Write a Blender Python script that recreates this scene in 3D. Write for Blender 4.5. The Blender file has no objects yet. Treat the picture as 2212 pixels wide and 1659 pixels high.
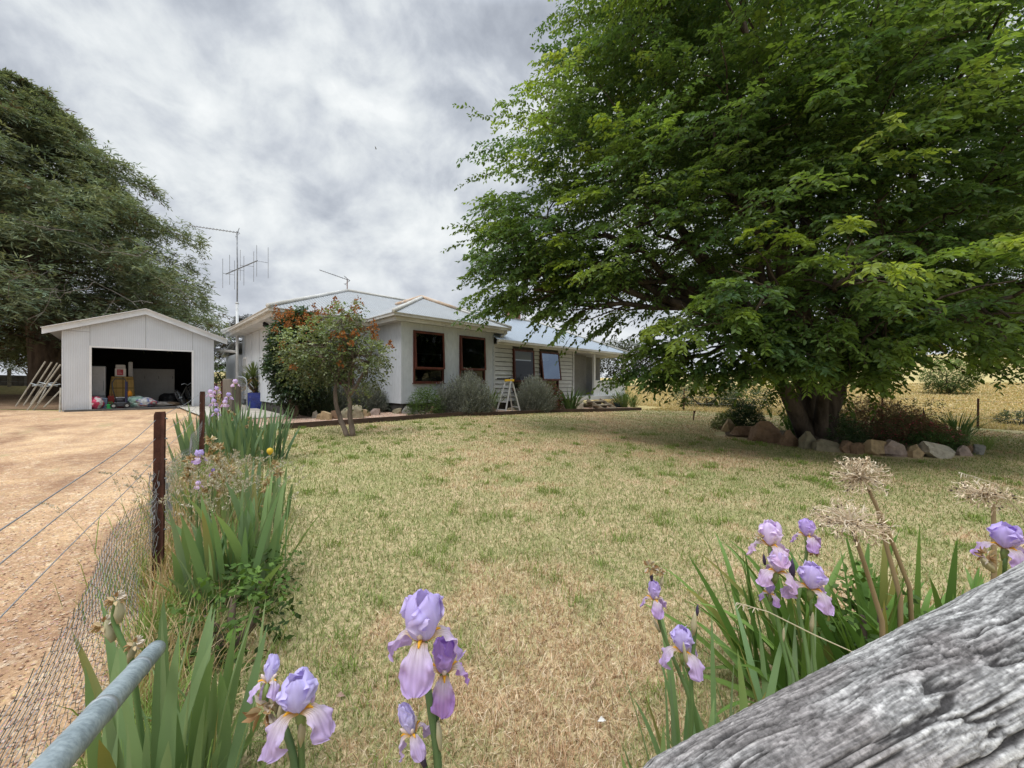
import bpy, bmesh, math, random
import numpy as np
from mathutils import Vector, Matrix
from mathutils.geometry import delaunay_2d_cdt

random.seed(7)
RNG = np.random.default_rng(11)
SC = bpy.context.scene
COL = SC.collection
PI = math.pi
R = math.radians
# the place: x right, y away from the camera, z up; camera stands at the origin of x, y
F, CX, CY, CZ = 831.0, 1106.0, 829.5, 1.415


def vnoise(p, seed=0):
    """smooth 3-D value noise, p (n,3) -> (n,) in 0..1"""
    p = np.asarray(p, float)
    i = np.floor(p).astype(np.int64)
    f = p - i
    f = f * f * (3 - 2 * f)

    def h(ix, iy, iz):
        n = (ix * 374761393 + iy * 668265263 + iz * 2147483647 + seed * 1274126177) & 0xFFFFFFFF
        n = ((n ^ (n >> 13)) * 1274126177) & 0xFFFFFFFF
        n = n ^ (n >> 16)
        return (n & 0xFFFF) / 65535.0
    r = 0
    for dx in (0, 1):
        for dy in (0, 1):
            for dz in (0, 1):
                w = (f[:, 0] if dx else 1 - f[:, 0]) * (f[:, 1] if dy else 1 - f[:, 1]) * (f[:, 2] if dz else 1 - f[:, 2])
                r = r + w * h(i[:, 0] + dx, i[:, 1] + dy, i[:, 2] + dz)
    return r


def fbm(p, oct=4, seed=0):
    p = np.asarray(p, float)
    a, s, r = 1.0, 0.0, 0
    for k in range(oct):
        r = r + a * vnoise(p * (2 ** k), seed + k)
        s += a
        a *= .5
    return r / s


AZ = [-180, -70, -50, -43, -37, -20, 0, 16, 26, 36, 45, 55, 80, 180]
EL = [.5, .5, .3, .7, 1.5, 1.4, 1.2, .8, 1.3, 2.0, 2.7, 3.2, 3.4, .5]


def G(x, y):
    """height of the ground"""
    x = np.asarray(x, float)
    y = np.asarray(y, float)
    r = np.hypot(x, y)
    k = np.minimum(1, 45 / np.maximum(r, 1e-6))
    z = (-.0236 * x + .01397 * y) * k
    z = z + .17 * np.exp(-((x + 2.5) ** 2 + (y - 12.5) ** 2) / 32.0)
    e = np.interp(np.degrees(np.arctan2(x, y)), AZ, EL)
    H = CZ + 200 * np.tan(np.radians(e))
    t = np.clip((r - 26) / 174, 0, 1)
    s = t ** 1.15
    z = z * (1 - s) + H * s
    z = z + .35 * s * (np.sin(x * .05 + 1) + np.sin(y * .043 + x * .02)) * (r > 26)
    return z


def g(x, y):
    return float(G(x, y))


def P(px, py, Y):
    """the point at distance Y along the sight line of a spot of the photograph"""
    return Vector(((px - CX) / F * Y, Y, CZ - (py - CY) / F * Y))


_Y = np.concatenate([np.linspace(.3, 40, 4000), np.linspace(40, 200, 2000)])


def PG(px, py):
    """where that sight line meets the ground"""
    x = (px - CX) / F * _Y
    z = CZ - (py - CY) / F * _Y
    d = z - G(x, _Y)
    i = int(np.argmax(d < 0)) if (d < 0).any() else len(_Y) - 1
    Y = float(_Y[i])
    X = (px - CX) / F * Y
    return Vector((X, Y, g(X, Y)))


# ---------------------------------------------------------------- mesh building
class MB:
    def __init__(s):
        s.v, s.f, s.c, s.m = [], [], [], []
        s.col = None

    def add(s, vs, fs, col=None, mi=0):
        o = len(s.v)
        s.v += [tuple(v) for v in vs]
        s.f += [tuple(o + i for i in f) for f in fs]
        s.m += [mi] * len(fs)
        s.c += [col or (1, 1, 1)] * len(vs)

    def box(s, a, b, col=None, mi=0):
        x0, y0, z0 = a
        x1, y1, z1 = b
        s.add([(x0, y0, z0), (x1, y0, z0), (x1, y1, z0), (x0, y1, z0), (x0, y0, z1), (x1, y0, z1), (x1, y1, z1), (x0, y1, z1)],
              [(0, 3, 2, 1), (4, 5, 6, 7), (0, 1, 5, 4), (1, 2, 6, 5), (2, 3, 7, 6), (3, 0, 4, 7)], col, mi)

    def bbox(s, a, b, bev=.01, col=None):
        """box with bevelled edges"""
        bm = bmesh.new()
        bmesh.ops.create_cube(bm, size=1)
        a, b = Vector(a), Vector(b)
        for v in bm.verts:
            v.co = Vector([(a[i] + b[i]) / 2 + v.co[i] * (b[i] - a[i]) for i in range(3)])
        bmesh.ops.bevel(bm, geom=bm.edges[:], offset=bev, segments=2, affect='EDGES', profile=.5)
        bm.verts.ensure_lookup_table()
        s.add([v.co for v in bm.verts], [[v.index for v in f.verts] for f in bm.faces], col)
        bm.free()

    def quad(s, a, b, c, d, col=None, mi=0):
        s.add([a, b, c, d], [(0, 1, 2, 3)], col, mi)

    def poly(s, pts, col=None, mi=0):
        s.add(pts, [tuple(range(len(pts)))], col, mi)

    def tube(s, pts, rad, seg=6, col=None, cap=True, sq=1.0):
        pts = [Vector(p) for p in pts]
        n = len(pts)
        if not hasattr(rad, '__len__'):
            rad = [rad] * n
        t0 = (pts[1] - pts[0]).normalized()
        up = Vector((0, 0, 1)) if abs(t0.z) < .9 else Vector((1, 0, 0))
        a = t0.cross(up).normalized()
        vs = []
        for i in range(n):
            t = (pts[min(i + 1, n - 1)] - pts[max(i - 1, 0)])
            t = t.normalized() if t.length > 1e-9 else t0
            a = a - t * a.dot(t)
            a = a.normalized() if a.length > 1e-6 else t.orthogonal().normalized()
            b = t.cross(a)
            for k in range(seg):
                w = 2 * PI * k / seg
                vs.append(pts[i] + (a * math.cos(w) + b * math.sin(w) * sq) * rad[i])
        fs = []
        for i in range(n - 1):
            for k in range(seg):
                k2 = (k + 1) % seg
                fs.append((i * seg + k, i * seg + k2, (i + 1) * seg + k2, (i + 1) * seg + k))
        if cap:
            fs.append(tuple(range(seg - 1, -1, -1)))
            fs.append(tuple(range((n - 1) * seg, n * seg)))
        s.add(vs, fs, col)

    def bar(s, a, b, w, h, col=None):
        """rectangular bar from a to b, w sideways and h up"""
        a, b = Vector(a), Vector(b)
        t = (b - a).normalized()
        up = Vector((0, 0, 1)) if abs(t.z) < .95 else Vector((0, 1, 0))
        sd = t.cross(up).normalized() * w / 2
        u = sd.cross(t).normalized() * h / 2
        vs = [a - sd - u, a + sd - u, a + sd + u, a - sd + u, b - sd - u, b + sd - u, b + sd + u, b - sd + u]
        s.add(vs, [(0, 1, 2, 3), (7, 6, 5, 4), (0, 4, 5, 1), (1, 5, 6, 2), (2, 6, 7, 3), (3, 7, 4, 0)], col)

    def lathe(s, c, prof, seg=16, col=None):
        c = Vector(c)
        vs = []
        for r, z in prof:
            for k in range(seg):
                w = 2 * PI * k / seg
                vs.append(c + Vector((r * math.cos(w), r * math.sin(w), z)))
        fs = []
        for i in range(len(prof) - 1):
            for k in range(seg):
                k2 = (k + 1) % seg
                fs.append((i * seg + k, i * seg + k2, (i + 1) * seg + k2, (i + 1) * seg + k))
        fs.append(tuple(range(seg - 1, -1, -1)))
        fs.append(tuple(range((len(prof) - 1) * seg, len(prof) * seg)))
        s.add(vs, fs, col)

    def build(s, name, mat, parent=None, smooth=False, loc=None):
        me = bpy.data.meshes.new(name)
        me.from_pydata(s.v, [], s.f)
        ca = me.color_attributes.new('Col', 'FLOAT_COLOR', 'POINT')
        ca.data.foreach_set('color', np.array([(*c, 1.0) for c in s.c], np.float32).ravel())
        for m in (mat if isinstance(mat, (list, tuple)) else [mat]):
            me.materials.append(m)
        if any(s.m):
            me.polygons.foreach_set('material_index', s.m)
        me.update()
        if smooth:
            me.polygons.foreach_set('use_smooth', [True] * len(me.polygons))
        o = bpy.data.objects.new(name, me)
        COL.objects.link(o)
        if parent:
            o.parent = parent
        if loc is not None:
            o.location = loc
        return o


def np_mesh(name, V, FC, mat, parent=None, colors=None, smooth=False, loc=None):
    """V (n,3); FC (m,k) faces with k corners each"""
    me = bpy.data.meshes.new(name)
    m, k = FC.shape
    me.vertices.add(len(V))
    me.vertices.foreach_set('co', np.ascontiguousarray(V, np.float32).ravel())
    me.loops.add(m * k)
    me.loops.foreach_set('vertex_index', np.ascontiguousarray(FC, np.int32).ravel())
    me.polygons.add(m)
    me.polygons.foreach_set('loop_start', np.arange(0, m * k, k, dtype=np.int32))
    me.update(calc_edges=True)
    if colors is not None:
        ca = me.color_attributes.new('Col', 'FLOAT_COLOR', 'POINT')
        c4 = np.ones((len(V), 4), np.float32)
        c4[:, :3] = colors
        ca.data.foreach_set('color', c4.ravel())
    if smooth:
        me.polygons.foreach_set('use_smooth', np.ones(m, bool))
    me.materials.append(mat)
    o = bpy.data.objects.new(name, me)
    COL.objects.link(o)
    if parent:
        o.parent = parent
    if loc is not None:
        o.location = loc
    return o


def nrm(a):
    return a / np.maximum(np.linalg.norm(a, axis=-1, keepdims=True), 1e-9)


LEAF6 = np.array([(0, 0), (.28, .40), (.62, .42), (1, 0), (.62, -.42), (.28, -.40)])


def leaf_arrays(c, d, n, L, W, colr, fold=.18, shape=6):
    """c base points, d along the leaf, n face normal; L, W arrays. returns V, FC(quads), colours"""
    d = nrm(d)
    s = nrm(np.cross(n, d))
    n = np.cross(d, s)
    L = np.asarray(L).reshape(-1, 1)
    W = np.asarray(W).reshape(-1, 1)
    N = len(c)
    if shape == 6:
        T = LEAF6
        V = np.stack([c + d * L * a + s * W * b + n * W * (abs(b) * fold * 2) - n * L * .12 * a * a for a, b in T], 1)
        base = np.arange(N)[:, None] * 6
        FC = np.concatenate([base + np.array([[0, 3, 2, 1]]), base + np.array([[0, 5, 4, 3]])])
        return V.reshape(-1, 3), FC, np.repeat(colr, 6, 0)
    T = [(0, 0), (.5, .5), (1, 0), (.5, -.5)]
    V = np.stack([c + d * L * a + s * W * b for a, b in T], 1)
    FC = np.arange(N * 4).reshape(N, 4)
    return V.reshape(-1, 3), FC, np.repeat(colr, 4, 0)


def pick(pal, n, rng=RNG, jit=.12, w=None):
    pal = np.array(pal, float)
    i = rng.choice(len(pal), n, p=w)
    return pal[i] * (1 + rng.uniform(-jit, jit, (n, 1)))


def unit(n, rng=RNG):
    return nrm(rng.normal(size=(n, 3)))


# ---------------------------------------------------------------- objects
def tag(o, label=None, cat=None, group=None, kind=None):
    if label:
        o['label'] = label
    if cat:
        o['category'] = cat
    if group:
        o['group'] = group
    if kind:
        o['kind'] = kind
    return o


def thing(name, label, cat, loc=(0, 0, 0), rotz=0, group=None):
    o = bpy.data.objects.new(name, None)
    o.empty_display_size = .2
    COL.objects.link(o)
    o.location = loc
    o.rotation_euler = (0, 0, rotz)
    return tag(o, label, cat, group)


def dup(root, loc, rotz=0, scale=None, label=None, group=None, name=None):
    r = root.copy()
    COL.objects.link(r)
    r.location = loc
    r.rotation_euler = (0, 0, rotz)
    if scale:
        r.scale = (scale,) * 3
    if label:
        r['label'] = label
    if group:
        r['group'] = group
    for ch in list(root.children):
        c = ch.copy()
        COL.objects.link(c)
        c.parent = r
        for gch in list(ch.children):
            d = gch.copy()
            COL.objects.link(d)
            d.parent = c
    return r


# ---------------------------------------------------------------- materials
def new_mat(name):
    m = bpy.data.materials.new(name)
    m.use_nodes = True
    nt = m.node_tree
    nt.nodes.clear()
    out = nt.nodes.new('ShaderNodeOutputMaterial')
    return m, nt, out


class NT:
    def __init__(s, nt):
        s.nt = nt

    def n(s, t, **kw):
        x = s.nt.nodes.new(t)
        for k, v in kw.items():
            if k == 'inp':
                for i, val in v.items():
                    if hasattr(val, 'is_linked'):
                        s.nt.links.new(val, x.inputs[i])
                    else:
                        x.inputs[i].default_value = val
            else:
                setattr(x, k, v)
        return x

    def link(s, a, b):
        s.nt.links.new(a, b)

    def mix(s, f, a, b, mode='MIX'):
        x = s.nt.nodes.new('ShaderNodeMix')
        x.data_type = 'RGBA'
        x.blend_type = mode
        for i, v in ((0, f), (6, a), (7, b)):
            if hasattr(v, 'is_linked'):
                s.nt.links.new(v, x.inputs[i])
            else:
                x.inputs[i].default_value = (*v, 1) if i and len(v) == 3 else v
        return x.outputs[2]

    def coords(s, scale=(1, 1, 1), rot=(0, 0, 0), kind='Object', loc=(0, 0, 0)):
        tc = s.nt.nodes.new('ShaderNodeTexCoord')
        mp = s.n('ShaderNodeMapping', inp={0: tc.outputs[kind], 1: loc, 2: rot, 3: scale})
        return mp.outputs[0]

    def noise(s, vec, scale, detail=5, rough=.55, dist=0):
        return s.n('ShaderNodeTexNoise', inp={'Vector': vec, 'Scale': scale, 'Detail': detail, 'Roughness': rough, 'Distortion': dist}).outputs['Fac']

    def ramp(s, f, stops):
        x = s.nt.nodes.new('ShaderNodeValToRGB')
        e = x.color_ramp.elements
        while len(e) < len(stops):
            e.new(.5)
        for el, (p, c) in zip(e, stops):
            el.position = p
            el.color = (*c, 1) if hasattr(c, '__len__') else (c, c, c, 1)
        s.nt.links.new(f, x.inputs[0])
        return x.outputs[0]

    def math(s, op, a, b=0.0):
        x = s.nt.nodes.new('ShaderNodeMath')
        x.operation = op
        for i, v in ((0, a), (1, b)):
            if hasattr(v, 'is_linked'):
                s.nt.links.new(v, x.inputs[i])
            else:
                x.inputs[i].default_value = v
        return x.outputs[0]

    def bump(s, h, strength=.3, dist=.02):
        return s.n('ShaderNodeBump', inp={'Strength': strength, 'Distance': dist, 'Height': h}).outputs[0]

    def bsdf(s, out, color, rough=.8, normal=None, metallic=0, spec=.3):
        b = s.nt.nodes.new('ShaderNodeBsdfPrincipled')
        for k, v in (('Base Color', color), ('Roughness', rough), ('Metallic', metallic), ('Specular IOR Level', spec)):
            if hasattr(v, 'is_linked'):
                s.nt.links.new(v, b.inputs[k])
            else:
                b.inputs[k].default_value = (*v, 1) if k == 'Base Color' else v
        if normal is not None:
            s.nt.links.new(normal, b.inputs['Normal'])
        s.nt.links.new(b.outputs[0], out.inputs[0])
        return b


def pm(name, c1, c2=None, scale=6, rough=.75, bump=.2, bscale=None, detail=6, stretch=(1, 1, 1), metallic=0, dist=.01,
       lo=.35, hi=.65, fine=.15, spec=.3, kind='Object'):
    """two-tone noisy surface with bump"""
    m, nt, out = new_mat(name)
    k = NT(nt)
    v = k.coords(stretch, kind=kind)
    if c2 is None:
        c2 = tuple(x * .75 for x in c1)
    f = k.ramp(k.noise(v, scale, detail), [(lo, 0), (hi, 1)])
    c = k.mix(f, c1, c2)
    fn = k.noise(v, scale * 9, 3)
    c = k.mix(fine, c, k.ramp(fn, [(.3, 0.15), (.7, 1.0)]), 'SOFT_LIGHT')
    nr = k.bump(k.noise(v, bscale or scale * 4, 6), bump, dist)
    rr = k.ramp(f, [(0, max(0, rough - .08)), (1, min(1, rough + .08))])
    k.bsdf(out, c, rr, nr, metallic, spec)
    return m


def leafmat(name, trans=.35, rough=.5, spec=.25, gain=1.0, noise=0, tint=(1.15, 1.1, .55)):
    """leaf surface coloured by the Col attribute, lets light through"""
    m, nt, out = new_mat(name)
    k = NT(nt)
    a = k.n('ShaderNodeVertexColor', layer_name='Col').outputs[0]
    if noise:
        v = k.coords()
        a = k.mix(1.0, a, k.ramp(k.noise(v, noise, 4), [(.25, .65), (.75, 1.25)]), 'MULTIPLY')
    b = k.n('ShaderNodeBsdfPrincipled', inp={'Base Color': a, 'Roughness': rough, 'Specular IOR Level': spec})
    t = k.n('ShaderNodeBsdfTranslucent', inp={'Color': k.mix(1.0, a, tint, 'MULTIPLY')})
    mx = k.n('ShaderNodeMixShader', inp={0: trans, 1: b.outputs[0], 2: t.outputs[0]})
    k.link(mx.outputs[0], out.inputs[0])
    return m


def vcmat(name, rough=.7, bump=.2, bscale=20, var=.35, stretch=(1, 1, 1), dist=.01, spec=.25):
    """surface coloured by the Col attribute with noise over it"""
    m, nt, out = new_mat(name)
    k = NT(nt)
    a = k.n('ShaderNodeVertexColor', layer_name='Col').outputs[0]
    v = k.coords(stretch)
    nz = k.noise(v, bscale, 6)
    a = k.mix(var, a, k.ramp(nz, [(.3, .25), (.7, 1.2)]), 'MULTIPLY')
    nr = k.bump(k.noise(v, bscale * 1.7, 6), bump, dist)
    k.bsdf(out, a, rough, nr, 0, spec)
    return m


def flat(name, c, rough=.6, metallic=0, var=.2, scale=8, bump=.05):
    return pm(name, c, tuple(x * (1 - var) for x in c), scale, rough, bump, metallic=metallic)


M_FOL = leafmat('foliage')
M_BARK = pm('bark', (.13, .095, .07), (.05, .035, .027), 5, .9, .9, 9, stretch=(1, 1, .25), dist=.03)
M_VC = vcmat('painted_parts')
M_GALV = pm('galvanised_steel', (.36, .39, .41), (.24, .27, .29), 9, .5, .1, metallic=.4)
M_DARK = flat('black_plastic', (.02, .02, .022), .55)
M_WHITE = flat('white_paint', (.72, .73, .74), .55, var=.1, scale=3)
# ================================================================ world, sun, camera
w = bpy.data.worlds.new('World')
SC.world = w
w.use_nodes = True
nt = w.node_tree
nt.nodes.clear()
k = NT(nt)
SUN_EL, SUN_AZ = 58, 215      # sun high behind the camera's left shoulder, behind cloud
out = nt.nodes.new('ShaderNodeOutputWorld')
sky = nt.nodes.new('ShaderNodeTexSky')
sky.sky_type = 'NISHITA'
sky.sun_disc = False
sky.sun_elevation = R(SUN_EL)
sky.sun_rotation = R(SUN_AZ)
bg1 = k.n('ShaderNodeBackground', inp={0: sky.outputs[0], 1: .1})
tc = nt.nodes.new('ShaderNodeTexCoord')
sep = k.n('ShaderNodeSeparateXYZ', inp={0: tc.outputs['Generated']})
# lumpy broken cloud, flattened and drawn out a little towards the horizon
zc = k.math('POWER', k.math('MAXIMUM', sep.outputs[2], 0.001), .72)
cv = k.n('ShaderNodeCombineXYZ', inp={0: sep.outputs[0], 1: sep.outputs[1], 2: k.math('MULTIPLY', zc, 1.2)}).outputs[0]
mpA = k.n('ShaderNodeMapping', inp={0: cv, 1: (3.1, 1.7, 0.4), 2: (0, R(16), R(-20)), 3: (1.0, 1.1, 1.1)}).outputs[0]
n1 = k.noise(mpA, 5.6, 8, .56, .25)
n2 = k.noise(mpA, 2.0, 4, .5, .15)
n3 = k.noise(mpA, 11.0, 6, .55, .2)
s = k.math('ADD', k.math('ADD', k.math('MULTIPLY', n1, .62), k.math('MULTIPLY', n2, .36)), k.math('MULTIPLY', n3, .18))
ccol = k.ramp(s, [(.44, (.385, .42, .485)), (.51, (.48, .52, .585)), (.57, (.60, .64, .695)), (.63, (.73, .77, .80)), (.72, (.89, .92, .93))])
# paler towards the horizon, as thin cloud is
hz = k.ramp(sep.outputs[2], [(0.0, .75), (.12, .3), (.35, 0.0)])
ccol = k.mix(hz, ccol, (.68, .71, .765))
# an overcast sky is brightest overhead
zen = k.ramp(sep.outputs[2], [(.70, .228), (.84, .9), (1.0, 1.0)])
bg2 = k.n('ShaderNodeBackground', inp={0: ccol, 1: k.math('MULTIPLY', zen, 4.6)})
cover = k.ramp(s, [(.37, .55), (.43, 1.0)])
mxw = k.n('ShaderNodeMixShader', inp={0: cover, 1: bg1.outputs[0], 2: bg2.outputs[0]})
k.link(mxw.outputs[0], out.inputs[0])

ld = bpy.data.lights.new('sun', 'SUN')
ld.energy = 1.5
ld.angle = R(14)
ld.color = (1, .95, .87)
lo = bpy.data.objects.new('sun', ld)
COL.objects.link(lo)
# sky rotation is measured clockwise from +y seen from above
az = R(SUN_AZ)
dirv = Vector((math.sin(az) * math.cos(R(SUN_EL)), math.cos(az) * math.cos(R(SUN_EL)), math.sin(R(SUN_EL))))
lo.rotation_euler = dirv.to_track_quat('Z', 'Y').to_euler()
lo.location = (0, 0, 30)

cam = bpy.data.cameras.new('camera')
cam.sensor_width = 36
cam.lens = F / 2212 * 36
cam.clip_start = .02
cam.clip_end = 3000
co = bpy.data.objects.new('camera', cam)
co.location = (0, 0, CZ)
co.rotation_euler = (R(90), 0, 0)
COL.objects.link(co)
SC.camera = co
SC.view_settings.view_transform = 'Standard'
SC.view_settings.look = 'None'
SC.view_settings.exposure = 0
SC.view_settings.gamma = 1
SC.cycles.max_bounces = 10
SC.cycles.diffuse_bounces = 7
SC.cycles.transmission_bounces = 8
SC.cycles.transparent_max_bounces = 12

# ================================================================ places
S2 = math.sqrt(.5)
HX, HY = -3.52, 12.3                      # front left wall corner of the house's front wing


def HU(u, v, z=None):
    """house coordinates (along the front, into the depth) to the place"""
    x, y = HX + S2 * (u - v), HY + S2 * (u + v)
    return Vector((x, y, g(x, y) if z is None else z))


def hu_of(px, v):
    """u of the spot of the house front seen at px, at depth v"""
    r = (px - CX) / F
    return (r * (HY + S2 * v) - HX + S2 * v) / (S2 * (1 - r))


FX0, FY0, FDX, FDY = -2.2, 2.4, -.573, .819   # left fence: first picket and the line's direction


def FL(s, off=0):
    """point of the fence line s metres beyond the first picket, off metres to its right"""
    return (FX0 + FDX * s + FDY * off, FY0 + FDY * s - FDX * off)


# ================================================================ ground sheets
def sheet(name, pts, step, mat, lift, kind='structure', inner=None, jit=.0, label=None, cat=None):
    pts = [Vector((p[0], p[1])) for p in pts]
    b = []
    n = len(pts)
    for i in range(n):
        a, c = pts[i], pts[(i + 1) % n]
        m = max(1, int((c - a).length / (step * 1.0)))
        for j in range(m):
            b.append(a + (c - a) * j / m)
    x0, x1 = min(p.x for p in b), max(p.x for p in b)
    y0, y1 = min(p.y for p in b), max(p.y for p in b)
    ed = [(i, (i + 1) % len(b)) for i in range(len(b))]
    vs = list(b)
    X = np.arange(x0 + step / 2, x1, step)
    Yy = np.arange(y0 + step / 2, y1, step)
    # even-odd test
    gx, gy = np.meshgrid(X, Yy)
    gx, gy = gx.ravel(), gy.ravel()
    ins = np.zeros(len(gx), bool)
    for i in range(n):
        a, c = pts[i], pts[(i + 1) % n]
        if a.y == c.y:
            continue
        cond = ((a.y > gy) != (c.y > gy)) & (gx < (c.x - a.x) * (gy - a.y) / (c.y - a.y) + a.x)
        ins ^= cond
    for x, y in zip(gx[ins], gy[ins]):
        vs.append(Vector((x, y)))
    r = delaunay_2d_cdt(vs, ed, [], 1, 1e-5)
    ov, of = r[0], r[2]
    V = np.array([(v.x, v.y) for v in ov])
    Z = G(V[:, 0], V[:, 1]) + lift
    FC = np.array([f for f in of if len(f) == 3], np.int32)
    o = np_mesh(name, np.c_[V, Z], FC, mat, smooth=True)
    # faces up
    if o.data.polygons[0].normal.z < 0:
        o.data.flip_normals()
    return tag(o, label, cat, None, kind)


def ground_mat(name, cols, big, mid, fine, bump=.5, dist=.03, dry=None, speck=None):
    """cols: four tones; patches at three sizes"""
    m, nt, out = new_mat(name)
    k = NT(nt)
    v = k.coords()
    a = k.ramp(k.noise(v, big, 5, .6, .4), [(.38, 0), (.62, 1)])
    b = k.ramp(k.noise(v, mid, 6, .65, .3), [(.36, 0), (.64, 1)])
    f = k.noise(v, fine, 6, .7)
    c = k.mix(a, cols[0], cols[1])
    c = k.mix(k.math('MULTIPLY', b, .75), c, cols[2])
    c = k.mix(k.ramp(f, [(.52, 0), (.72, .9)]), c, cols[3])
    c = k.mix(.5, c, k.ramp(k.noise(v, fine * 4, 4, .7), [(.3, .2), (.7, 1.0)]), 'OVERLAY')
    if speck:
        vo = k.n('ShaderNodeTexVoronoi', inp={'Vector': v, 'Scale': speck[0]})
        c = k.mix(k.ramp(vo.outputs['Distance'], [(.16, .8), (.3, 0)]), c, k.mix(.6, speck[1], vo.outputs['Color'], 'SOFT_LIGHT'))
    h = k.math('ADD', k.noise(v, fine, 8, .7), k.math('MULTIPLY', k.noise(v, mid, 3), 1.5))
    k.bsdf(out, c, .95, k.bump(h, bump, dist), 0, .1)
    return m


# the wide terrain: fine near, coarse far
tt = np.linspace(-1, 1, 261)
ax_ = np.sign(tt) * (np.abs(tt) * 40 + np.abs(tt) ** 4 * 1100)
gx, gy = np.meshgrid(ax_, ax_ + 8)
V = np.c_[gx.ravel(), gy.ravel(), G(gx.ravel(), gy.ravel())]
n = len(tt)
ii = (np.arange(n - 1)[:, None] * n + np.arange(n - 1)[None]).ravel()
FCg = np.stack([ii, ii + 1, ii + n + 1, ii + n], 1)
M_FIELD = ground_mat('dry_pasture', [(.50, .37, .185), (.40, .315, .14), (.30, .29, .12), (.60, .47, .27)], .045, .28, 2.2, .6, .15)
tag(np_mesh('ground', V, FCg, M_FIELD, smooth=True), 'dry straw coloured pasture rising to a low hill', 'field', None, 'structure')

# lawn between the fence, the house and the tree
edge_px = [(575, 931), (700, 922), (850, 911), (988, 900), (1080, 898), (1200, 892), (1385, 887)]
EDGE = [PG(*p) for p in edge_px]
lawn_poly = [FL(-3.5, .0), FL(9.0, .0)] + [(p.x, p.y) for p in EDGE] + [(9, 19), (14, 16.5), (17.5, 13.6), (22, 10), (24, 4), (12, -3), (2, -3)]
M_LAWN = ground_mat('dry_lawn', [(.48, .375, .225), (.29, .30, .125), (.53, .405, .26), (.23, .255, .095)], .55, 2.8, 16, .7, .03)
sheet('lawn', lawn_poly, .5, M_LAWN, .012, label='dry mown lawn with straw and green patches', cat='lawn')

drive_poly = [FL(-4, -.05), FL(13, -.05), (-11.0, 16.3), (-12.2, 14.9), (-14.6, 12.6), (-18, 12.4), (-26, 13), (-40, 16), (-40, -6), (-3, -6)]
M_DRIVE = ground_mat('orange_dirt', [(.60, .415, .245), (.44, .285, .165), (.31, .19, .115), (.66, .53, .385)], .35, 1.7, 14, .6, .03, speck=(48, (.58, .42, .29)))
nt_ = M_DRIVE.node_tree
kd = NT(nt_)
bs_ = [n_ for n_ in nt_.nodes if n_.type == 'BSDF_PRINCIPLED'][0]
c_in = bs_.inputs['Base Color'].links[0].from_socket
vv = kd.coords((1, 1, 1), (0, 0, -math.atan2(FDY, FDX)))
st_ = kd.n('ShaderNodeMapping', inp={0: vv, 3: (.28, 1.0, 1)}).outputs[0]
tr_ = kd.ramp(kd.noise(st_, .9, 6, .6, .4), [(.46, 0), (.58, 1)])
fi_ = kd.ramp(kd.noise(vv, 7, 6, .7), [(.35, .25), (.6, 1)])
c_o = kd.mix(kd.math('MULTIPLY', kd.math('MULTIPLY', tr_, fi_), .8), c_in, (.23, .13, .08))
gr_ = kd.ramp(kd.noise(st_, 1.6, 5, .6), [(.60, 0), (.68, .5)])
c_o = kd.mix(gr_, c_o, (.36, .33, .17))
kd.link(c_o, bs_.inputs['Base Color'])
_d = sheet('driveway', drive_poly, .5, M_DRIVE, .008, label='orange dirt driveway beside the fence', cat='driveway')

# bark litter under the conifers
M_DUFF = ground_mat('conifer_litter', [(.20, .125, .08), (.13, .08, .05), (.26, .18, .11), (.33, .25, .16)], .3, 1.3, 12, .6, .03)
sheet('litter_ground', [(-15.2, 12.9), (-17, 12.6), (-20, 12.7), (-27, 14.2), (-34, 17), (-32, 19), (-27, 17.6), (-24, 19.5), (-24, 22), (-18, 22)], .5, M_DUFF, .02,
      label='brown conifer litter on the ground beside the garage', cat='ground')

# pebble bed along the house, path at its left end
bed = [(p.x, p.y) for p in EDGE] + [tuple(HU(13.6, -.2))[:2], tuple(HU(9, .3))[:2], tuple(HU(-.05, .3))[:2], tuple(HU(-.05, 2.2))[:2], tuple(HU(-3.2, 2.2))[:2], tuple(HU(-4.3, 1.2))[:2]]
M_PEB = ground_mat('pebbles', [(.42, .27, .2), (.50, .36, .27), (.33, .2, .15), (.62, .49, .38)], .8, 3, 22, .8, .03, speck=(17, (.6, .42, .32)))
sheet('pebble_bed', bed, .4, M_PEB, .05, label='pinkish pebble mulch bed along the house front', cat='garden bed')
M_CONC = pm('concrete', (.52, .48, .42), (.40, .37, .32), 2, .9, .3, 40)
sheet('path', [tuple(HU(-4.6, 1.3))[:2], tuple(HU(-2.85, 1.5))[:2], tuple(HU(-2.85, 8.6))[:2], tuple(HU(-4.9, 8.6))[:2]], .5, M_CONC, .07,
      label='pale concrete path along the left wall of the house', cat='path')

# soil of the stone edged tree bed
TB = Vector((7.9, 9.75))
tb_front = [(1583, 945), (1605, 950), (1665, 960), (1710, 968), (1750, 972), (1790, 980), (1850, 985), (1900, 990), (1940, 994), (1980, 995), (2040, 995), (2085, 990), (2115, 990)]
TBF = [PG(*p) for p in tb_front]
back = [(TB.x + 2.6 * math.cos(a), TB.y + 2.0 * math.sin(a)) for a in np.linspace(R(-5), R(170), 9)]
M_SOIL = ground_mat('garden_soil', [(.09, .06, .04), (.12, .085, .05), (.06, .04, .03), (.2, .15, .09)], .8, 3, 22, .8, .03)
sheet('garden_soil', [(p.x + (TB.x - p.x) * .12, p.y + (TB.y - p.y) * .12) for p in TBF] + [(TB.x + (a_ - TB.x) * .9, TB.y + (b_ - TB.y) * .9) for a_, b_ in back], .4, M_SOIL, .05, label='dark mulched soil of the bed around the big tree', cat='garden bed')
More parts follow.
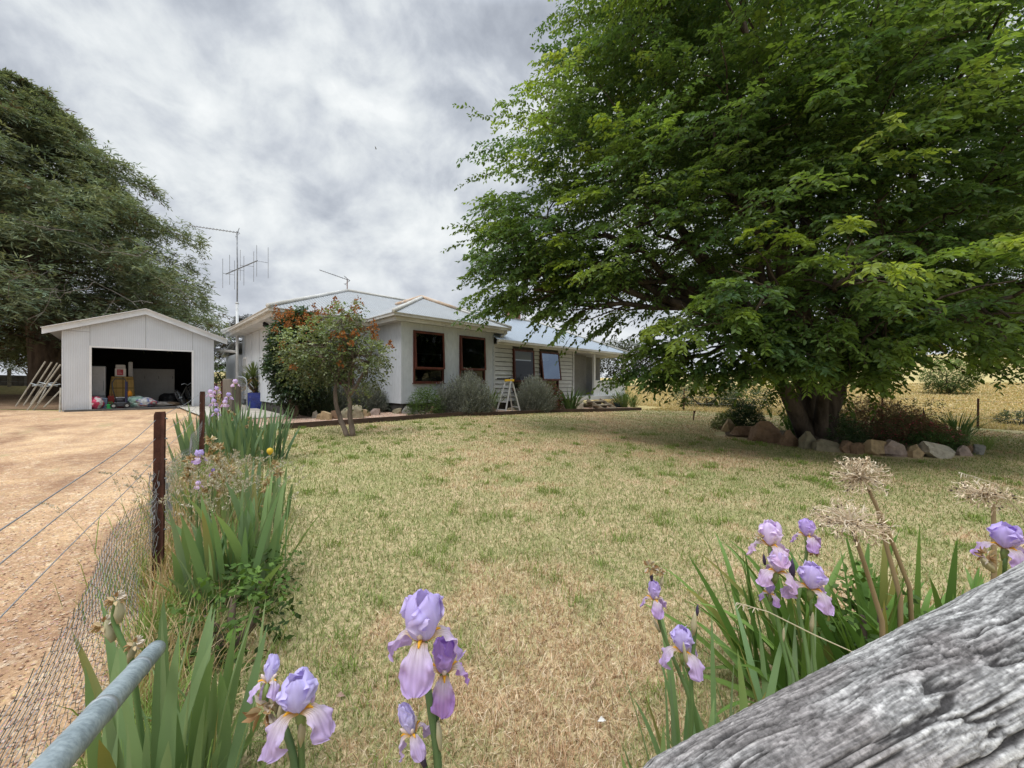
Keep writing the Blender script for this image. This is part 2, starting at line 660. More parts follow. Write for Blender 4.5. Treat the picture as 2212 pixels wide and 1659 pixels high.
# ================================================================ house
HZ0 = g(HX, HY)
house = thing('house', 'long white single storey farmhouse with pale corrugated iron roof and red brown windows', 'house', (HX, HY, HZ0), R(45))
M_FIBRO = pm('painted_fibro', (.53, .565, .61), (.46, .49, .53), 1.3, .75, .35, 60, stretch=(1, 1, .35), dist=.004, fine=.2)
M_BOARD = pm('painted_weatherboard', (.55, .565, .585), (.47, .48, .49), 1.2, .65, .15, 30, stretch=(.4, 1, 1), dist=.004, fine=.2)
M_TRIM = pm('cream_trim', (.60, .595, .57), (.46, .45, .42), 1.5, .55, .08, fine=.2)
M_SOFFIT = pm('soffit_paint', (.55, .55, .54), (.45, .45, .45), 1.2, .7, .05)
M_RED = pm('red_brown_timber', (.115, .033, .022), (.06, .02, .015), 4, .45, .2, 30, stretch=(1, 1, .2), dist=.004)
M_BASE = pm('underfloor_shade', (.07, .065, .06), (.03, .03, .03), 4, .9, .4)


def roof_mat(name, axis, lichen=0.0, base=(.44, .465, .485), dark=(.34, .36, .375)):
    m, nt, out = new_mat(name)
    k = NT(nt)
    v = k.coords()
    sx = k.n('ShaderNodeSeparateXYZ', inp={0: v})
    ph = k.math('MULTIPLY', sx.outputs[axis], 2 * PI / .115)
    wv = k.math('SINE', ph)
    st = k.coords((1, .15, 1) if axis == 0 else (.15, 1, 1))
    f = k.ramp(k.noise(st, 2.2, 6), [(.35, 0), (.7, 1)])
    c = k.mix(f, base, dark)
    c = k.mix(k.ramp(wv, [(0, .0), (.45, .55)]), tuple(x * .62 for x in base), c)
    # faint rust bands where the sheets lap
    oth = sx.outputs[1 - axis]
    lap = k.math('ABSOLUTE', k.math('SUBTRACT', k.math('FRACT', k.math('DIVIDE', oth, 1.82)), .5))
    c = k.mix(k.ramp(lap, [(.0, .35), (.018, 0)]), c, (.32, .24, .19))
    if lichen:
        c = k.mix(k.math('MULTIPLY', k.ramp(k.noise(v, 1.1, 5), [(.45, 0), (.62, 1)]), lichen), c, (.42, .27, .17))
    k.bsdf(out, c, .5, k.bump(k.math('ADD', wv, k.math('MULTIPLY', k.noise(v, 9, 4), .4)), .6, .02), .1, .35)
    return m


MR_X = roof_mat('corrugated_iron_front', 0)
MR_Y = roof_mat('corrugated_iron_side', 1, .12)
MR_B = roof_mat('corrugated_iron_bluish', 0, 0, (.42, .49, .57), (.36, .42, .49))


def hz(h):
    return CZ + h - HZ0          # height over the camera -> house height


FLO = hz(-.63)
TOP = hz(2.0)


def wall_holes(mb, o, ux, W, H, holes, nrm_in, t=.10):
    """wall panel from o along unit ux, W wide H high with (x0,x1,z0,z1) openings, thickness t along nrm_in"""
    o, ux, ni = Vector(o), Vector(ux), Vector(nrm_in)
    xs = sorted({0, W, *[h[0] for h in holes], *[h[1] for h in holes]})
    zs = sorted({0, H, *[h[2] for h in holes], *[h[3] for h in holes]})
    pt = lambda x, z, d: o + ux * x + Vector((0, 0, z)) + ni * d
    for i in range(len(xs) - 1):
        for j in range(len(zs) - 1):
            cx, cz = (xs[i] + xs[i + 1]) / 2, (zs[j] + zs[j + 1]) / 2
            if any(h[0] < cx < h[1] and h[2] < cz < h[3] for h in holes):
                continue
            for d in (0, t):
                mb.quad(pt(xs[i], zs[j], d), pt(xs[i + 1], zs[j], d), pt(xs[i + 1], zs[j + 1], d), pt(xs[i], zs[j + 1], d))
    for h in holes:
        x0, x1, z0, z1 = h
        for a, b in (((x0, z0), (x1, z0)), ((x1, z0), (x1, z1)), ((x1, z1), (x0, z1)), ((x0, z1), (x0, z0))):
            mb.quad(pt(*a, 0), pt(*b, 0), pt(*b, t), pt(*a, t))


# windows: (u0, u1, z0, z1) in the plane v
wz = (hz(.04), hz(1.765))
WIN = [(.40, 1.60), (2.28, 3.50)]
wb = (hz(-.24), hz(1.455))
WINB = [(5.0, 6.28), (6.68, 8.02)]
hid = (-2.0, -.75, hz(.02), hz(1.5))     # window of the main front, behind the lilac

m = MB()
wall_holes(m, (0, 0, FLO), (1, 0, 0), 3.93, TOP - FLO, [(a, b, wz[0] - FLO, wz[1] - FLO) for a, b in WIN], (0, 1, 0))
m.quad((0, .001, FLO), (0, 1.9, FLO), (0, 1.9, TOP), (0, .001, TOP))
m.quad((3.93, .001, FLO), (3.93, 2.5, FLO), (3.93, 2.5, TOP), (3.93, .001, TOP))
# corner beads and joint strips
for u in (-.004, 3.925):
    m.box((u - .03, -.012, FLO), (u + .03, .02, TOP - .002))
for u in (1.94,):
    m.box((u - .02, -.008, FLO + .01), (u + .02, -.0005, TOP - .004))
m.build('wing_wall', M_FIBRO, house)
m = MB()
wall_holes(m, (-2.75, 1.9, FLO), (1, 0, 0), 2.75, TOP - FLO, [(hid[0] + 2.75, hid[1] + 2.75, hid[2] - FLO, hid[3] - FLO)], (0, 1, 0))
for u in (-2.75, -1.9, -.7):
    m.box((u - .025, 1.885, FLO + .004), (u + .025, 1.898, TOP - .003))
m.build('front_wall', M_FIBRO, house)
m = MB()
# left wall with a small high window opening
lw = (5.6, 6.2, hz(.45) - FLO, hz(1.1) - FLO)
wall_holes(m, (-2.752, 1.903, FLO), (0, 1, 0), 6.6, TOP - FLO, [lw], (1, 0, 0))
for v in (2.02, 3.1, 4.3, 5.5, 6.7, 7.9):
    m.box((-2.768, v - .025, FLO + .004), (-2.754, v + .025, TOP - .003))
m.quad((-2.75, 8.5, FLO), (7.4, 8.5, FLO), (7.4, 8.5, TOP), (-2.75, 8.5, TOP))
m.quad((7.4, 8.5, FLO), (7.4, 2.5, FLO), (7.4, 2.5, TOP), (7.4, 8.5, TOP))
m.build('side_wall', M_FIBRO, house)
# rear annex seen past the left corner
m = MB()
m.box((-3.0, 8.52, FLO - .2), (-1.0, 10.6, hz(1.25)))
m.build('rear_annex', M_FIBRO, house)
m = MB()
m.add([(-3.15, 8.53, hz(1.75)), (-.9, 8.53, hz(1.75)), (-.9, 10.8, hz(1.3)), (-3.15, 10.8, hz(1.3)),
       (-3.15, 8.53, hz(1.69)), (-.9, 8.53, hz(1.69)), (-.9, 10.8, hz(1.24)), (-3.15, 10.8, hz(1.24))],
      [(0, 1, 2, 3), (7, 6, 5, 4), (0, 4, 5, 1), (1, 5, 6, 2), (2, 6, 7, 3), (3, 7, 4, 0)])
m.build('annex_roof', MR_X, house)

# base: solid dark infill standing in for the shaded gap under the walls
m = MB()
zb = FLO - .9
m.box((-2.70, 1.96, zb), (7.3, 8.4, FLO - .004))
m.box((.05, .06, zb), (3.88, 2.0, FLO - .006))
m.box((3.9, .08, zb), (9.1, 6.4, hz(-.72)))
m.build('base', M_BASE, house)
m = MB()
q = HU(-2.72, 1.86)
m.box((-2.95, 1.62, zb), (-2.62, 1.95, FLO + .06))
o = m.build('stump', pm('grey_timber', (.12, .10, .09), (.06, .05, .045), 5, .9, .5, 20, stretch=(1, 1, .2)), house)

# weatherboard wing
m = MB()
z0, z1 = hz(-.72), hz(1.56)
pit = .178
row = 0
z = z0
while z < z1 - .01:
    zt = min(z + pit, z1)
    sp = [(3.935, 9.2)]
    for a, b in [(x - .01, y + .01) for x, y in WINB]:
        if zt > wb[0] - .01 and z < wb[1] + .01:
            sp = [q for s_ in sp for q in ((s_[0], min(s_[1], a)), (max(s_[0], b), s_[1])) if q[1] - q[0] > .02]
    for a, b in sp:
        m.add([(a, -.030, z + .022), (b, -.030, z + .022), (b, -.006, zt), (a, -.006, zt), (a, .005, z + .022), (b, .005, z + .022), (b, .005, zt), (a, .005, zt)],
              [(0, 1, 2, 3), (0, 4, 5, 1), (1, 5, 6, 2), (2, 6, 7, 3), (0, 3, 7, 4)])
    z = zt
m.box((3.94, -.045, z0), (4.0, -.03, z1))
m.box((9.13, -.06, z0), (9.22, .05, z1 - .002))
m.build('weatherboard_wall', M_BOARD, house)
m = MB()     # dark backing keeps rooms dark; seen through board gaps it stands in for lap shade
wall_holes(m, (3.96, .034, z0), (1, 0, 0), 5.22, z1 - z0, [(a - 3.96, b - 3.96, wb[0] - z0, wb[1] - z0) for a, b in WINB], (0, 1, 0), .06)
m.quad((13.9, 1.9, z0), (13.9, 6.5, z0), (13.9, 6.5, z1), (13.9, 1.9, z1))
m.quad((3.96, 6.5, z0), (13.9, 6.5, z0), (13.9, 6.5, z1), (3.96, 6.5, z1))
m.build('shade_lining', flat('lining_shade', (.05, .05, .05)), house)
m = MB()     # floors and ceilings close the rooms
m.box((-2.7, 2.02, FLO + .0), (7.3, 8.4, FLO + .05))
m.box((.1, .12, FLO + .0), (3.85, 2.0, FLO + .05))
m.box((3.98, .12, z0 + .01), (9.15, 6.4, z0 + .06))
m.build('floor', flat('dark_floor', (.06, .045, .035)), house)

# ---- windows: frame, awning sash pushed out at its foot, panes
M_GLASS, nt_, out_ = new_mat('window_glass')
k = NT(nt_)
fr = k.n('ShaderNodeFresnel', inp={'IOR': 1.55}).outputs[0]
fr = k.math('MINIMUM', k.math('MULTIPLY', fr, .75), 1.0)
mx = k.n('ShaderNodeMixShader', inp={0: fr, 1: k.n('ShaderNodeBsdfTransparent', inp={0: (.16, .17, .16, 1)}).outputs[0],
                                   2: k.n('ShaderNodeBsdfGlossy', inp={0: (.9, .93, .95, 1), 1: .03}).outputs[0]})
k.link(mx.outputs[0], out_.inputs[0])
M_MIRR, nt_, out_ = new_mat('sky_reflecting_glass')
k = NT(nt_)
v = k.coords()
mx = k.n('ShaderNodeMixShader', inp={0: .36, 1: k.n('ShaderNodeBsdfTransparent', inp={0: (.3, .32, .33, 1)}).outputs[0],
                                   2: k.n('ShaderNodeBsdfGlossy', inp={0: (.50, .62, .80, 1), 1: .02}).outputs[0]})
k.link(mx.outputs[0], out_.inputs[0])
M_INT = flat('room_dark', (.02, .02, .022))


def window(u0, u1, z0, z1, v, split, open_, glass, label=None, axis=0):
    """axis 0: in the plane v facing the front; frame proud of the wall"""
    def X(a, d, z):
        return (a, v + d, z) if axis == 0 else (v + d, a, z)
    f = MB()
    w_ = .055

    def bx(mb, a, b):
        a, b = X(*a), X(*b)
        mb.box([min(a[i], b[i]) for i in range(3)], [max(a[i], b[i]) for i in range(3)])
    bx(f, (u0, -.035, z0), (u0 + w_, .09, z1))
    bx(f, (u1 - w_, -.035, z0), (u1, .09, z1))
    bx(f, (u0 + w_, -.033, z1 - w_), (u1 - w_, .09, z1))
    bx(f, (u0 + w_, -.033, z0), (u1 - w_, .09, z0 + w_))
    zs = z1 - (z1 - z0) * split
    bx(f, (u0 + w_, -.02, zs - .03), (u1 - w_, .08, zs + .02))
    bx(f, (u0 - .03, -.07, z0 - .035), (u1 + .03, -.001, z0 - .001))
    fo = f.build('window', M_RED, house)
    if label:
        fo['label'] = label
    p = MB()
    p.quad(X(u0 + w_, .02, z0 + w_), X(u1 - w_, .02, z0 + w_), X(u1 - w_, .02, zs - .03), X(u0 + w_, .02, zs - .03))
    p.build('lower_pane', M_GLASS, fo)
    # sash hinged at the top, foot pushed out
    s_ = MB()
    zt, zb_ = z1 - .03, zs + .0
    sw = .06
    ang = open_

    def S(a, z, d):
        dz = zt - z
        return X(a, -.045 - dz * math.sin(ang) + d * math.cos(ang), zt - dz * math.cos(ang) + d * math.sin(ang))

    def sb(a0, a1, b0, b1, d0=-.02, d1=.02):
        vs = [S(a0, b0, d0), S(a1, b0, d0), S(a1, b0, d1), S(a0, b0, d1), S(a0, b1, d0), S(a1, b1, d0), S(a1, b1, d1), S(a0, b1, d1)]
        s_.add(vs, [(0, 3, 2, 1), (4, 5, 6, 7), (0, 1, 5, 4), (1, 2, 6, 5), (2, 3, 7, 6), (3, 0, 4, 7)])
    a0, a1 = u0 + .02, u1 - .02
    sb(a0, a0 + sw, zb_, zt)
    sb(a1 - sw, a1, zb_, zt)
    sb(a0 + sw, a1 - sw, zt - sw, zt, -.018, .018)
    sb(a0 + sw, a1 - sw, zb_, zb_ + sw, -.022, .022)
    s_.build('sash', M_RED, fo)
    p = MB()
    p.quad(S(a0 + sw, zb_ + sw, 0), S(a1 - sw, zb_ + sw, 0), S(a1 - sw, zt - sw, 0), S(a0 + sw, zt - sw, 0))
    p.build('pane', glass, fo)
    return fo


window(*WIN[0], *wz, 0, .73, R(3.0), M_GLASS, 'left red framed awning window of the front wing, opened slightly')
window(*WIN[1], *wz, 0, .72, R(2.5), M_GLASS, 'right red framed awning window of the front wing')
window(*WINB[0], *wb, -.02, .80, R(2.2), M_GLASS, 'red framed awning window reflecting the tree')
window(*WINB[1], *wb, -.02, .76, R(7.0), M_MIRR, 'red framed awning window reflecting the sky, pushed open')
window(hid[0], hid[1], hid[2], hid[3], 1.9, .7, R(2), M_GLASS, 'red framed window half hidden behind the lilac')
m = MB()
v0, v1 = 1.903 + lw[0], 1.903 + lw[1]
m.box((-2.80, v0, FLO + lw[2]), (-2.70, v0 + .06, FLO + lw[3]))
m.box((-2.80, v1 - .06, FLO + lw[2]), (-2.70, v1, FLO + lw[3]))
m.box((-2.79, v0 + .06, FLO + lw[3] - .06), (-2.70, v1 - .06, FLO + lw[3]))
m.box((-2.79, v0 + .06, FLO + lw[2]), (-2.70, v1 - .06, FLO + lw[2] + .06))
fo = m.build('window', M_WHITE, house)
fo['label'] = 'small white framed window in the left wall'
m = MB()
m.quad((-2.74, v0 + .06, FLO + lw[2] + .06), (-2.74, v1 - .06, FLO + lw[2] + .06), (-2.74, v1 - .06, FLO + lw[3] - .06), (-2.74, v0 + .06, FLO + lw[3] - .06))
m.build('pane', M_GLASS, fo)
# pale curtain and bedding seen low in the wing windows
m = MB()
for i in range(8):
    u = .46 + i * .02
    m.quad((u, .16 + .02 * (i % 2), wz[0] + .05), (u + .02, .16 + .02 * ((i + 1) % 2), wz[0] + .05), (u + .02, .16 + .02 * ((i + 1) % 2), wz[1] - .05), (u, .16 + .02 * (i % 2), wz[1] - .05))
m.build('curtain', pm('pale_curtain', (.35, .36, .38), (.15, .17, .2), 14), house)
m = MB()
m.bbox((.7, .25, wz[0] - .1), (1.5, .9, wz[0] + .16), .06)
m.build('bedding', pm('patterned_bedding', (.6, .65, .7), (.12, .2, .3), 16, .9), house, smooth=True)

# ---- soffits, fascia and gutter
GT = hz(2.2)
SO = hz(2.005)


def ring(mb, pts, off, z0, z1):
    """upright strip solid along an open polyline, off metres to the outside (right of travel)"""
    pts = [Vector((p[0], p[1])) for p in pts]
    n = len(pts)
    outp = []
    for i in range(n):
        ns = []
        if i > 0:
            t = (pts[i] - pts[i - 1]).normalized()
            ns.append(Vector((t.y, -t.x)))
        if i < n - 1:
            t = (pts[i + 1] - pts[i]).normalized()
            ns.append(Vector((t.y, -t.x)))
        if len(ns) == 2:
            b = (ns[0] + ns[1]).normalized()
            outp.append(pts[i] + b * off / max(.3, b.dot(ns[0])))
        else:
            outp.append(pts[i] + ns[0] * off)
    vs = []
    for p, q in zip(pts, outp):
        vs += [(p.x, p.y, z0), (q.x, q.y, z0), (q.x, q.y, z1), (p.x, p.y, z1)]
    fs = []
    for i in range(n - 1):
        a, b = i * 4, i * 4 + 4
        for j in range(4):
            fs.append((a + j, a + (j + 1) % 4, b + (j + 1) % 4, b + j))
    fs += [(0, 1, 2, 3), ((n - 1) * 4 + 3, (n - 1) * 4 + 2, (n - 1) * 4 + 1, (n - 1) * 4)]
    mb.add(vs, fs)


gl = [(-3.24, 8.95), (-3.24, 1.60), (-.34, 1.60), (-.34, -.24), (4.44, -.24), (4.44, 1.5)]
m = MB()
ring(m, gl, .02, SO - .03, GT - .10)
m.build('fascia', M_TRIM, house)
m = MB()
ring(m, [(a, b) for a, b in gl], .13, GT - .095, GT + .0)
ring(m, [(a, b) for a, b in gl], .15, GT - .012, GT + .004)
m.build('gutter', M_TRIM, house)
m = MB()
for a in ([(-3.24, 8.95), (-2.74, 8.95), (-2.74, 1.91), (-3.24, 1.60)], [(-3.24, 1.60), (-2.74, 1.91), (-.001, 1.91), (-.34, 1.60)],
          [(-.34, 1.60), (-.001, 1.9), (-.001, -.001), (-.34, -.24)], [(-.34, -.24), (-.001, -.001), (3.94, -.001), (4.44, -.24)],
          [(4.44, -.24), (3.94, -.001), (3.94, 1.5), (4.44, 1.5)]):
    m.poly([(x, y, SO) for x, y in a])
for v in (3.4, 5.2, 7.0):
    m.box((-3.22, v - .02, SO - .012), (-2.76, v + .02, SO - .002))
m.build('soffit', M_SOFFIT, house)
gl2 = [(3.86, -.30), (14.15, -.30), (14.15, 7.1)]
GT2, SO2 = hz(1.72), hz(1.56)
m = MB()
ring(m, gl2, .02, SO2 - .03, GT2 - .10)
m.build('fascia', M_TRIM, house)
m = MB()
ring(m, gl2, .12, GT2 - .095, GT2 - .002)
m.build('gutter', M_TRIM, house)
m = MB()
m.poly([(3.94, -.29, SO2), (14.14, -.29, SO2), (14.14, .06, SO2), (3.94, .06, SO2)])
m.build('soffit', M_SOFFIT, house)
m = MB()
m.quad((9.2, .06, SO2 + .002), (14.14, .06, SO2 + .002), (14.14, 2.0, SO2 + .002), (9.2, 2.0, SO2 + .002))
m.build('verandah_ceiling', M_SOFFIT, house)

# ---- roofs: thick sheets
def slab(mb, pts, th=.03, mi=0):
    pts = [Vector(p) for p in pts]
    nn = (pts[1] - pts[0]).cross(pts[2] - pts[0]).normalized()
    if nn.z < 0:
        pts = pts[::-1]
        nn = -nn
    n = len(pts)
    mb.add(pts + [p - nn * th for p in pts], [tuple(range(n)), tuple(range(2 * n - 1, n - 1, -1))] + [(i, i + n, (i + 1) % n + n, (i + 1) % n) for i in range(n)], None, mi)


e = GT + .01
rz = hz(3.94)
m = MB()
A1, A2, A3, A4 = (-3.38, 1.46, e), (7.67, 1.46, e), (7.67, 9.04, e), (-3.38, 9.04, e)
Rl, Rr = (.37, 5.25, rz), (4.0, 5.25, rz)
slab(m, [A1, A2, Rr, Rl], mi=0)
slab(m, [A3, A4, Rl, Rr], mi=0)
slab(m, [A4, A1, Rl], mi=1)
slab(m, [A2, A3, Rr], mi=1)
rf = m.build('main_roof', [MR_X, MR_Y], house)
m = MB()
cap = dict(seg=6)
for a, b in ((A1, Rl), (Rl, Rr), (Rr, A2), (A4, Rl)):
    m.tube([Vector(a) + Vector((0, 0, .02)), Vector(b) + Vector((0, 0, .02))], .07, **cap)
m.build('ridge_cap', M_TRIM, rf, smooth=True)

wzr = hz(3.41)
m = MB()
B1, B2 = (-.48, -.38, e), (4.58, -.38, e)
Wa, We = (2.05, 2.12, wzr), (2.05, 4.18, wzr)
slab(m, [B1, B2, Wa], mi=0)
slab(m, [(-.48, -.38, e), Wa, We, (-.48, 1.62, e)], mi=1)
slab(m, [(4.58, -.38, e), (4.58, 1.62, e), We, Wa], mi=1)
rf = m.build('wing_roof', [MR_X, MR_Y], house)
m = MB()
for a, b in ((B1, Wa), (Wa, B2)):
    m.tube([Vector(a) + Vector((0, 0, .02)), Vector(b) + Vector((0, 0, .02))], .07, **cap)
m.build('ridge_cap', M_TRIM, rf, smooth=True)
m = MB()
m.tube([Vector(Wa) + Vector((0, 0, .03)), Vector(We) + Vector((0, 0, .03))], .09, **cap)
m.tube([Vector(Wa) + Vector((0, 0, .03)), Vector(Wa).lerp(Vector(B2), .42) + Vector((0, 0, .03))], .085, **cap)
m.build('ridge_cap', pm('lichen_ridge', (.50, .34, .22), (.55, .5, .45), 3, .9), rf, smooth=True)['label'] = 'lichen stained orange ridge cap'

z3, z3r = GT2 + .008, hz(3.52)
m = MB()
C1_, C2_, C3_ = (3.82, -.40, z3), (14.27, -.40, z3), (14.27, 7.3, z3)
Rb, Ra = (10.42, 3.45, z3r), (4.6, 3.45, z3r)
slab(m, [C1_, C2_, Rb, Ra], mi=0)
slab(m, [C2_, C3_, Rb], mi=1)
slab(m, [C3_, (3.82, 7.3, z3), Ra, Rb], mi=0)
rf = m.build('weatherboard_wing_roof', [MR_B, MR_Y], house)
m = MB()
for a, b in ((Ra, Rb), (Rb, C2_)):
    m.tube([Vector(a) + Vector((0, 0, .02)), Vector(b) + Vector((0, 0, .02))], .07, **cap)
m.build('ridge_cap', M_TRIM, rf, smooth=True)
# brick chimney
M_BRICK, nt_, out_ = new_mat('chimney_brick')
k = NT(nt_)
v = k.coords(rot=(R(90), 0, 0))
br = k.n('ShaderNodeTexBrick', inp={'Vector': v, 'Color1': (.34, .14, .09, 1), 'Color2': (.22, .09, .06, 1), 'Mortar': (.42, .38, .34, 1), 'Scale': 2.2, 'Mortar Size': .02})
c = k.mix(.6, br.outputs[0], k.ramp(k.noise(k.coords(), 4, 5), [(.3, .4), (.7, 1.2)]), 'MULTIPLY')
k.bsdf(out_, c, .9, k.bump(br.outputs['Fac'], .4, .01))
m = MB()
m.bbox((8.35, 3.3, hz(3.0)), (8.95, 3.9, hz(4.05)), .01)
m.bbox((8.29, 3.24, hz(4.05)), (9.01, 3.96, hz(4.2)), .01)
ch = m.build('chimney', M_BRICK, house)
m = MB()
m.bbox((8.31, 3.26, hz(3.3)), (8.99, 3.94, hz(3.5)), .01)
m.build('flashing', M_GALV, ch)

# ---- downpipe and corner pieces
m = MB()
pth = [(4.32, -.26, GT - .1), (4.32, -.26, GT - .25), (4.1, -.1, GT - .45), (4.1, -.1, hz(1.72))]
m.tube(pth, .045, 8)
m.build('downpipe', M_TRIM, house, smooth=True)
m = MB()
m.tube([(-3.12, 3.2, SO - .04), (-2.98, 3.2, SO - .10)], .05, 8)
m.tube([(-3.1, 3.22, SO - .12), (-3.02, 3.1, SO - .16)], .045, 8)
m.build('floodlight', M_DARK, house)

# ---- verandah at the right end
M_GREY = pm('grey_wall', (.20, .20, .195), (.15, .15, .15), 2, .8, .1)
m = MB()
m.box((9.22, 1.45, hz(-.62)), (13.95, 1.55, SO2 - .004))
z = hz(-.6)
while z < SO2 - .2:
    m.add([(11.1, 1.425, z), (13.9, 1.425, z), (13.9, 1.447, z + .17), (11.1, 1.447, z + .17)], [(0, 1, 2, 3)])
    z += .172
m.build('verandah_wall', M_GREY, house)
m = MB()
m.box((9.3, .40, hz(-.60)), (10.9, .46, SO2 - .06))
m.build('verandah_screen', pm('grey_insect_screen', (.17, .17, .165), (.14, .14, .135), 1.2, .6, .1, 200), house)
m = MB()
m.box((9.02, -.33, hz(-.80)), (14.05, 1.44, hz(-.61)))
m.build('verandah_floor', M_WHITE, house)
m = MB()
m.box((10.86, -.13, hz(-.61)), (10.98, -.01, SO2 - .03))
o = m.build('verandah_post', M_WHITE, house)
m = MB()
m.box((13.93, -.13, hz(-1.2)), (14.05, -.01, SO2 - .03))
m.build('verandah_post', M_WHITE, house)
m = MB()
u = 10.99
while u < 13.9:
    m.box((u, -.10, hz(-.605)), (min(u + .195, 13.92), -.075, hz(.20)))
    u += .215
m.box((10.99, -.073, hz(-.604)), (13.92, -.05, hz(.16)))
m.build('balustrade', M_WHITE, house)
m = MB()
for i in range(4):
    m.box((13.94, 0.05 + i * .45, hz(-.605)), (13.98, .05 + i * .45 + .4, hz(.2)))
m.build('balustrade', M_WHITE, house)
m = MB()
M_STEP = pm('weathered_step', (.30, .255, .19), (.16, .135, .10), 5, .9, .4, 20, stretch=(.2, 1, 1))
for i in range(3):
    mm = MB()
    d = -.36 - i * .33
    mm.bbox((9.75 + i * .06, d - .32, hz(-.90 - i * .17)), (11.15 - .0 * i, d, hz(-.845 - i * .17)), .008)
    mm.box((9.8, d - .05, hz(-1.06 - i * .17)), (11.1, d - .02, hz(-.902 - i * .17)))
    mm.build('step', M_STEP, house)
mm = MB()
mm.bar((11.02, -.35, hz(-.80)), (11.02, -1.3, hz(-1.25)), .05, .16)
mm.bar((9.9, -.35, hz(-.80)), (9.9, -1.3, hz(-1.25)), .05, .16)
mm.build('stair_stringer', M_STEP, house)

# ================================================================ aerials
M_ALU = pm('aerial_aluminium', (.30, .31, .33), (.2, .21, .23), 10, .5, .05, metallic=.3)
mp = HU(-3.02, 7.95)
mast = thing('antenna_mast', 'tall white pole with two television aerials beside the left house wall', 'antenna', mp)
top = P(517, 500, mp.y).z - mp.z
mid = P(517, 655, mp.y).z - mp.z
m = MB()
m.tube([(0, 0, -.2), (0, 0, mid)], .055, 10)
m.tube([(.0, 0, mid - .02), (0, 0, mid + .04)], .065, 10)
m.build('pole', pm('mast_white', (.62, .64, .65), (.45, .46, .47), 3, .5), mast, smooth=True)
m = MB()
m.tube([(.0, 0, mid), (.01, 0, mid + 1.5), (-.01, 0, top)], .026, 8)
m.build('upper_pole', M_ALU, mast, smooth=True)


def yagi(mb, a, b, n, el, up=False, mb2=None):
    a, b = Vector(a), Vector(b)
    mb.tube([a, b], .016, 6)
    t = (b - a).normalized()
    sd = Vector((0, 0, 1)) if up else t.cross(Vector((0, 0, 1))).normalized()
    for i in range(n):
        p = a.lerp(b, (i + .3) / n)
        (mb2 or mb).tube([p - sd * el * (1 - .25 * i / n), p + sd * el * (1 - .25 * i / n)], .009, 5)


pa = P(517, 503, mp.y) - mp
pb = P(408, 487, mp.y - .2) - mp
m, e2 = MB(), MB()
yagi(m, pa, pb, 15, .12, False, e2)
m.build('boom', M_ALU, mast)
e2.tube([Vector(pa) + Vector((-.15, 0, -.18)), Vector(pa) + Vector((.0, 0, .2))], .012, 5)
e2.tube([Vector(pa) + Vector((-.12, .1, .15)), Vector(pa) + Vector((.05, -.1, -.12))], .012, 5)
e2.build('elements', M_ALU, mast)
pa = P(488, 592, mp.y + .6) - mp
pb = P(556, 563, mp.y - .6) - mp
m, e2 = MB(), MB()
m.tube([pa, pb], .022, 6)
for t_, ox in ((.02, -.1), (.02, .22), (.28, -.12), (.35, .2), (.62, -.12), (.66, .2), (.98, .0), (.98, .3)):
    p = Vector(pa).lerp(Vector(pb), t_) + Vector((ox, ox * .8, 0))
    m.tube([Vector(pa).lerp(Vector(pb), t_), p], .01, 5)
    e2.tube([p - Vector((0, 0, .62)), p + Vector((0, 0, .62))], .009, 5)
m.build('boom', M_ALU, mast)
e2.build('elements', M_ALU, mast)

ab = HU(.37, 5.25)
ab.z = CZ + 3.94
aer = thing('roof_antenna', 'small television aerial on a short pole on the house roof ridge', 'antenna', ab)
m = MB()
hh = P(757, 607, ab.y).z - ab.z
m.tube([(0, 0, -.02), (0, 0, hh + .1)], .02, 6)
m.build('pole', pm('aerial_pole', (.32, .2, .18), (.25, .17, .15), 5), aer)
m, e2 = MB(), MB()
pa, pb = P(756, 606, ab.y) - ab, P(690, 583, ab.y - .3) - ab
yagi(m, pa, pb, 13, .11, False, e2)
m.build('boom', M_ALU, aer)
for dz in (-.16, .16):
    e2.tube([pa + Vector((0, 0, 0)), pa + Vector((-.22, 0, dz))], .012, 5)
    e2.tube([pa + Vector((-.2, .12, dz)), pa + Vector((-.2, -.12, dz))], .01, 5)
e2.build('elements', M_ALU, aer)

# ================================================================ garage
GX, GY = -14.5, 12.4
GZ0 = g(GX, GY)
garage = thing('garage', 'white corrugated iron garage with open front and low gabled roof', 'garage', (GX, GY, GZ0), R(45))


def gz(h):
    return CZ + h - GZ0


def gar_uv(px, v):
    r = (px - CX) / F
    return (r * (GY + S2 * v) - GX + S2 * v) / (S2 * (1 - r))


def gw(u, v, z=None):
    x, y = GX + S2 * (u - v), GY + S2 * (u + v)
    return Vector((x, y, (GZ0 + z) if z is not None else g(x, y)))


def corr_mat(name, axis, c1, c2, pitch=.05):
    m, nt, out = new_mat(name)
    k = NT(nt)
    v = k.coords()
    sx = k.n('ShaderNodeSeparateXYZ', inp={0: v})
    wv = k.math('SINE', k.math('MULTIPLY', sx.outputs[axis], 2 * PI / pitch))
    f = k.ramp(k.noise(v, .9, 6), [(.35, 0), (.68, 1)])
    c = k.mix(f, c1, c2)
    c = k.mix(k.ramp(wv, [(0, .13), (.6, 0)]), c, tuple(x * .55 for x in c1))
    st = k.noise(k.coords((6, 6, .5)), 2.5, 5)
    c = k.mix(k.ramp(st, [(.58, 0), (.8, .35)]), c, (.42, .40, .36))
    # mud splash near the ground
    lowm = k.ramp(k.math('ADD', sx.outputs[2], k.math('MULTIPLY', k.noise(v, 5, 4), .3)), [(.12, .5), (.45, 0)])
    c = k.mix(lowm, c, (.40, .33, .26))
    k.bsdf(out, c, .55, k.bump(k.math('ADD', wv, k.noise(v, 7, 3)), .22, .010), .05, .3)
    return m


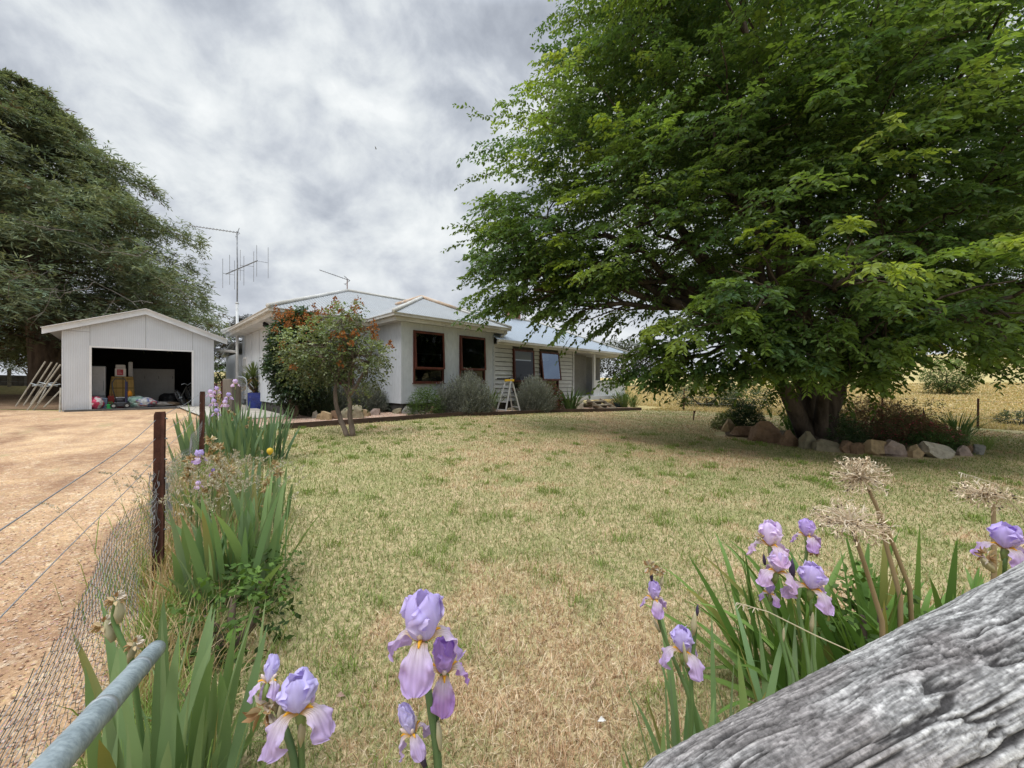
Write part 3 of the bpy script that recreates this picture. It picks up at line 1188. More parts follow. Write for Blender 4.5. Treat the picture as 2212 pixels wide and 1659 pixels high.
M_GWALL = corr_mat('white_mini_corrugated', 0, (.61, .645, .695), (.54, .57, .615))
M_GSIDE = corr_mat('white_mini_corrugated_side', 1, (.55, .57, .6), (.45, .47, .5))
W_, D_ = 3.9, 6.5
Ol, Or = .632, 3.235
ZE, ZP, ZO = gz(1.80), gz(2.55), gz(1.232)
zlo = -.15


def gable(u):
    return ZE + (ZP - ZE) * (1 - abs(u - 1.95) / 1.95)


m = MB()
for d in (0, .05):
    m.poly([(0, d, zlo), (Ol, d, zlo), (Ol, d, gable(Ol)), (0, d, ZE)])
    m.poly([(Or, d, zlo), (W_, d, zlo), (W_, d, ZE), (Or, d, gable(Or))])
    m.poly([(Ol, d, ZO), (Or, d, ZO), (Or, d, gable(Or)), (1.95, d, ZP), (Ol, d, gable(Ol))])
m.quad((Ol, 0, zlo), (Ol, .05, zlo), (Ol, .05, ZO), (Ol, 0, ZO))
m.quad((Or, 0, zlo), (Or, .05, zlo), (Or, .05, ZO), (Or, 0, ZO))
m.quad((Ol, 0, ZO), (Or, 0, ZO), (Or, .05, ZO), (Ol, .05, ZO))
m.box((-.012, -.008, zlo), (.02, .03, ZE - .01))
m.build('front_wall', M_GWALL, garage)
m = MB()
m.quad((0.002, .05, zlo), (0.002, D_, zlo), (0.002, D_, ZE), (0.002, .05, ZE))
m.quad((W_ - .002, .05, zlo), (W_ - .002, D_, zlo), (W_ - .002, D_, ZE), (W_ - .002, .05, ZE))
m.build('side_wall', M_GSIDE, garage)
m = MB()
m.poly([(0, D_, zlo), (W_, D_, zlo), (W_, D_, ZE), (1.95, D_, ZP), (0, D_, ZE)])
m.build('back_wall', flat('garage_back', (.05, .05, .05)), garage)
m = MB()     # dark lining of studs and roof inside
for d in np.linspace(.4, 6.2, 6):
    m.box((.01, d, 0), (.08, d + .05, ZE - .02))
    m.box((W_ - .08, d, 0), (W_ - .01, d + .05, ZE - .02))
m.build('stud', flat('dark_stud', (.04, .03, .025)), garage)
m = MB()
slab(m, [(-.36, -.10, ZE - .06), (1.95, -.10, ZP + .09), (1.95, D_ + .1, ZP + .09), (-.36, D_ + .1, ZE - .06)], .03)
slab(m, [(4.26, -.10, ZE - .06), (1.95, -.10, ZP + .09), (1.95, D_ + .1, ZP + .09), (4.26, D_ + .1, ZE - .06)], .03)
m.build('roof', MR_Y, garage)
m = MB()
for sg in (-1, 1):
    a = Vector((1.95 + sg * 2.36, -.13, ZE - .06))
    b = Vector((1.95, -.13, ZP + .10))
    up = Vector((0, 0, 1))
    h0, h1 = -.17, .03
    m.add([a + up * h0, b + up * h0, b + up * h1, a + up * h1] + [q + Vector((0, .035, 0)) for q in (a + up * h0, b + up * h0, b + up * h1, a + up * h1)],
          [(0, 1, 2, 3), (7, 6, 5, 4), (0, 4, 5, 1), (3, 2, 6, 7), (0, 3, 7, 4)])
m.build('barge_board', pm('barge_white', (.72, .765, .83), (.62, .66, .71), 2, .5, .05), garage)
m = MB()
for sg in (-1, 1):
    a = Vector((1.95 + sg * 2.38, -.15, ZE - .035))
    b = Vector((1.95, -.15, ZP + .125))
    m.bar(a, b, .10, .018)
m.build('barge_flashing', M_WHITE, garage)
m = MB()
m.box((Ol - .045, -.012, 0), (Ol + .012, -.001, ZO + .05))
m.box((Or - .012, -.012, 0), (Or + .045, -.001, ZO + .05))
m.box((Ol + .012, -.0125, ZO - .01), (Or - .012, -.001, ZO + .045))
m.build('door_frame', M_WHITE, garage)
m = MB()
for (u0, u1, z_) in ((.02, .60, gz(1.73)), (.6, .62, gz(1.2))):
    m.box((u0, -.004, z_), (u1, -.0005, z_ + .012))
m.box((.60, -.005, ZO + .05), (.612, -.0005, gable(.6) - .1))
m.box((1.945, -.005, ZO + .05), (1.958, -.0005, ZP - .1))
m.box((3.245, -.005, ZO + .05), (3.257, -.0005, gable(3.25) - .1))
m.build('sheet_joint', flat('joint_grey', (.33, .34, .36)), garage)  # mid-grey strips marking the sheet joints
m = MB()
m.box((.06, -.25, -.25), (W_ - .06, D_ - .05, .055))
m.build('floor', pm('garage_floor', (.13, .125, .12), (.08, .078, .075), 3, .9, .3), garage)
m = MB()
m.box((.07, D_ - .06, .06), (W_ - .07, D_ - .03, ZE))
m.build('shade_lining', flat('inner_shade', (.012, .012, .012)), garage)  # near-black sheet stands in for the shade at the back of the garage
# ================================================================ trees
M_ELM = leafmat('elm_leaves', .55, .42, .35)
M_CON = leafmat('conifer_needles', .28, .7, .15)


def twig_leaves(p, d, L, M, ll, lw, col, droop=.35, spread=.8, down=.25, rng=RNG, shape=6, fold=.18, flatn=.5, jit=.3):
    """leaves alternately along twigs. p,d,L arrays; col (N,3)"""
    N = len(p)
    t = (np.arange(M) + .6) / M
    sg = np.where(np.arange(M) % 2 == 0, 1.0, -1.0)
    t = t[None, :, None] + rng.uniform(-.04, .04, (N, M, 1))
    d = nrm(d)
    up = np.array([0, 0, 1.0])
    side = np.cross(d, up)
    side = nrm(side + rng.normal(0, .12, side.shape))
    pos = p[:, None] + d[:, None] * t * L[:, None, None]
    pos[..., 2] -= (droop * L[:, None] * (t[..., 0] ** 2))
    ld = d[:, None] * .55 + side[:, None] * (sg[None, :, None] * spread)
    ld = ld + rng.normal(0, jit, (N, M, 3))
    ld[..., 2] -= down + droop * .5 * t[..., 0]
    nn = rng.normal(0, flatn, (N, M, 3))
    nn[..., 2] += 1
    n = N * M
    sz = rng.uniform(.7, 1.15, n)
    cc = np.repeat(col, M, 0) * rng.uniform(.8, 1.2, (n, 1))
    return leaf_arrays(pos.reshape(-1, 3), ld.reshape(-1, 3), nrm(nn.reshape(-1, 3)), ll * sz, lw * sz, cc, fold, shape)


def limb_path(a, b, n=7, sag=.0, wob=.12, rng=RNG):
    a, b = np.array(a, float), np.array(b, float)
    t = np.linspace(0, 1, n)
    L = np.linalg.norm(b - a)
    p = a + (b - a) * t[:, None]
    p[:, 2] += sag * L * np.sin(t * PI)
    off = rng.normal(0, wob * L / n, (n, 3))
    off[0] = off[-1] = 0
    return p + off


# ---------------------------------------------------------------- the big elm
TX, TY = 7.6, 9.6
TZ = g(TX, TY)
elm = thing('elm_tree', 'huge spreading broadleaf tree with drooping bright green foliage over the lawn', 'tree', (TX, TY, TZ))
BL = [  # crown masses: spot, distance, radius
    (1180, 490, 9.6, 1.9), (1235, 300, 9.8, 1.85), (1360, 95, 9.8, 2.1), (1440, -120, 9.8, 2.6), (1120, 560, 9.2, 1.25),
    (1400, 480, 9.0, 2.1), (1300, 590, 9.2, 1.3), (1540, 270, 8.5, 2.4), (1600, 20, 8.2, 2.7), (1650, 440, 8.2, 2.3),
    (1850, 210, 7.8, 2.8), (1900, 440, 7.8, 2.3), (2120, 110, 7.4, 2.8), (2150, 390, 7.4, 2.3), (2290, 600, 8.0, 2.2),
    (1650, 640, 6.9, 1.15), (1800, 620, 6.4, 1.1), (1510, 715, 7.5, .95), (1420, 765, 8.2, .62), (1950, 665, 6.4, 1.15), (2100, 690, 6.6, 1.0),
    (1690, 750, 6.9, .72), (1860, 745, 6.8, .72), (2190, 640, 5.6, .95), (1580, 790, 7.6, .5), (2000, 760, 7.4, .55),
    (1500, 480, 12.0, 2.7), (1700, 520, 12.4, 2.7), (1900, 560, 12.6, 2.4), (2080, 520, 13.0, 2.6), (1700, 180, 13, 3.6), (2000, 170, 13, 3.6),
    (1450, 250, 12.0, 2.6), (2200, 640, 11.5, 1.2), (2290, 350, 12.5, 3.2), (1750, 690, 11.8, 1.3), (1950, 650, 12.0, 1.2), (2380, 690, 10.5, 1.5),
    (2110, 690, 9.5, .8), (1620, 600, 10.5, 1.6),
      (1735, 715, 6.7, .55), (1650, 735, 7.1, .5), (1905, 730, 7.0, .62), (2050, 720, 7.6, .6), (2200, 705, 8.4, .8), (2000, 670, 8.8, 1.0),
      (1150, 625, 9.0, .75), (1215, 655, 9.0, .7), (1180, 600, 9.4, .9), (1560, 700, 7.0, .8), (1460, 790, 8.0, .5), (1880, 800, 7.0, .45)]
BL = [(np.array(P(a, b, Y)), r) for a, b, Y, r in BL]
BL += [(np.array((13.5, 11, 4.6)), 3.2), (np.array((12.5, 7.5, 5.0)), 3.0), (np.array((7.6, 9.6, 9.0)), 3.4)]
rng = np.random.default_rng(5)
ctr = np.array((TX, TY, 3.2))
pts, dirs, lens, cols = [], [], [], []
vol = np.array([r ** 2.15 for _, r in BL])
vol[:8] *= 1.5
cnt = (vol / vol.sum() * 2450).astype(int)
allc = np.array([c for c, _ in BL])
allr = np.array([r for _, r in BL])
# flat drooping sprays set in layers through every mass of the crown
for (c, r), n in zip(BL, cnt):
    n = max(n, 9)
    u = unit(n, rng)
    rad = r * rng.uniform(.12, 1, n) ** .5 * (.86 + .3 * fbm(u * 2.2 + c, 3))
    p = c + u * rad[:, None]
    out = nrm(p - ctr)
    D = nrm(u * np.array((.8, .8, .35)) + out * np.array((.9, .9, .3)) + rng.normal(0, .28, (n, 3)) * np.array((1, 1, .5)))
    D[:, 2] = np.clip(D[:, 2] * .7 - .08, -.45, .42)
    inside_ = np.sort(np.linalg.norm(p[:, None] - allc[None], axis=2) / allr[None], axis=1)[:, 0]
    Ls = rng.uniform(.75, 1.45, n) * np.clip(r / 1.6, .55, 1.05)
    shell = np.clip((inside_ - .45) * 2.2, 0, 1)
    bright = shell * np.clip(.42 + .75 * u[:, 2] + .35 * rng.normal(size=n), 0, 1)  # young leaf tone; tops and outer sprays also brightened as painted light
    M = 12
    t = (np.arange(M) + .5) / M
    sgn = np.where(np.arange(M) % 2 == 0, 1.0, -1.0)
    Dn = nrm(D)
    side = nrm(np.cross(Dn, np.array((0, 0, 1.0))))
    pp = p[:, None] + Dn[:, None] * (t[None, :, None] - .45) * Ls[:, None, None]
    pp[..., 2] -= (.22 * Ls[:, None] * t[None] ** 2)
    pp += rng.normal(0, .05, pp.shape)
    dd = Dn[:, None] * (.55 + .5 * t[None, :, None]) + side[:, None] * (sgn * (1.0 - .75 * t))[None, :, None] + rng.normal(0, .16, pp.shape)
    dd[..., 2] -= .12
    ll = Ls[:, None] * (.62 - .22 * t[None]) * rng.uniform(.8, 1.15, (n, M))
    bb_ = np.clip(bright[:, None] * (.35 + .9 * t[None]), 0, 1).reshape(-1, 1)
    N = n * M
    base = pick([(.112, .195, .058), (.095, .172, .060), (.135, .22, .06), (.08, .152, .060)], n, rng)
    young_lit = pick([(.28, .38, .06), (.225, .335, .06), (.33, .42, .08)], n, rng)
    base, young_lit = np.repeat(base, M, 0), np.repeat(young_lit, M, 0)
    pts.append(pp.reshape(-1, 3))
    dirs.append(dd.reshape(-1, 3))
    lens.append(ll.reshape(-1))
    cols.append(base * (1 - bb_) + young_lit * bb_)
pts, dirs, lens, cols = map(np.concatenate, (pts, dirs, lens, cols))
keep = pts[:, 2] > 1.42 + .34 * np.clip((pts[:, 0] - 8.0) / 1.5, 0, 1) + .30 * (vnoise(np.c_[pts[:, :2] * 1.3, pts[:, :1] * 0], 4) - .5)
# the skirt is browsed higher on its right, where the paddock shows
az_ = pts[:, 0] / np.maximum(pts[:, 1], .1)
keep &= ~((az_ > .97) & (az_ < 1.26) & (pts[:, 2] < 2.05 + .25 * np.sin(az_ * 30)))
pts, dirs, lens, cols = pts[keep], dirs[keep], lens[keep], cols[keep]
# long loose shoots that break the outline on the left and below
sh = [(1010, 232, 9.6, .95, .35), (1130, 212, 9.6, .8, .35), (1040, 315, 9.5, .8, .2), (1015, 385, 9.5, .7, .0), (985, 480, 9.3, .8, .05), (985, 535, 9.3, .7, .0), (1195, 90, 9.8, .9, .3),
      (1215, 30, 9.8, .8, .4), (1005, 600, 9.2, .6, -.2), (1090, 650, 9.0, .6, -.5), (1150, 720, 9.0, .7, -.9), (1220, 745, 9.0, .8, -.9), (1215, 700, 9, .7, -.8), (1300, 720, 9.0, .6, -.9),
      (1290, 830, 8.2, .6, -.4), (1345, 775, 8.2, .5, -.2), (1320, 800, 8.1, .6, -.3), (1400, 840, 8.0, .6, -.5), (1440, 845, 7.9, .6, -.6), (1500, 850, 7.7, .6, -.7), (1660, 850, 7.4, .6, -.8), (1700, 880, 7.2, .55, -.9),
      (1880, 850, 7.2, .6, -.8), (1940, 830, 7.4, .5, -.7), (2070, 790, 7.8, .6, -.6), (1560, 845, 7.6, .5, -.8), (1820, 860, 7.2, .5, -.9), (2160, 800, 8.5, .6, -.5), (1360, 720, 8.6, .5, -.4)]
ep, ed, el, ec = [], [], [], []
for px, py, Y, L, dz in sh:
    tip = np.array(P(px, py, Y))
    inw = ctr + np.array((0, 0, .8)) - tip
    inw[2] = 0
    inw /= np.linalg.norm(inw)
    for j in range(5):
        d = nrm(-inw + np.array((0, 0, dz)) + rng.normal(0, .12, 3))
        s0 = tip - d * (L * (.35 + .35 * j)) + rng.normal(0, .06 + .04 * j, 3)
        ep.append(s0)
        ed.append(d)
        el.append(L * .8)
        ec.append(np.array([(.085, .135, .03)]) * rng.uniform(.8, 1.25))
pts = np.concatenate([pts, np.array(ep)])
dirs = np.concatenate([dirs, np.array(ed)])
lens = np.concatenate([lens, np.array(el)])
cols = np.concatenate([cols, np.concatenate(ec)])
org = np.array((TX, TY, TZ))
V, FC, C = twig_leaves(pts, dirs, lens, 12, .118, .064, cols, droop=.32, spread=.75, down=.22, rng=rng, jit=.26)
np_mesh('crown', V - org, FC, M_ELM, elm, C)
# twigs as thin three sided stems
M_TWIG = pm('elm_twig', (.10, .075, .05), (.06, .045, .03), 6, .8, .3)
t = np.linspace(0, 1, 4)
tp = pts[:, None] + nrm(dirs)[:, None] * (t[None, :, None] * lens[:, None, None])
tp[..., 2] -= .38 * lens[:, None] * t[None] ** 2
a = np.array([[1, 0, 0], [-.5, .5, .7], [-.5, -.5, -.7]])
rr = (.006 * (1 - .75 * t))[None, :, None, None]
TV = tp[:, :, None, :] + a[None, None] * rr
N = len(pts)
TV = TV.reshape(-1, 3)
b0 = (np.arange(N)[:, None, None] * 12 + np.arange(3)[None, :, None] * 3)
kk = np.arange(3)[None, None]
TF = np.stack([b0 + kk, b0 + (kk + 1) % 3, b0 + 3 + (kk + 1) % 3, b0 + 3 + kk], -1).reshape(-1, 4)
o = np_mesh('twigs', TV - org, TF, M_TWIG, elm)
# trunk with several stems, limbs into every crown mass
m = MB()
M_ELMB = pm('elm_bark', (.105, .082, .065), (.03, .023, .019), 4, .9, 1.0, 7, stretch=(1, 1, .3), dist=.05)
fork = (.0, 0, .75)
m.tube([(0, 0, -.1), (0, 0, .10), (.02, .0, .3), (.0, 0, .55)], [.56, .44, .36, .27], 14)
tr = m.build('trunk', M_ELMB, elm, smooth=True)
stems = []
for i, (dx, dy, h, r) in enumerate([(-1.25, -.35, 2.2, .21), (-.35, .2, 2.8, .24), (.55, -.15, 2.7, .22), (.3, .7, 2.6, .2), (1.05, .35, 2.0, .17), (-.4, -.9, 1.9, .16)]):
    m = MB()
    b = limb_path((dx * .26, dy * .26, .18), (dx * 1.15, dy, h), 7, 0, .10, rng)
    m.tube(b, np.linspace(r, r * .62, 7), 10)
    m.build('stem', M_ELMB, elm, smooth=True)
    stems.append(np.array((dx, dy, h)))
for c, r in BL:
    tgt = c - org
    i = int(np.argmin([np.linalg.norm(nrm((tgt - s)[None])[0] - nrm((s - np.array(fork))[None])[0]) + .1 * abs(np.linalg.norm(tgt - s)) for s in stems]))
    s0 = stems[i]
    L = np.linalg.norm(tgt - s0)
    m = MB()
    b = limb_path(s0, tgt, 8, .10, .16, rng)
    r0 = min(.17, .03 + .018 * L)
    m.tube(b, np.linspace(r0, .03, 8), 7)
    for j in range(9):
        e = tgt + unit(1, rng)[0] * r * .72
        t0 = b[int(rng.integers(4, 8))]
        m.tube(limb_path(t0, e, 5, .05, .2, rng), np.linspace(.028, .008, 5), 5)
    m.build('limb', M_ELMB, elm, smooth=True)


# ---------------------------------------------------------------- conifers
def conifer(name, label, cat, base, H, Rb, z0, lean=(0, 0), ntw=9000, trunk_r=.5, seed=1, dens=1.0, group=None, az_lim=None, colr=None, lsz=1.0):
    rng = np.random.default_rng(seed)
    base = np.array(base, float)
    th = thing(name, label, cat, tuple(base), 0, group)
    # branches
    nb = int(150 * dens)
    P0, D0, L0, C0, Z0 = [], [], [], [], []
    br = MB()
    for i in range(nb):
        f = (i + rng.uniform(0, 1)) / nb
        z = z0 + (H - z0) * f ** .9 * .985
        rad = Rb * (1 - (z - z0) / (H - z0)) ** .66 * rng.uniform(.66, 1.1) + .35
        if f < .08:
            rad *= .8
        a = i * 2.399 + rng.uniform(-.5, .5)
        ca, sa = math.cos(a), math.sin(a)
        o = np.array((lean[0] * z / H, lean[1] * z / H, z))
        n = 9
        t = np.linspace(0, 1, n)
        rise = rng.uniform(.05, .28)
        path = o + np.c_[ca * rad * t, sa * rad * t, rad * (rise * t - .22 * t ** 2)]
        path[1:-1] += rng.normal(0, .04 * rad / n * 2, (n - 2, 3))
        br.tube(path, np.linspace(.015 + .007 * rad, .008, n), 5)
        m_ = int(ntw / nb * (.35 + 1.3 * rad / Rb))
        tt_ = rng.uniform(.22, 1, m_) ** .75
        tt_ = np.clip(np.round(tt_ * 9 + rng.uniform(-.5, .5)) / 9 + rng.normal(0, .022, m_), .1, 1.02)
        pp = np.stack([np.interp(tt_, t, path[:, q]) for q in range(3)], 1)
        lat = rng.normal(0, 1, m_) * (1.05 - .70 * tt_) * rad * .17
        tn = np.array((-sa, ca, 0))
        pp = pp + tn * lat[:, None] + np.c_[np.zeros(m_), np.zeros(m_), rng.normal(0, .08, m_) * rad * .6 + .05]
        dd = np.array((ca, sa, 0)) * .8 + tn * (np.sign(lat) * .6)[:, None] + rng.normal(0, .35, (m_, 3))
        dd[:, 2] += .05 - .15 * tt_
        P0.append(pp)
        D0.append(dd)
        L0.append(rng.uniform(.35, .75, m_) * lsz)
        pal = colr or [(.18, .225, .14), (.14, .19, .13), (.21, .245, .145), (.14, .155, .09)]
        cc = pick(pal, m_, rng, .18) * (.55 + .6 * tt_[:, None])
        brown = rng.uniform(size=m_) < (.04 if z > z0 + 2 else .14)
        cc[brown] = np.array((.10, .07, .045))
        C0.append(cc)
    P0, D0, L0, C0 = map(np.concatenate, (P0, D0, L0, C0))
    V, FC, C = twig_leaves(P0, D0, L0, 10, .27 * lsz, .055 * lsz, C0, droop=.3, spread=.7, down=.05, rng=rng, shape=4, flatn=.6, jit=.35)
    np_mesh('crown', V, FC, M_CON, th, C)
    br.build('branches', M_BARK, th, smooth=True)
    m = MB()
    zs = np.linspace(-.3, H * .96, 9)
    m.tube([(lean[0] * z / H + rng.normal(0, .04), lean[1] * z / H, z) for z in zs], [trunk_r * (1.25 if q == 0 else 1) * (1 - q / 9.2) + .03 for q in range(9)], 12)
    m.build('trunk', M_BARK, th, smooth=True)
    return th


b = PG(107, 856)
b1 = Vector((-23.0, 19.2, g(-23.0, 19.2)))
con = conifer('conifer_tree', 'massive dark conifer with drooping grey green sprays behind the garage', 'tree', b1, 15.9, 9.3, 2.3, (-2.4, .2), 30000, .62, 3)
# dead grey branches low on its near side
M_DW = pm('dead_wood', (.21, .19, .17), (.13, .115, .10), 6, .9, .2)
rng = np.random.default_rng(9)
for (px, py), (qx, qy) in (((0, 590), (125, 625)), ((110, 640), (200, 610)), ((190, 600), (330, 655)), ((150, 520), (320, 540)), ((60, 560), (10, 640)), ((250, 640), (210, 700)), ((130, 610), (60, 690)), ((340, 600), (420, 640)), ((20, 470), (160, 500))):
    a, c = np.array(P(px, py, 13.4 + rng.uniform(-1, 1.5))), np.array(P(qx, qy, 14.4))
    pth = limb_path(a, c, 6, -.08, .25, rng) - np.array(b1)
    m = MB()
    m.tube(pth, np.linspace(.005, .014, 6), 5)
    for j in range(3):
        s = pth[rng.integers(1, 5)]
        m.tube(limb_path(s, s + unit(1, rng)[0] * .7, 4, 0, .3, rng), np.linspace(.007, .003, 4), 4)
    m.build('dead_branch', M_DW, con)
bb = Vector((-35.5, 24.5, g(-35.5, 24.5)))
conifer('conifer_tree', 'darker conifer with a thick leaning trunk at the far left edge', 'tree', bb, 14, 8.5, 1.4, (1.5, 0), 14000, .8, 8, .9)
bb = Vector((-21.5, 31.5, g(-21.5, 31.5)))
conifer('pine_tree', 'sparse dark pine seen between the garage and the house', 'tree', bb, 5.6, 3.6, 1.4, (0, 0), 1500, .25, 12, .3, colr=[(.035, .045, .03), (.05, .045, .035)])

# ---------------------------------------------------------------- far trees and bushes
M_BUSH = leafmat('bush_leaves', .3, .6, .2)


def blob_tree(name, label, cat, c, rx, rz, pal, n, leaf, trunk=.0, seed=0, group=None, flat=0):
    """small tree or bush: leaf clumps through an uneven crown on stems"""
    rng = np.random.default_rng(seed)
    th = thing(name, label, cat, tuple(c), 0, group)
    u = unit(n, rng)
    q = rng.uniform(.15, 1, n) ** .42 * (.62 + .75 * fbm(u * 1.9 + seed, 3, seed))
    p = u * q[:, None] * np.array((rx, rx, rz)) + np.array((0, 0, trunk + rz * .92))
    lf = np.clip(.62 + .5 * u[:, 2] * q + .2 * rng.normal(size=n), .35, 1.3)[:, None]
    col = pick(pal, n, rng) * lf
    V, FC, C = twig_leaves(p, u + rng.normal(0, .5, (n, 3)), np.full(n, leaf * 2.6), 6, leaf, leaf * .55, col, rng=rng, shape=4, jit=.5)
    V[:, 2] = np.maximum(V[:, 2], .01)
    np_mesh('crown', V, FC, M_BUSH, th, C)
    m = MB()
    for i in range(4):
        e = unit(1, rng)[0] * np.array((rx * .55, rx * .55, rz * .3)) + np.array((0, 0, trunk + rz * 1.0))
        m.tube(limb_path((rng.normal(0, .03), rng.normal(0, .03), -.1), e, 5, 0, .15, rng), np.linspace(.03 + .03 * rx, .012, 5), 6)
    m.build('trunk', M_BARK, th, smooth=True)
    return th


def at(px, Y):
    x = (px - CX) / F * Y
    return Vector((x, Y, g(x, Y)))


GRN = [(.085, .135, .04), (.065, .11, .035), (.11, .15, .05)]
blob_tree('bush', 'round bright green bush standing in the dry field at right', 'bush', at(2050, 30), 1.5, 1.45, [(.20, .29, .09), (.17, .26, .08), (.24, .32, .11)], 1500, .13, .2, 1)
blob_tree('bush', 'small olive bush in the field left of the round green one', 'bush', at(1920, 52), 1.9, 1.5, [(.20, .21, .09), (.22, .22, .11)], 500, .2, .2, 2)
blob_tree('bush', 'low pale green bush half hidden beneath the big tree crown', 'bush', at(1525, 23), 2.0, .75, [(.12, .16, .07), (.14, .17, .09)], 900, .11, 0, 3)
blob_tree('bush', 'pale green bush right behind the short garden stake', 'bush', at(1610, 22), 1.2, .7, [(.12, .16, .06), (.10, .15, .06)], 600, .11, 0, 4)
blob_tree('tree', 'dark round tree beyond the end of the verandah roof', 'tree', at(1352, 62), 5.0, 3.1, [(.07, .085, .05), (.06, .07, .04)], 1600, .32, 1.6, 5)
hg = 'small dark trees along the far hill crest'
for i, (px, Y, r) in enumerate([(2105, 150, 2.6), (2128, 152, 3.1), (2142, 155, 2.4), (2163, 150, 3.4), (2180, 151, 2.2)]):
    blob_tree('tree', 'tiny dark tree on the crest of the far hill at right', 'tree', at(px, Y), r, r * .8, [(.06, .065, .05), (.08, .08, .06)], 150, .6, .4, 20 + i, hg)
blob_tree('bush', 'green scrub patch on the slope between garage and house', 'bush', at(489, 33), 3.0, .9, [(.10, .17, .05), (.085, .15, .04)], 1200, .16, 0, 31)
blob_tree('bush', 'low dark green bush at the far right edge of the yard', 'bush', at(2205, 15.5), .7, .3, [(.10, .14, .07), (.08, .12, .06)], 380, .07, 0, 32)
blob_tree('bush', 'wispy green weed bush behind the red flowering bed', 'bush', at(1990, 12.3), .5, .55, [(.12, .15, .07), (.15, .17, .09)], 180, .06, .1, 33)

# ================================================================ lilacs
M_LIL = leafmat('lilac_leaves', .3, .42, .4)
M_LBARK = pm('lilac_bark', (.20, .155, .125), (.085, .065, .055), 7, .9, .8, 14, stretch=(1, 1, .25), dist=.02)
M_DEADF = leafmat('dead_flower_heads', .1, .9, .05)


def lilac(label, base, masses, pal, ntw, stems, flw, seed, leaf=.06, gap=0):
    rng = np.random.default_rng(seed)
    base = Vector(base)
    th = thing('lilac_tree', label, 'shrub', tuple(base))
    bn = np.array(base)
    vol = np.array([r ** 2.2 for _, r in masses])
    pp, dd, cc = [], [], []
    for (c, r), n in zip(masses, (vol / vol.sum() * ntw).astype(int)):
        u = unit(n, rng)
        p = np.array(c) - bn + u * (r * rng.uniform(.15, 1, n) ** .5 * (.75 + .5 * fbm(u * 2 + seed, 3)))[:, None]
        pp.append(p)
        dd.append(u + rng.normal(0, .5, (n, 3)))
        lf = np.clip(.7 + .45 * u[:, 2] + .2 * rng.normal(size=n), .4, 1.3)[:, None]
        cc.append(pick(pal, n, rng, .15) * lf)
    pp, dd, cc = map(np.concatenate, (pp, dd, cc))
    V, FC, C = twig_leaves(pp, dd, np.full(len(pp), .22), 7, leaf, leaf * .68, cc, rng=rng, jit=.45, flatn=.8)
    np_mesh('crown', V, FC, M_LIL, th, C)
    m = MB()
    for path, r0, r1 in stems:
        pth = [np.array(q) - bn for q in path]
        # smooth through the points
        P_ = np.array(pth)
        tq = np.linspace(0, len(P_) - 1, len(P_) * 3)
        Q = np.stack([np.interp(tq, np.arange(len(P_)), P_[:, q]) for q in range(3)], 1)
        Q[1:-1] = (Q[:-2] + Q[1:-1] * 2 + Q[2:]) / 4 + rng.normal(0, .006, (len(Q) - 2, 3))
        m.tube(Q, np.linspace(r0, r1, len(Q)), 8)
    for c, r in masses:
        for j in range(7):
            s = np.array(stems[int(rng.integers(len(stems)))][0][-1]) - bn
            e = np.array(c) - bn + unit(1, rng)[0] * r * .7
            if np.linalg.norm(e - s) < 2.2:
                m.tube(limb_path(s, e, 6, .03, .25, rng), np.linspace(.014, .004, 6), 5)
    m.build('trunk', M_LBARK, th, smooth=True)
    # dead brown flower panicles
    fp, fd, fc = [], [], []
    for (c, s) in flw:
        c = np.array(c) - bn
        n = 34
        t_ = rng.uniform(0, 1, n)
        w_ = s * .50 * (1 - t_)
        u = unit(n, rng)
        fp.append(c + np.c_[u[:, 0] * w_, u[:, 1] * w_, t_ * s * 1.1])
        fd.append(u + np.array((0, 0, .6)))
        fc.append(pick([(.30, .115, .035), (.36, .15, .05), (.22, .085, .035), (.40, .20, .09)], n, rng))
    fp, fd, fc = map(np.concatenate, (fp, fd, fc))
    V, FC, C = leaf_arrays(fp, fd, unit(len(fp), rng), np.full(len(fp), .055), np.full(len(fp), .035), fc, shape=4)
    np_mesh('dead_flower_heads', V, FC, M_DEADF, th, C)
    return th


lb = PG(757, 944)
Yl = lb.y
rng = np.random.default_rng(21)


def scat(cx, cy, w_, h_, n, Y, s0, s1):
    return [(P(cx + rng.uniform(-w_, w_), cy + rng.uniform(-h_, h_), Y + rng.uniform(-.5, .4)), rng.uniform(s0, s1)) for _ in range(n)]


fr_m = [(P(690, 755, Yl), .62), (P(735, 715, Yl), .48), (P(660, 790, Yl), .42), (P(785, 770, Yl + .1), .42), (P(800, 800, Yl), .30), (P(755, 680, Yl), .26), (P(640, 745, Yl + .1), .35), (P(770, 850, Yl + .1), .20), (P(820, 765, Yl), .25), (P(735, 800, Yl + .2), .3)]
stm = [([P(752, 948, Yl), P(735, 905, Yl), P(722, 860, Yl - .03), P(728, 815, Yl), P(706, 790, Yl), P(690, 765, Yl)], .058, .022),
       ([P(762, 946, Yl + .05), P(757, 905, Yl + .05), P(755, 855, Yl + .05), P(728, 800, Yl + .1), P(700, 775, Yl + .1)], .066, .02),
       ([P(756, 852, Yl + .05), P(775, 825, Yl + .05), P(790, 795, Yl + .1), P(800, 780, Yl)], .05, .015),
       ([P(728, 815, Yl), P(740, 770, Yl), P(742, 720, Yl)], .04, .015),
       ([P(755, 855, Yl + .05), P(752, 810, Yl + .1), P(765, 770, Yl + .1)], .035, .012)]
fl = scat(742, 672, 32, 22, 7, Yl, .12, .2) + scat(800, 735, 26, 24, 7, Yl, .1, .18) + scat(745, 745, 26, 20, 6, Yl - .3, .1, .17) + scat(700, 780, 90, 50, 5, Yl - .3, .09, .13) + [(P(842, 753, Yl), .14)]
lilac('multi stemmed lilac tree with rust brown dead flower heads on the lawn', lb, fr_m, [(.22, .28, .115), (.175, .24, .095), (.26, .30, .145)], 1250, stm, fl, 4, .058)
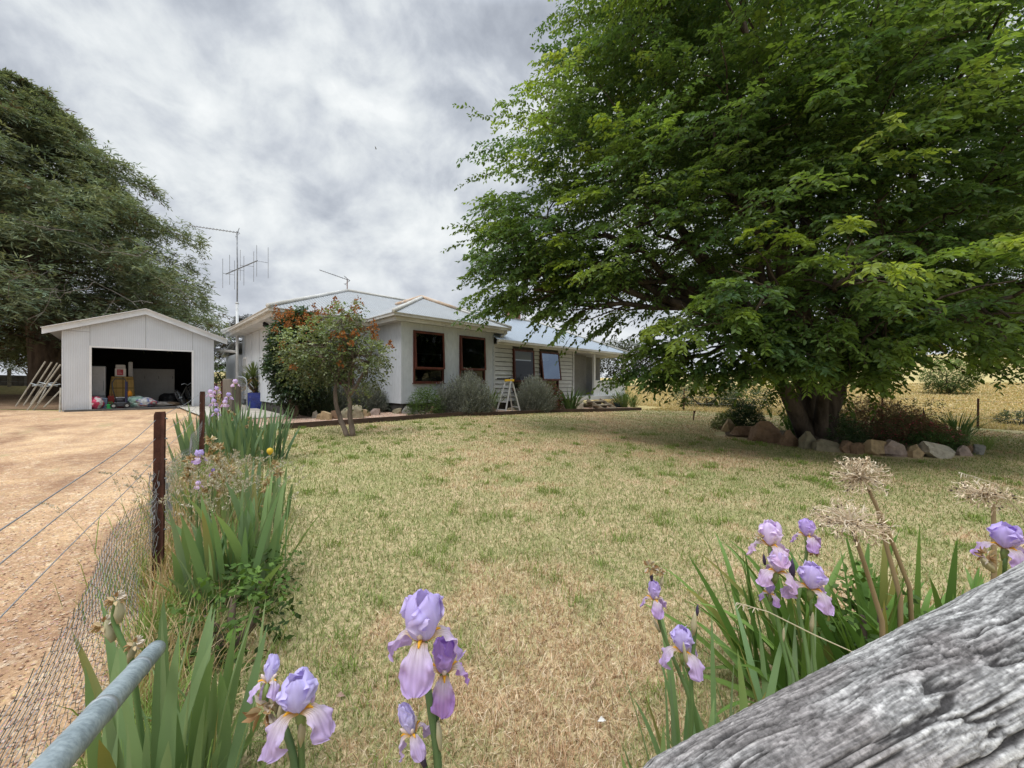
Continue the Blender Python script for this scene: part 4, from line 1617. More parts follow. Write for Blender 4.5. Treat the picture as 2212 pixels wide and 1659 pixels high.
Y2 = 10.9
lb2 = at(645, Y2)
dk = [(P(645, 740, Y2), .66), (P(622, 795, Y2), .52), (P(632, 845, Y2), .42), (P(668, 780, Y2), .6), (P(618, 722, Y2), .40), (P(655, 700, Y2), .42), (P(602, 772, Y2), .30), (P(660, 830, Y2), .4)]
stm = [([P(628, 900, Y2), P(630, 872, Y2), P(640, 830, Y2), P(652, 790, Y2), P(640, 750, Y2)], .10, .04),
       ([P(638, 898, Y2 + .1), P(645, 850, Y2 + .1), P(658, 812, Y2), P(668, 780, Y2)], .085, .03),
       ([P(636, 900, Y2), P(628, 860, Y2), P(622, 800, Y2)], .06, .02)]
fl = scat(640, 700, 45, 24, 44, Y2 - .35, .16, .26) + scat(615, 760, 28, 35, 14, Y2 - .4, .14, .2) + scat(700, 690, 20, 14, 8, Y2, .15, .22) + scat(640, 760, 30, 20, 7, Y2 - .5, .12, .18)
lilac('dense dark green lilac covered in rust brown dead flowers at the house corner', lb2, dk, [(.06, .11, .045), (.045, .09, .045), (.08, .13, .052)], 3600, stm, fl, 6, .085)
# ================================================================ left fence
M_RUST = pm('rusty_picket_steel', (.085, .034, .022), (.045, .02, .015), 12, .9, .5, 50, dist=.003, fine=.3)
M_WIRE = pm('galvanised_wire', (.33, .34, .35), (.22, .22, .23), 30, .55, .05, metallic=.5)
fence = thing('wire_fence', 'wire netting fence on rusty steel pickets along the driveway', 'fence', (FX0, FY0, g(FX0, FY0)))
fo = np.array(fence.location)
fang = math.atan2(FDY, FDX)


def picket(s, off, h, lean=0.0, label=None):
    x, y = FL(s, off)
    z = g(x, y)
    m = MB()
    t = .004
    for a in (fang + PI / 2, fang + PI / 2 + 2.25, fang + PI / 2 - 2.25):
        L = .036 if a == fang + PI / 2 else .028
        d = Vector((math.cos(a), math.sin(a), 0))
        n_ = Vector((-d.y, d.x, 0)) * t / 2
        b = Vector((x, y, z)) - Vector(fo)
        vs = []
        for zz, k_ in ((-.15, 1), (h - .02, 1), (h, .8)):
            lx = Vector((lean * zz, 0, zz))
            vs += [b + lx - n_, b + lx + d * L * k_ - n_, b + lx + d * L * k_ + n_, b + lx + n_]
        fs = []
        for i in range(2):
            for j in range(4):
                fs.append((i * 4 + j, i * 4 + (j + 1) % 4, i * 4 + 4 + (j + 1) % 4, i * 4 + 4 + j))
        fs += [(8, 9, 10, 11), (3, 2, 1, 0)]
        m.add(vs, fs)
    o = m.build('picket', M_RUST, fence)
    if label:
        o['label'] = label
    return b, z


PK = [(0.0, 1.15, .012), (3.1, 1.13, .01), (6.25, 1.13, 0), (9.2, 1.12, -.01), (-3.4, 1.15, 0)]
for s, h, ln in PK:
    bb_, z_ = picket(s, 0, h, ln)
    m = MB()
    for q in (.045, .17, .30, .42, .53, .63, .74):      # pale wire ties in the picket's holes
        if h - q > .2:
            c = bb_ + Vector((ln * (h - q), 0, h - q)) + Vector((.028 * math.cos(fang - PI / 2), .028 * math.sin(fang - PI / 2), 0)) * .6
            m.tube([c + Vector((-.004, -.012, 0)), c + Vector((.003, .0, .003)), c + Vector((.004, .012, -.002))], .0045, 5)
    m.build('wire_tie', M_GALV, fence)


def fh(s):
    x, y = FL(s)
    return x, y, g(x, y)


wires = [(1.10, .006, .0019), (.985, .015, .0017), (.86, .01, .0017)]
for hgt, sag, r in wires:
    m = MB()
    pts_ = []
    ss = [q[0] for q in sorted(PK)]
    for a, b in zip(ss[:-1], ss[1:]):
        for t in np.linspace(0, 1, 14)[:-1]:
            s = a + (b - a) * t
            x, y, z = fh(s)
            pts_.append(Vector((x - .02, y, z + hgt - (sag + .05 * (hgt > 1.05) * (a < -1)) * 4 * t * (1 - t) + .006 * math.sin(s * 3))) - Vector(fo))
    m.tube(pts_, r, 5)
    m.build('wire', M_WIRE, fence, smooth=True)
# hexagon netting
hexw, hexh = .052, .045
rngf = np.random.default_rng(3)
segs = []


def netpt(s, h):
    x, y, z = fh(s)
    # slack: the top droops between pickets and bulges toward the drive
    k_ = 0
    ss = [q[0] for q in sorted(PK)]
    for a, b in zip(ss[:-1], ss[1:]):
        if a <= s <= b:
            t = (s - a) / (b - a)
            k_ = 4 * t * (1 - t)
            near = math.exp(-((s - 0) / .35) ** 2)
    top = .80 - .06 * k_ - .10 * near
    hh = h * top / .80
    bulge = .05 * math.sin(h * 5) * k_ + .03 * math.sin(s * 4 + h * 7) + .04 * near * (1 - h)
    return (x - .035 - bulge * .8, y - bulge * .55, z + hh + .012 * math.sin(s * 7 + h * 9))


ncol = int(12.0 / hexw)
nrow = int(.80 / hexh)
for i in range(ncol):
    s0 = -3.3 + i * hexw
    for j in range(nrow):
        o_ = (j % 2) * hexw / 2
        a = (s0 + o_, j * hexh)
        segs.append((a, (s0 + o_ + hexw / 2, (j + .36) * hexh)))
        segs.append((a, (s0 + o_ - hexw / 2, (j + .36) * hexh)))
        segs.append(((s0 + o_ + hexw / 2, (j + .36) * hexh), (s0 + o_ + hexw / 2, (j + 1) * hexh)))
NP = []
NF = []
for (a, b) in segs:
    if not (-3.35 < a[0] < 9.0 and -3.35 < b[0] < 9.0):
        continue
    pa, pb = np.array(netpt(*a)), np.array(netpt(*b))
    t = pb - pa
    t /= np.linalg.norm(t) + 1e-9
    u_ = np.cross(t, (0.3, .8, .5))
    u_ /= np.linalg.norm(u_)
    v_ = np.cross(t, u_)
    r = .00125
    o_ = len(NP)
    for p in (pa, pb):
        for w_ in (0, 2.094, 4.189):
            NP.append(p + (u_ * math.cos(w_) + v_ * math.sin(w_)) * r)
    for q in range(3):
        NF.append((o_ + q, o_ + (q + 1) % 3, o_ + 3 + (q + 1) % 3, o_ + 3 + q))
np_mesh('netting', np.array(NP) - fo, np.array(NF), M_WIRE, fence)
# bunched wire gathered at the first picket
m = MB()
b0_ = Vector(fh(0)) - Vector(fo)
for i in range(9):
    pth = [b0_ + Vector((-.03 + .012 * i % 5 * .3 + rngf.normal(0, .012), rngf.normal(0, .012) - .02, .78 - .5 * t + rngf.normal(0, .01))) for t in np.linspace(0, 1, 12)]
    m.tube(pth, .0016, 4)
m.build('wire_bundle', M_WIRE, fence)

# steel pipe stay at lower left
pipe_a, pipe_b = P(40, 1735, .45), P(328, 1412, .98)
dv = pipe_b - pipe_a
pipe_c = pipe_b + dv * .06
pr = thing('pipe_rail', 'thick grey galvanised pipe rail in the lower left corner', 'pipe rail', tuple(pipe_b))
m = MB()
dn = pipe_c - dv * .02 - pipe_b
dn = pipe_a - dv * .34 - pipe_b
m.bar((dn.x, dn.y, g(pipe_a.x, pipe_a.y) - .15 - pipe_b.z), (dn.x, dn.y, dn.z + .01), .05, .05)
m.build('support', M_RUST, pr)
for f_ in (.42, .80):
    m = MB()
    c_ = (pipe_a - pipe_b) * (1 - f_)
    m.tube([c_ - dv * .012, c_ + dv * .012], .0228, 20)
    m.build('collar', M_GALV, pr, smooth=True)
m = MB()
m.tube([pipe_a - dv * .35 - pipe_b, pipe_a - pipe_b, (0, 0, 0), pipe_c - pipe_b], .0215, 20)
o = m.build('pipe', pm('weathered_galvanised_pipe', (.29, .345, .37), (.21, .255, .275), 14, .6, .3, 60, metallic=.15, dist=.003, fine=.45, lo=.42, hi=.58), pr, smooth=True)

# ================================================================ weathered log rail at lower right
LA, LB_ = np.array(P(1290, 1975, .36)), np.array(P(2640, 1235, .64))


def log_rail():
    nu, nv = 1150, 520
    ax = (LB_ - LA) * 1.9
    L = np.linalg.norm(ax)
    t = ax / L
    up = np.array((0, 0, 1.0))
    sd = np.cross(t, up)
    sd /= np.linalg.norm(sd)
    w_ = np.cross(sd, t)
    u = np.linspace(0, 1, nu)[:, None] * np.ones((1, nv))
    v = np.ones((nu, 1)) * np.linspace(0, 2 * PI, nv, endpoint=False)[None]
    u9 = u * 1.9
    r0 = .072 + .046 * np.minimum(u9, 1.15)
    r0 = r0 * np.clip(.34 + (u9 / .14), 0, 1) ** .55
    q = np.stack([u * L * 1.0, np.cos(v) * .1, np.sin(v) * .1], -1).reshape(-1, 3)
    warp = fbm(q * np.array((3.2, 7, 7)) + 3, 3, 2) - .5
    warp2 = fbm(q * np.array((12, 22, 22)) + 9, 2, 8) - .5
    dv = np.array((.03, .9, .8))
    g1 = q * np.array((3.2, 95, 95)) + warp[:, None] * 12 * dv + warp2[:, None] * 1.6 * dv
    g2 = q * np.array((9, 300, 300)) + warp[:, None] * 38 * dv + warp2[:, None] * 5 * dv
    n1 = fbm(g1, 2, 5)
    n2 = fbm(g2, 3, 9)
    ridge = 1 - np.abs(2 * n1 - 1)
    var = fbm(q * np.array((6, 14, 14)), 2, 33)
    thr = .93 - .14 * (var - .3)
    groove = np.clip((ridge - thr) * 16, 0, 1)
    groove = groove * np.clip((fbm(q * np.array((2.0, 150, 150)) + warp[:, None] * 18 * dv + 5, 2, 71) - .36) * 7, 0, 1)
    fine = np.clip((1 - np.abs(2 * n2 - 1) - .84) * 7, 0, 1)
    lump = fbm(q * np.array((4, 8, 8)), 3, 4) - .5
    chip = np.clip(fbm(q * np.array((110, 330, 330)), 2, 61), 0, 1)
    r = r0.reshape(-1) * (1 + .10 * lump) - .0045 * groove - .0013 * fine + .0030 * (n1 - .5) + .0012 * (chip - .5)
    cen = LA + t * (u.reshape(-1, 1) * L)
    Vv = cen + sd * (np.cos(v).reshape(-1, 1) * r[:, None]) + w_ * (np.sin(v).reshape(-1, 1) * r[:, None])
    shade = np.clip(.62 + 1.3 * (n2 - .5) + .9 * (chip - .5) + .4 * (n1 - .5), .2, 1.15)
    wear = fbm(q * np.array((4, 12, 12)) + 40, 4, 21)
    base = np.array((.54, .53, .52)) * shade[:, None]
    dirt = np.clip((wear - .56) * 4.5, 0, .6)[:, None]
    col = base * (1 - dirt) + np.array((.19, .165, .16)) * dirt * (.3 + 1.2 * shade[:, None])
    pale = np.clip((.38 - wear) * 7, 0, .4)[:, None]
    col = col * (1 - pale) + np.array((.78, .77, .73)) * shade[:, None] * pale
    k_ = np.clip(groove * .96 + fine * .55, 0, .97)[:, None]
    col = col * (1 - k_) + np.array((.055, .052, .052)) * k_
    i = np.arange(nu - 1)[:, None] * nv
    j = np.arange(nv)[None]
    FCl = np.stack([i + j, i + (j + 1) % nv, i + nv + (j + 1) % nv, i + nv + j], -1).reshape(-1, 4)
    return Vv, FCl, col


M_LOG, nt_, out_ = new_mat('weathered_log')
k = NT(nt_)
a = k.n('ShaderNodeVertexColor', layer_name='Col').outputs[0]
nz = k.noise(k.coords(), 150, 6, .75)
nz2 = k.noise(k.coords(), 520, 4, .7)
c = k.mix(.75, a, k.ramp(nz, [(.34, .35), (.5, .9), (.66, 1.35)]), 'MULTIPLY')
k.bsdf(out_, c, .92, k.bump(k.math('ADD', nz, k.math('MULTIPLY', nz2, .5)), .7, .003), 0, .12)
V, FC, C = log_rail()
lr = thing('log_rail', 'thick weathered grey log rail with deep cracks in the lower right corner', 'log rail', tuple(LA))
np_mesh('rail', V - LA, FC, M_LOG, lr, C, smooth=True)
for f_ in (.08, 1.72):
    q_ = LA + (LB_ - LA) * f_
    gz_ = g(q_[0], q_[1])
    m = MB()
    m.tube([(q_[0] - LA[0], q_[1] - LA[1], gz_ - .2 - LA[2]), (q_[0] - LA[0] + .01, q_[1] - LA[1], q_[2] - .5 * (q_[2] - gz_) - LA[2]), (q_[0] - LA[0], q_[1] - LA[1], q_[2] - .05 - LA[2])], [.085, .08, .07], 12)
    m.build('post', pm('grey_log_post', (.30, .29, .28), (.12, .115, .11), 6, .9, .6, 20, stretch=(1, 1, .15)), lr, smooth=True)

# ================================================================ blades, irises and other garden flowers
M_BLADE = leafmat('iris_leaves', .28, .5, .3)
M_PETAL = leafmat('iris_petals', .38, .55, .15, tint=(1.05, .98, 1.05))
M_STEM = leafmat('iris_stems', .05, .5, .3)
M_DRY = leafmat('dry_stalks', .12, .85, .1)


def blades(specs, nseg=10):
    """specs: (base, azimuth, length, lean, droop, width, twist, c_low, c_high, fold) -> arrays"""
    VV, FF, CC = [], [], []
    o = 0
    for (b, az_, L, lean, droop, w_, tw, c0, c1, fold) in specs:
        t = np.linspace(0, 1, nseg + 1)
        th = lean + droop * t ** 1.8
        d = np.array((math.cos(az_), math.sin(az_)))
        st_ = L / nseg
        rr_ = np.concatenate([[0], np.cumsum(np.sin(th[:-1]) * st_)])
        zz_ = np.concatenate([[0], np.cumsum(np.cos(th[:-1]) * st_)])
        cen = np.c_[b[0] + d[0] * rr_, b[1] + d[1] * rr_, b[2] + zz_]
        sa = az_ + PI / 2 + tw
        sd = np.array((math.cos(sa), math.sin(sa), 0))
        nn = np.c_[-np.cos(th) * d[0], -np.cos(th) * d[1], np.sin(th)]
        ww = w_ / 2 * np.clip(np.minimum(.62 + t * 1.6, 1.0) * np.clip((1 - t) / .38, 0, 1) ** .62, .02, 1)
        Lf = cen + sd * ww[:, None] + nn * (ww * fold)[:, None]
        Rt = cen - sd * ww[:, None] + nn * (ww * fold)[:, None]
        VV += [np.stack([Lf, cen, Rt], 1).reshape(-1, 3)]
        cc = np.array(c0) * (1 - t[:, None]) + np.array(c1) * t[:, None]
        CC += [np.repeat(cc, 3, 0)]
        i = np.arange(nseg) * 3
        FF += [np.concatenate([np.stack([i, i + 1, i + 4, i + 3], 1), np.stack([i + 1, i + 2, i + 5, i + 4], 1)]) + o]
        o += 3 * (nseg + 1)
    return np.concatenate(VV), np.concatenate(FF), np.concatenate(CC)


def clump(name, label, cat, base, rx, ry, n, L, w_, lean, droop, pal, seed, group=None, mat=None, yellow=.12, fold=.25, partname='leaves', upright=.5):
    """a clump of sword or strap leaves spreading from a patch of ground"""
    rng = np.random.default_rng(seed)
    base = Vector(base)
    th = thing(name, label, cat, tuple(base), 0, group)
    sp = []
    for i in range(n):
        x, y = rng.uniform(-1, 1) * rx, rng.uniform(-1, 1) * ry
        z = g(base.x + x, base.y + y) - base.z - .02
        az_ = math.atan2(y + rng.normal(0, ry * .6), x + rng.normal(0, rx * .6))
        c0 = pick(pal, 1, rng)[0]
        c1 = c0 * rng.uniform(.95, 1.25)
        if rng.uniform() < yellow:
            c1 = np.array((.33, .30, .09)) * rng.uniform(.7, 1.1)
        sp.append(((x, y, z), az_, L * rng.uniform(.55, 1.1), abs(rng.normal(0, lean)), rng.uniform(.05, 1) ** 1.5 * droop, w_ * rng.uniform(.75, 1.2), rng.normal(0, .7), c0, c1, fold * rng.uniform(.4, 1.3)))
    V, FC, C = blades(sp)
    np_mesh(partname, V, FC, mat or M_BLADE, th, C, smooth=True)
    return th


IRP = [(.20, .31, .14), (.17, .28, .12), (.235, .34, .14), (.205, .295, .165)]
DKP = [(.12, .215, .045), (.09, .175, .036), (.155, .25, .06)]


def wave(t, *kv):
    return np.interp(t, [a for a, _ in kv], [b for _, b in kv])


def petal_arrays(kind, S, rng, az_, tone, wilt=0.0, nt=22, ns=25):
    """one iris petal: kind 'standard' (upright, closing over the top) or 'fall' (hanging)"""
    t = np.linspace(0, 1, nt)[:, None] * np.ones((1, ns))
    s = np.ones((nt, 1)) * np.linspace(-1, 1, ns)[None]
    ph = rng.uniform(0, 6.28)
    if kind == 'standard':
        th = wave(t[:, 0], (0, 1.05), (.2, .55), (.5, .10), (.78, -.30), (1, -.95 + wilt))
        L, W = S * .66, S * .30
        width = W * wave(t[:, 0], (0, .14), (.18, .42), (.45, .92), (.68, 1.0), (.86, .86), (.95, .6), (1, .32))
        cup = .55
    else:
        th = wave(t[:, 0], (0, .85), (.16, 1.15), (.30, 1.75), (.48, 2.45), (.75, 2.85), (1, 2.7 + wilt))
        L, W = S * .74, S * .235
        width = W * wave(t[:, 0], (0, .22), (.18, .42), (.36, .55), (.55, .85), (.75, 1.0), (.9, .86), (.97, .55), (1, .28))
        cup = -.28
    st_ = L / (nt - 1)
    r = np.concatenate([[0], np.cumsum(np.sin(th[:-1]) * st_)])[:, None] + S * .02
    z = np.concatenate([[0], np.cumsum(np.cos(th[:-1]) * st_)])[:, None]
    nr, nz_ = np.cos(th)[:, None], -np.sin(th)[:, None]       # normal in the (r,z) plane, outward
    ruf = S * .060 * (np.abs(s) ** 1.7) * np.clip(t * 1.5 - .15, 0, 1) * (np.sin(s * 3 + t * 15 + ph) + .6 * np.sin(t * 27 - s * 5 + ph * 2)) + S * .014 * np.sin(s * 11 + t * 6 + ph) * t + S * .02 * np.exp(-(s / .16) ** 2) * np.sin(t * 3)
    off = -cup * width[:, None] * s ** 2 * 1.0 + ruf
    rr_ = r + nr * off
    zz_ = z + nz_ * off
    lat = s * width[:, None] * (1 - .10 * np.abs(s))
    ca, sa = math.cos(az_), math.sin(az_)
    V = np.stack([rr_ * ca - lat * sa, rr_ * sa + lat * ca, zz_], -1).reshape(-1, 3)
    i = np.arange(nt - 1)[:, None] * ns
    j = np.arange(ns - 1)[None]
    FC = np.stack([i + j, i + j + 1, i + ns + j + 1, i + ns + j], -1).reshape(-1, 4)
    t1, s1 = t.reshape(-1, 1), s.reshape(-1, 1)
    if kind == 'standard':
        base = np.array((.62, .48, .22))
        mid = np.array((.66, .60, .82)) * tone
        tip = np.array((.60, .52, .82)) * tone
        k1 = np.clip(t1 / .22, 0, 1)
        k2 = np.clip((t1 - .3) / .5, 0, 1)
        C = base * (1 - k1) + (mid * (1 - k2) + tip * k2) * k1
        vein = .5 + .5 * np.sin(s1 * 26 + 4 * t1 * s1)
        C = C * (1 - .14 * vein * np.clip(1 - t1, 0, 1))
        C = C * (1 + .14 * (np.abs(s1) > .86))
    else:
        k1 = np.clip((t1 - .10) / .28, 0, 1)
        k2 = np.clip((t1 - .34 + .10 * np.abs(s1)) / .42, 0, 1)
        wht = np.array((.74, .68, .70))
        vio = np.array((.61, .46, .75)) * tone
        C = np.array((.72, .48, .14)) * (1 - k1) + wht * k1
        vein = np.clip(np.sin(s1 * 34) * 2, 0, 1) * np.clip(1 - np.abs(t1 - .33) / .24, 0, 1)
        C = C * (1 - .72 * vein) + np.array((.30, .19, .10)) * .72 * vein
        C = C * (1 - k2) + vio * k2
        C = C * (1 - .12 * (.5 + .5 * np.sin(s1 * 22)) * k2)
    C = C * (.93 + .14 * vnoise(np.c_[t1 * 9, s1 * 5, t1 * 0 + ph], 3))[:, None]
    return V, FC, np.clip(C, .01, .9)


PET = {}


def flower_mesh(var, S=.105):
    """meshes of one bloom, shared between flowers of the same variant"""
    if var in PET:
        return PET[var]
    seed, tone, wilt, close = var
    rng = np.random.default_rng(seed)
    parts = []
    for kk_ in range(3):
        a0 = kk_ * 2 * PI / 3 + rng.uniform(-.15, .15)
        V, FC, C = petal_arrays('standard', S * rng.uniform(.94, 1.06), rng, a0 + PI / 3, np.array(tone), wilt + rng.uniform(-.15, .15))
        V[:, :2] *= close
        parts.append(('standard_petal', V, FC, C))
        V, FC, C = petal_arrays('fall', S * rng.uniform(.92, 1.06), rng, a0, np.array(tone), rng.uniform(-.25, .2))
        V[:, :2] *= (.4 + .6 * close)
        parts.append(('fall_petal', V, FC, C))
    out_ = []
    for nme, V, FC, C in parts:
        o_ = np_mesh(nme, V, FC, M_PETAL, None, C, smooth=True)
        me = o_.data
        COL.objects.unlink(o_)
        bpy.data.objects.remove(o_)
        out_.append((nme, me))
    # throat with the orange beards
    m = MB()
    m.tube([(0, 0, -S * .30), (0, 0, -S * .12), (0, 0, 0), (0, 0, S * .06)], [S * .045, S * .075, S * .07, S * .02], 10, (.22, .30, .10))
    for kk_ in range(3):
        a = kk_ * 2 * PI / 3
        pth = [(math.cos(a) * r_ * S, math.sin(a) * r_ * S, z_ * S) for r_, z_ in ((.03, .03), (.10, .075), (.17, .095), (.235, .075))]
        m.tube(pth, [S * .02, S * .024, S * .022, S * .010], 6, (.80, .40, .03))
        m.tube([(math.cos(a) * .04 * S, math.sin(a) * .04 * S, .06 * S), (math.cos(a) * .16 * S, math.sin(a) * .16 * S, .17 * S), (math.cos(a) * .2 * S, math.sin(a) * .2 * S, .21 * S)], [S * .03, S * .04, S * .012], 6, (.62, .50, .45))
    o_ = m.build('flower', M_STEM, None, smooth=True)
    me = o_.data
    COL.objects.unlink(o_)
    bpy.data.objects.remove(o_)
    PET[var] = (me, out_)
    return PET[var]


def put_flower(th, pos, scale, rotz, tilt=(0, 0), var=(1, (1, 1, 1), 0, 1.0)):
    me, parts = flower_mesh(var)
    f = bpy.data.objects.new('flower', me)
    COL.objects.link(f)
    f.parent = th
    f.location = pos
    f.rotation_euler = (tilt[0], tilt[1], rotz)
    f.scale = (scale,) * 3
    for nme, pm_ in parts:
        o_ = bpy.data.objects.new(nme, pm_)
        COL.objects.link(o_)
        o_.parent = f
    return f


def bud_part(th, pos, d, L, col, name='bud'):
    m = MB()
    d = Vector(d).normalized()
    p = Vector(pos)
    m.tube([p, p + d * L * .35, p + d * L * .7, p + d * L], [L * .09, L * .15, L * .11, L * .015], 8, col)
    return m.build(name, M_STEM, th, smooth=True)


def bract(m, pos, d, L, w_, col=(.46, .42, .27)):
    d = Vector(d).normalized()
    p = Vector(pos)
    m.tube([p, p + d * L * .4, p + d * L * .8, p + d * L], [w_ * .5, w_, w_ * .6, w_ * .06], 8, col, sq=.55)


SG = [(.11, .19, .065), (.13, .21, .075), (.10, .17, .07)]


def iris(label, path, blooms, bracts=(), buds=(), withered=(), r=.0055, group='flowering irises in front of the log rail', name='iris', seed=0):
    """path: points of the stem from the ground up; blooms (pos, scale, rotz, tilt, var)"""
    rng = np.random.default_rng(seed + 100)
    base = Vector(path[0])
    th = thing(name, label, 'iris', tuple(base), 0, group)
    b = base
    m = MB()
    c = tuple(pick(SG, 1, rng)[0])
    for p_ in (path if isinstance(path[0][0], (tuple, list, Vector)) else [path]):
        P_ = np.array([np.array(q) - np.array(b) for q in p_])
        tq = np.linspace(0, len(P_) - 1, (len(P_) - 1) * 5 + 1)
        Q = np.stack([np.interp(tq, np.arange(len(P_)), P_[:, q]) for q in range(3)], 1)
        for _ in range(2):
            Q[1:-1] = (Q[:-2] + Q[1:-1] * 2 + Q[2:]) / 4
        m.tube(Q, np.linspace(r * 1.15, r * .8, len(Q)), 8, c)
    for (p0, p1) in [(bl[0], None) for bl in blooms]:
        # short stalk from the nearest stem spot up to the bloom
        q = np.array(p0) - np.array(b)
        j = int(np.argmin(np.linalg.norm(Q - (q - np.array((0, 0, .05))), axis=1)))
        m.tube([Q[j], (Q[j] + q) / 2 - np.array((0, 0, .006)), q - np.array((0, 0, .02))], [r * .8, r * .8, r * .9], 7, c)
    m.build('stem', M_STEM, th, smooth=True)
    for p0, sc_, rz_, tl, var in blooms:
        put_flower(th, Vector(p0) - b, sc_, rz_, tl, var)
    for p0, d, L, w_ in bracts:
        mm = MB()
        bract(mm, Vector(p0) - b, d, L, w_)
        mm.build('bract', M_DRY, th, smooth=True)
    for p0, d, L in buds:
        bud_part(th, Vector(p0) - b, d, L, (.055, .04, .085))
    for p0, s_ in withered:
        rngw = np.random.default_rng(seed + 7)
        n = 26
        u = unit(n, rngw)
        V, FC, C = leaf_arrays(np.array(Vector(p0) - b) + u * s_ * .2, u + rngw.normal(0, .5, (n, 3)), unit(n, rngw), np.full(n, s_ * .55), np.full(n, s_ * .28), pick([(.40, .27, .13), (.52, .40, .24), (.30, .18, .09), (.55, .48, .40)], n, rngw), .4)
        np_mesh('withered_flower', V, FC, M_DRY, th, C)
    return th


def gp(p, dx=0, dy=0):
    """ground under p"""
    return Vector((p.x + dx, p.y + dy, g(p.x + dx, p.y + dy) - .01))


LV = (.98, .97, 1.02)
DV = (.92, .72, 1.0)       # deeper violet
PV = (1.3, 1.25, 1.12)     # pale
BV = (.98, 1.02, 1.02)

# --- hero iris in the middle
Yh = .56
top = P(912, 1385, Yh)
i1 = iris('largest lilac iris in the middle foreground, fully open with a smaller violet bloom', [gp(P(955, 1700, .58), .01, .04), P(948, 1640, .57), P(930, 1530, .565), P(918, 1440, Yh)],
          [(top, 1.14, R(-90) + .05, (0, 0), (1, LV, .0, 1.0)), (P(960, 1455, .595), .98, R(-80), (0, .12), (2, DV, .2, .72))],
          bracts=[(P(946, 1560, .565), (.1, 0, -1), .045, .008)], r=.0062)
# wilting one below it
iris('half wilted blue grey iris beside the stem of the largest one', [gp(P(930, 1730, .57), .02, .03), P(925, 1680, .57), P(905, 1625, .57)],
     [(P(893, 1588, .57), .72, R(-60), (.3, -.25), (3, BV, .9, .55))], bracts=[(P(915, 1655, .57), (-.25, 0, 1), .04, .009)], buds=[(P(918, 1655, .56), (-.3, 0, .9), .035)], r=.0058, seed=2)
# pair at left of it
iris('pale lilac iris with drooping falls, right of a fading bloom', [gp(P(655, 1745, .60), 0, .04), P(652, 1660, .60), P(650, 1585, .60)],
     [(P(648, 1535, .60), .98, R(-130), (0, .1), (4, BV, -.1, 1.08))], bracts=[(P(652, 1610, .60), (0, 0, 1), .05, .009), (P(628, 1640, .6), (-.2, 0, 1), .035, .008)], seed=3)
iris('fading crumpled pale blue iris with dry brown bracts left of a pale lilac one', [gp(P(655, 1745, .585), .03, .04), P(640, 1640, .59), P(606, 1550, .61), P(592, 1505, .61)],
     [(P(578, 1478, .61), .62, R(-140), (.4, -.35), (5, BV, .6, .62))], bracts=[(P(600, 1535, .61), (-.15, 0, 1), .055, .012), (P(606, 1560, .605), (.1, 0, 1), .04, .01)], withered=[(P(575, 1530, .61), .045)], seed=4)
# left, by the pipe: dry bracts with yellow white buds
iris('iris stem with yellow white buds above the pipe rail', [gp(P(310, 1500, .98), .0, .05), P(285, 1420, .98), P(265, 1390, .98), P(243, 1335, .98), P(250, 1300, .98)], [],
     bracts=[(P(245, 1385, .98), (-.35, 0, 1), .06, .014), (P(258, 1345, .98), (.0, 0, 1), .06, .014), (P(280, 1430, .98), (.25, 0, 1), .055, .012)],
     withered=[(P(222, 1350, .98), .035), (P(249, 1295, .98), .032), (P(290, 1392, .98), .03)], seed=5, r=.006)
for o_ in [c for c in COL.objects if c.name.startswith('withered_flower')][-3:]:
    pass

# --- right hand group
iris('small lilac iris on the leftmost stem of the right hand group', [gp(P(1500, 1620, 1.02), .0, .1), P(1497, 1520, 1.05), P(1462, 1440, 1.08), P(1425, 1350, 1.1), P(1420, 1310, 1.1)],
     [(P(1414, 1297, 1.1), .92, R(-90), (0, 0), (2, (.95, .88, 1.0), .2, .72))], bracts=[(P(1425, 1365, 1.1), (-.5, 0, 1), .045, .009), (P(1428, 1265, 1.1), (.2, 0, 1), .03, .008)],
     buds=[(P(1408, 1255, 1.1), (-.1, 0, 1), .035)], withered=[(P(1404, 1225, 1.1), .035), (P(1424, 1235, 1.1), .022)], seed=6)
iris('open lilac iris behind a closed bud, second from the left in the right hand group', [gp(P(1510, 1640, 1.0), .0, .1), P(1496, 1530, 1.0), P(1492, 1470, 1.0), P(1500, 1380, 1.0), P(1503, 1355, 1.0)],
     [(P(1475, 1408, 1.02), 1.06, R(-70), (0, 0), (6, LV, .0, 1.0))], bracts=[(P(1497, 1370, .99), (.1, 0, 1), .06, .011), (P(1484, 1440, .99), (-.15, 0, 1), .065, .009)], buds=[(P(1505, 1330, .99), (.1, 0, 1), .03)], seed=7)
iris('tallest pale white lilac iris carrying two blooms one above the other', [gp(P(1715, 1560, 1.12), .0, .1), P(1712, 1480, 1.15), P(1690, 1390, 1.18), P(1670, 1300, 1.2), P(1668, 1240, 1.2), P(1672, 1195, 1.2)],
     [(P(1666, 1180, 1.2), 1.25, R(-95), (0, 0), (7, PV, -.1, 1.0)), (P(1676, 1236, 1.17), 1.12, R(-50), (0, .1), (8, (1.15, 1.1, 1.08), .2, .9))],
     bracts=[(P(1655, 1255, 1.2), (-.35, 0, 1), .06, .008)], buds=[(P(1652, 1220, 1.2), (-.1, 0, 1), .035)], withered=[(P(1640, 1160, 1.2), .022)], seed=8)
iris('small violet iris low between two green stems', [gp(P(1735, 1570, 1.12), .02, .1), P(1728, 1480, 1.15), P(1700, 1400, 1.18), P(1676, 1330, 1.2)],
     [(P(1663, 1284, 1.2), .74, R(-85), (0, 0), (9, (.9, .78, 1.0), .3, .66))], bracts=[(P(1690, 1390, 1.18), (.1, 0, 1), .05, .007)], seed=9)
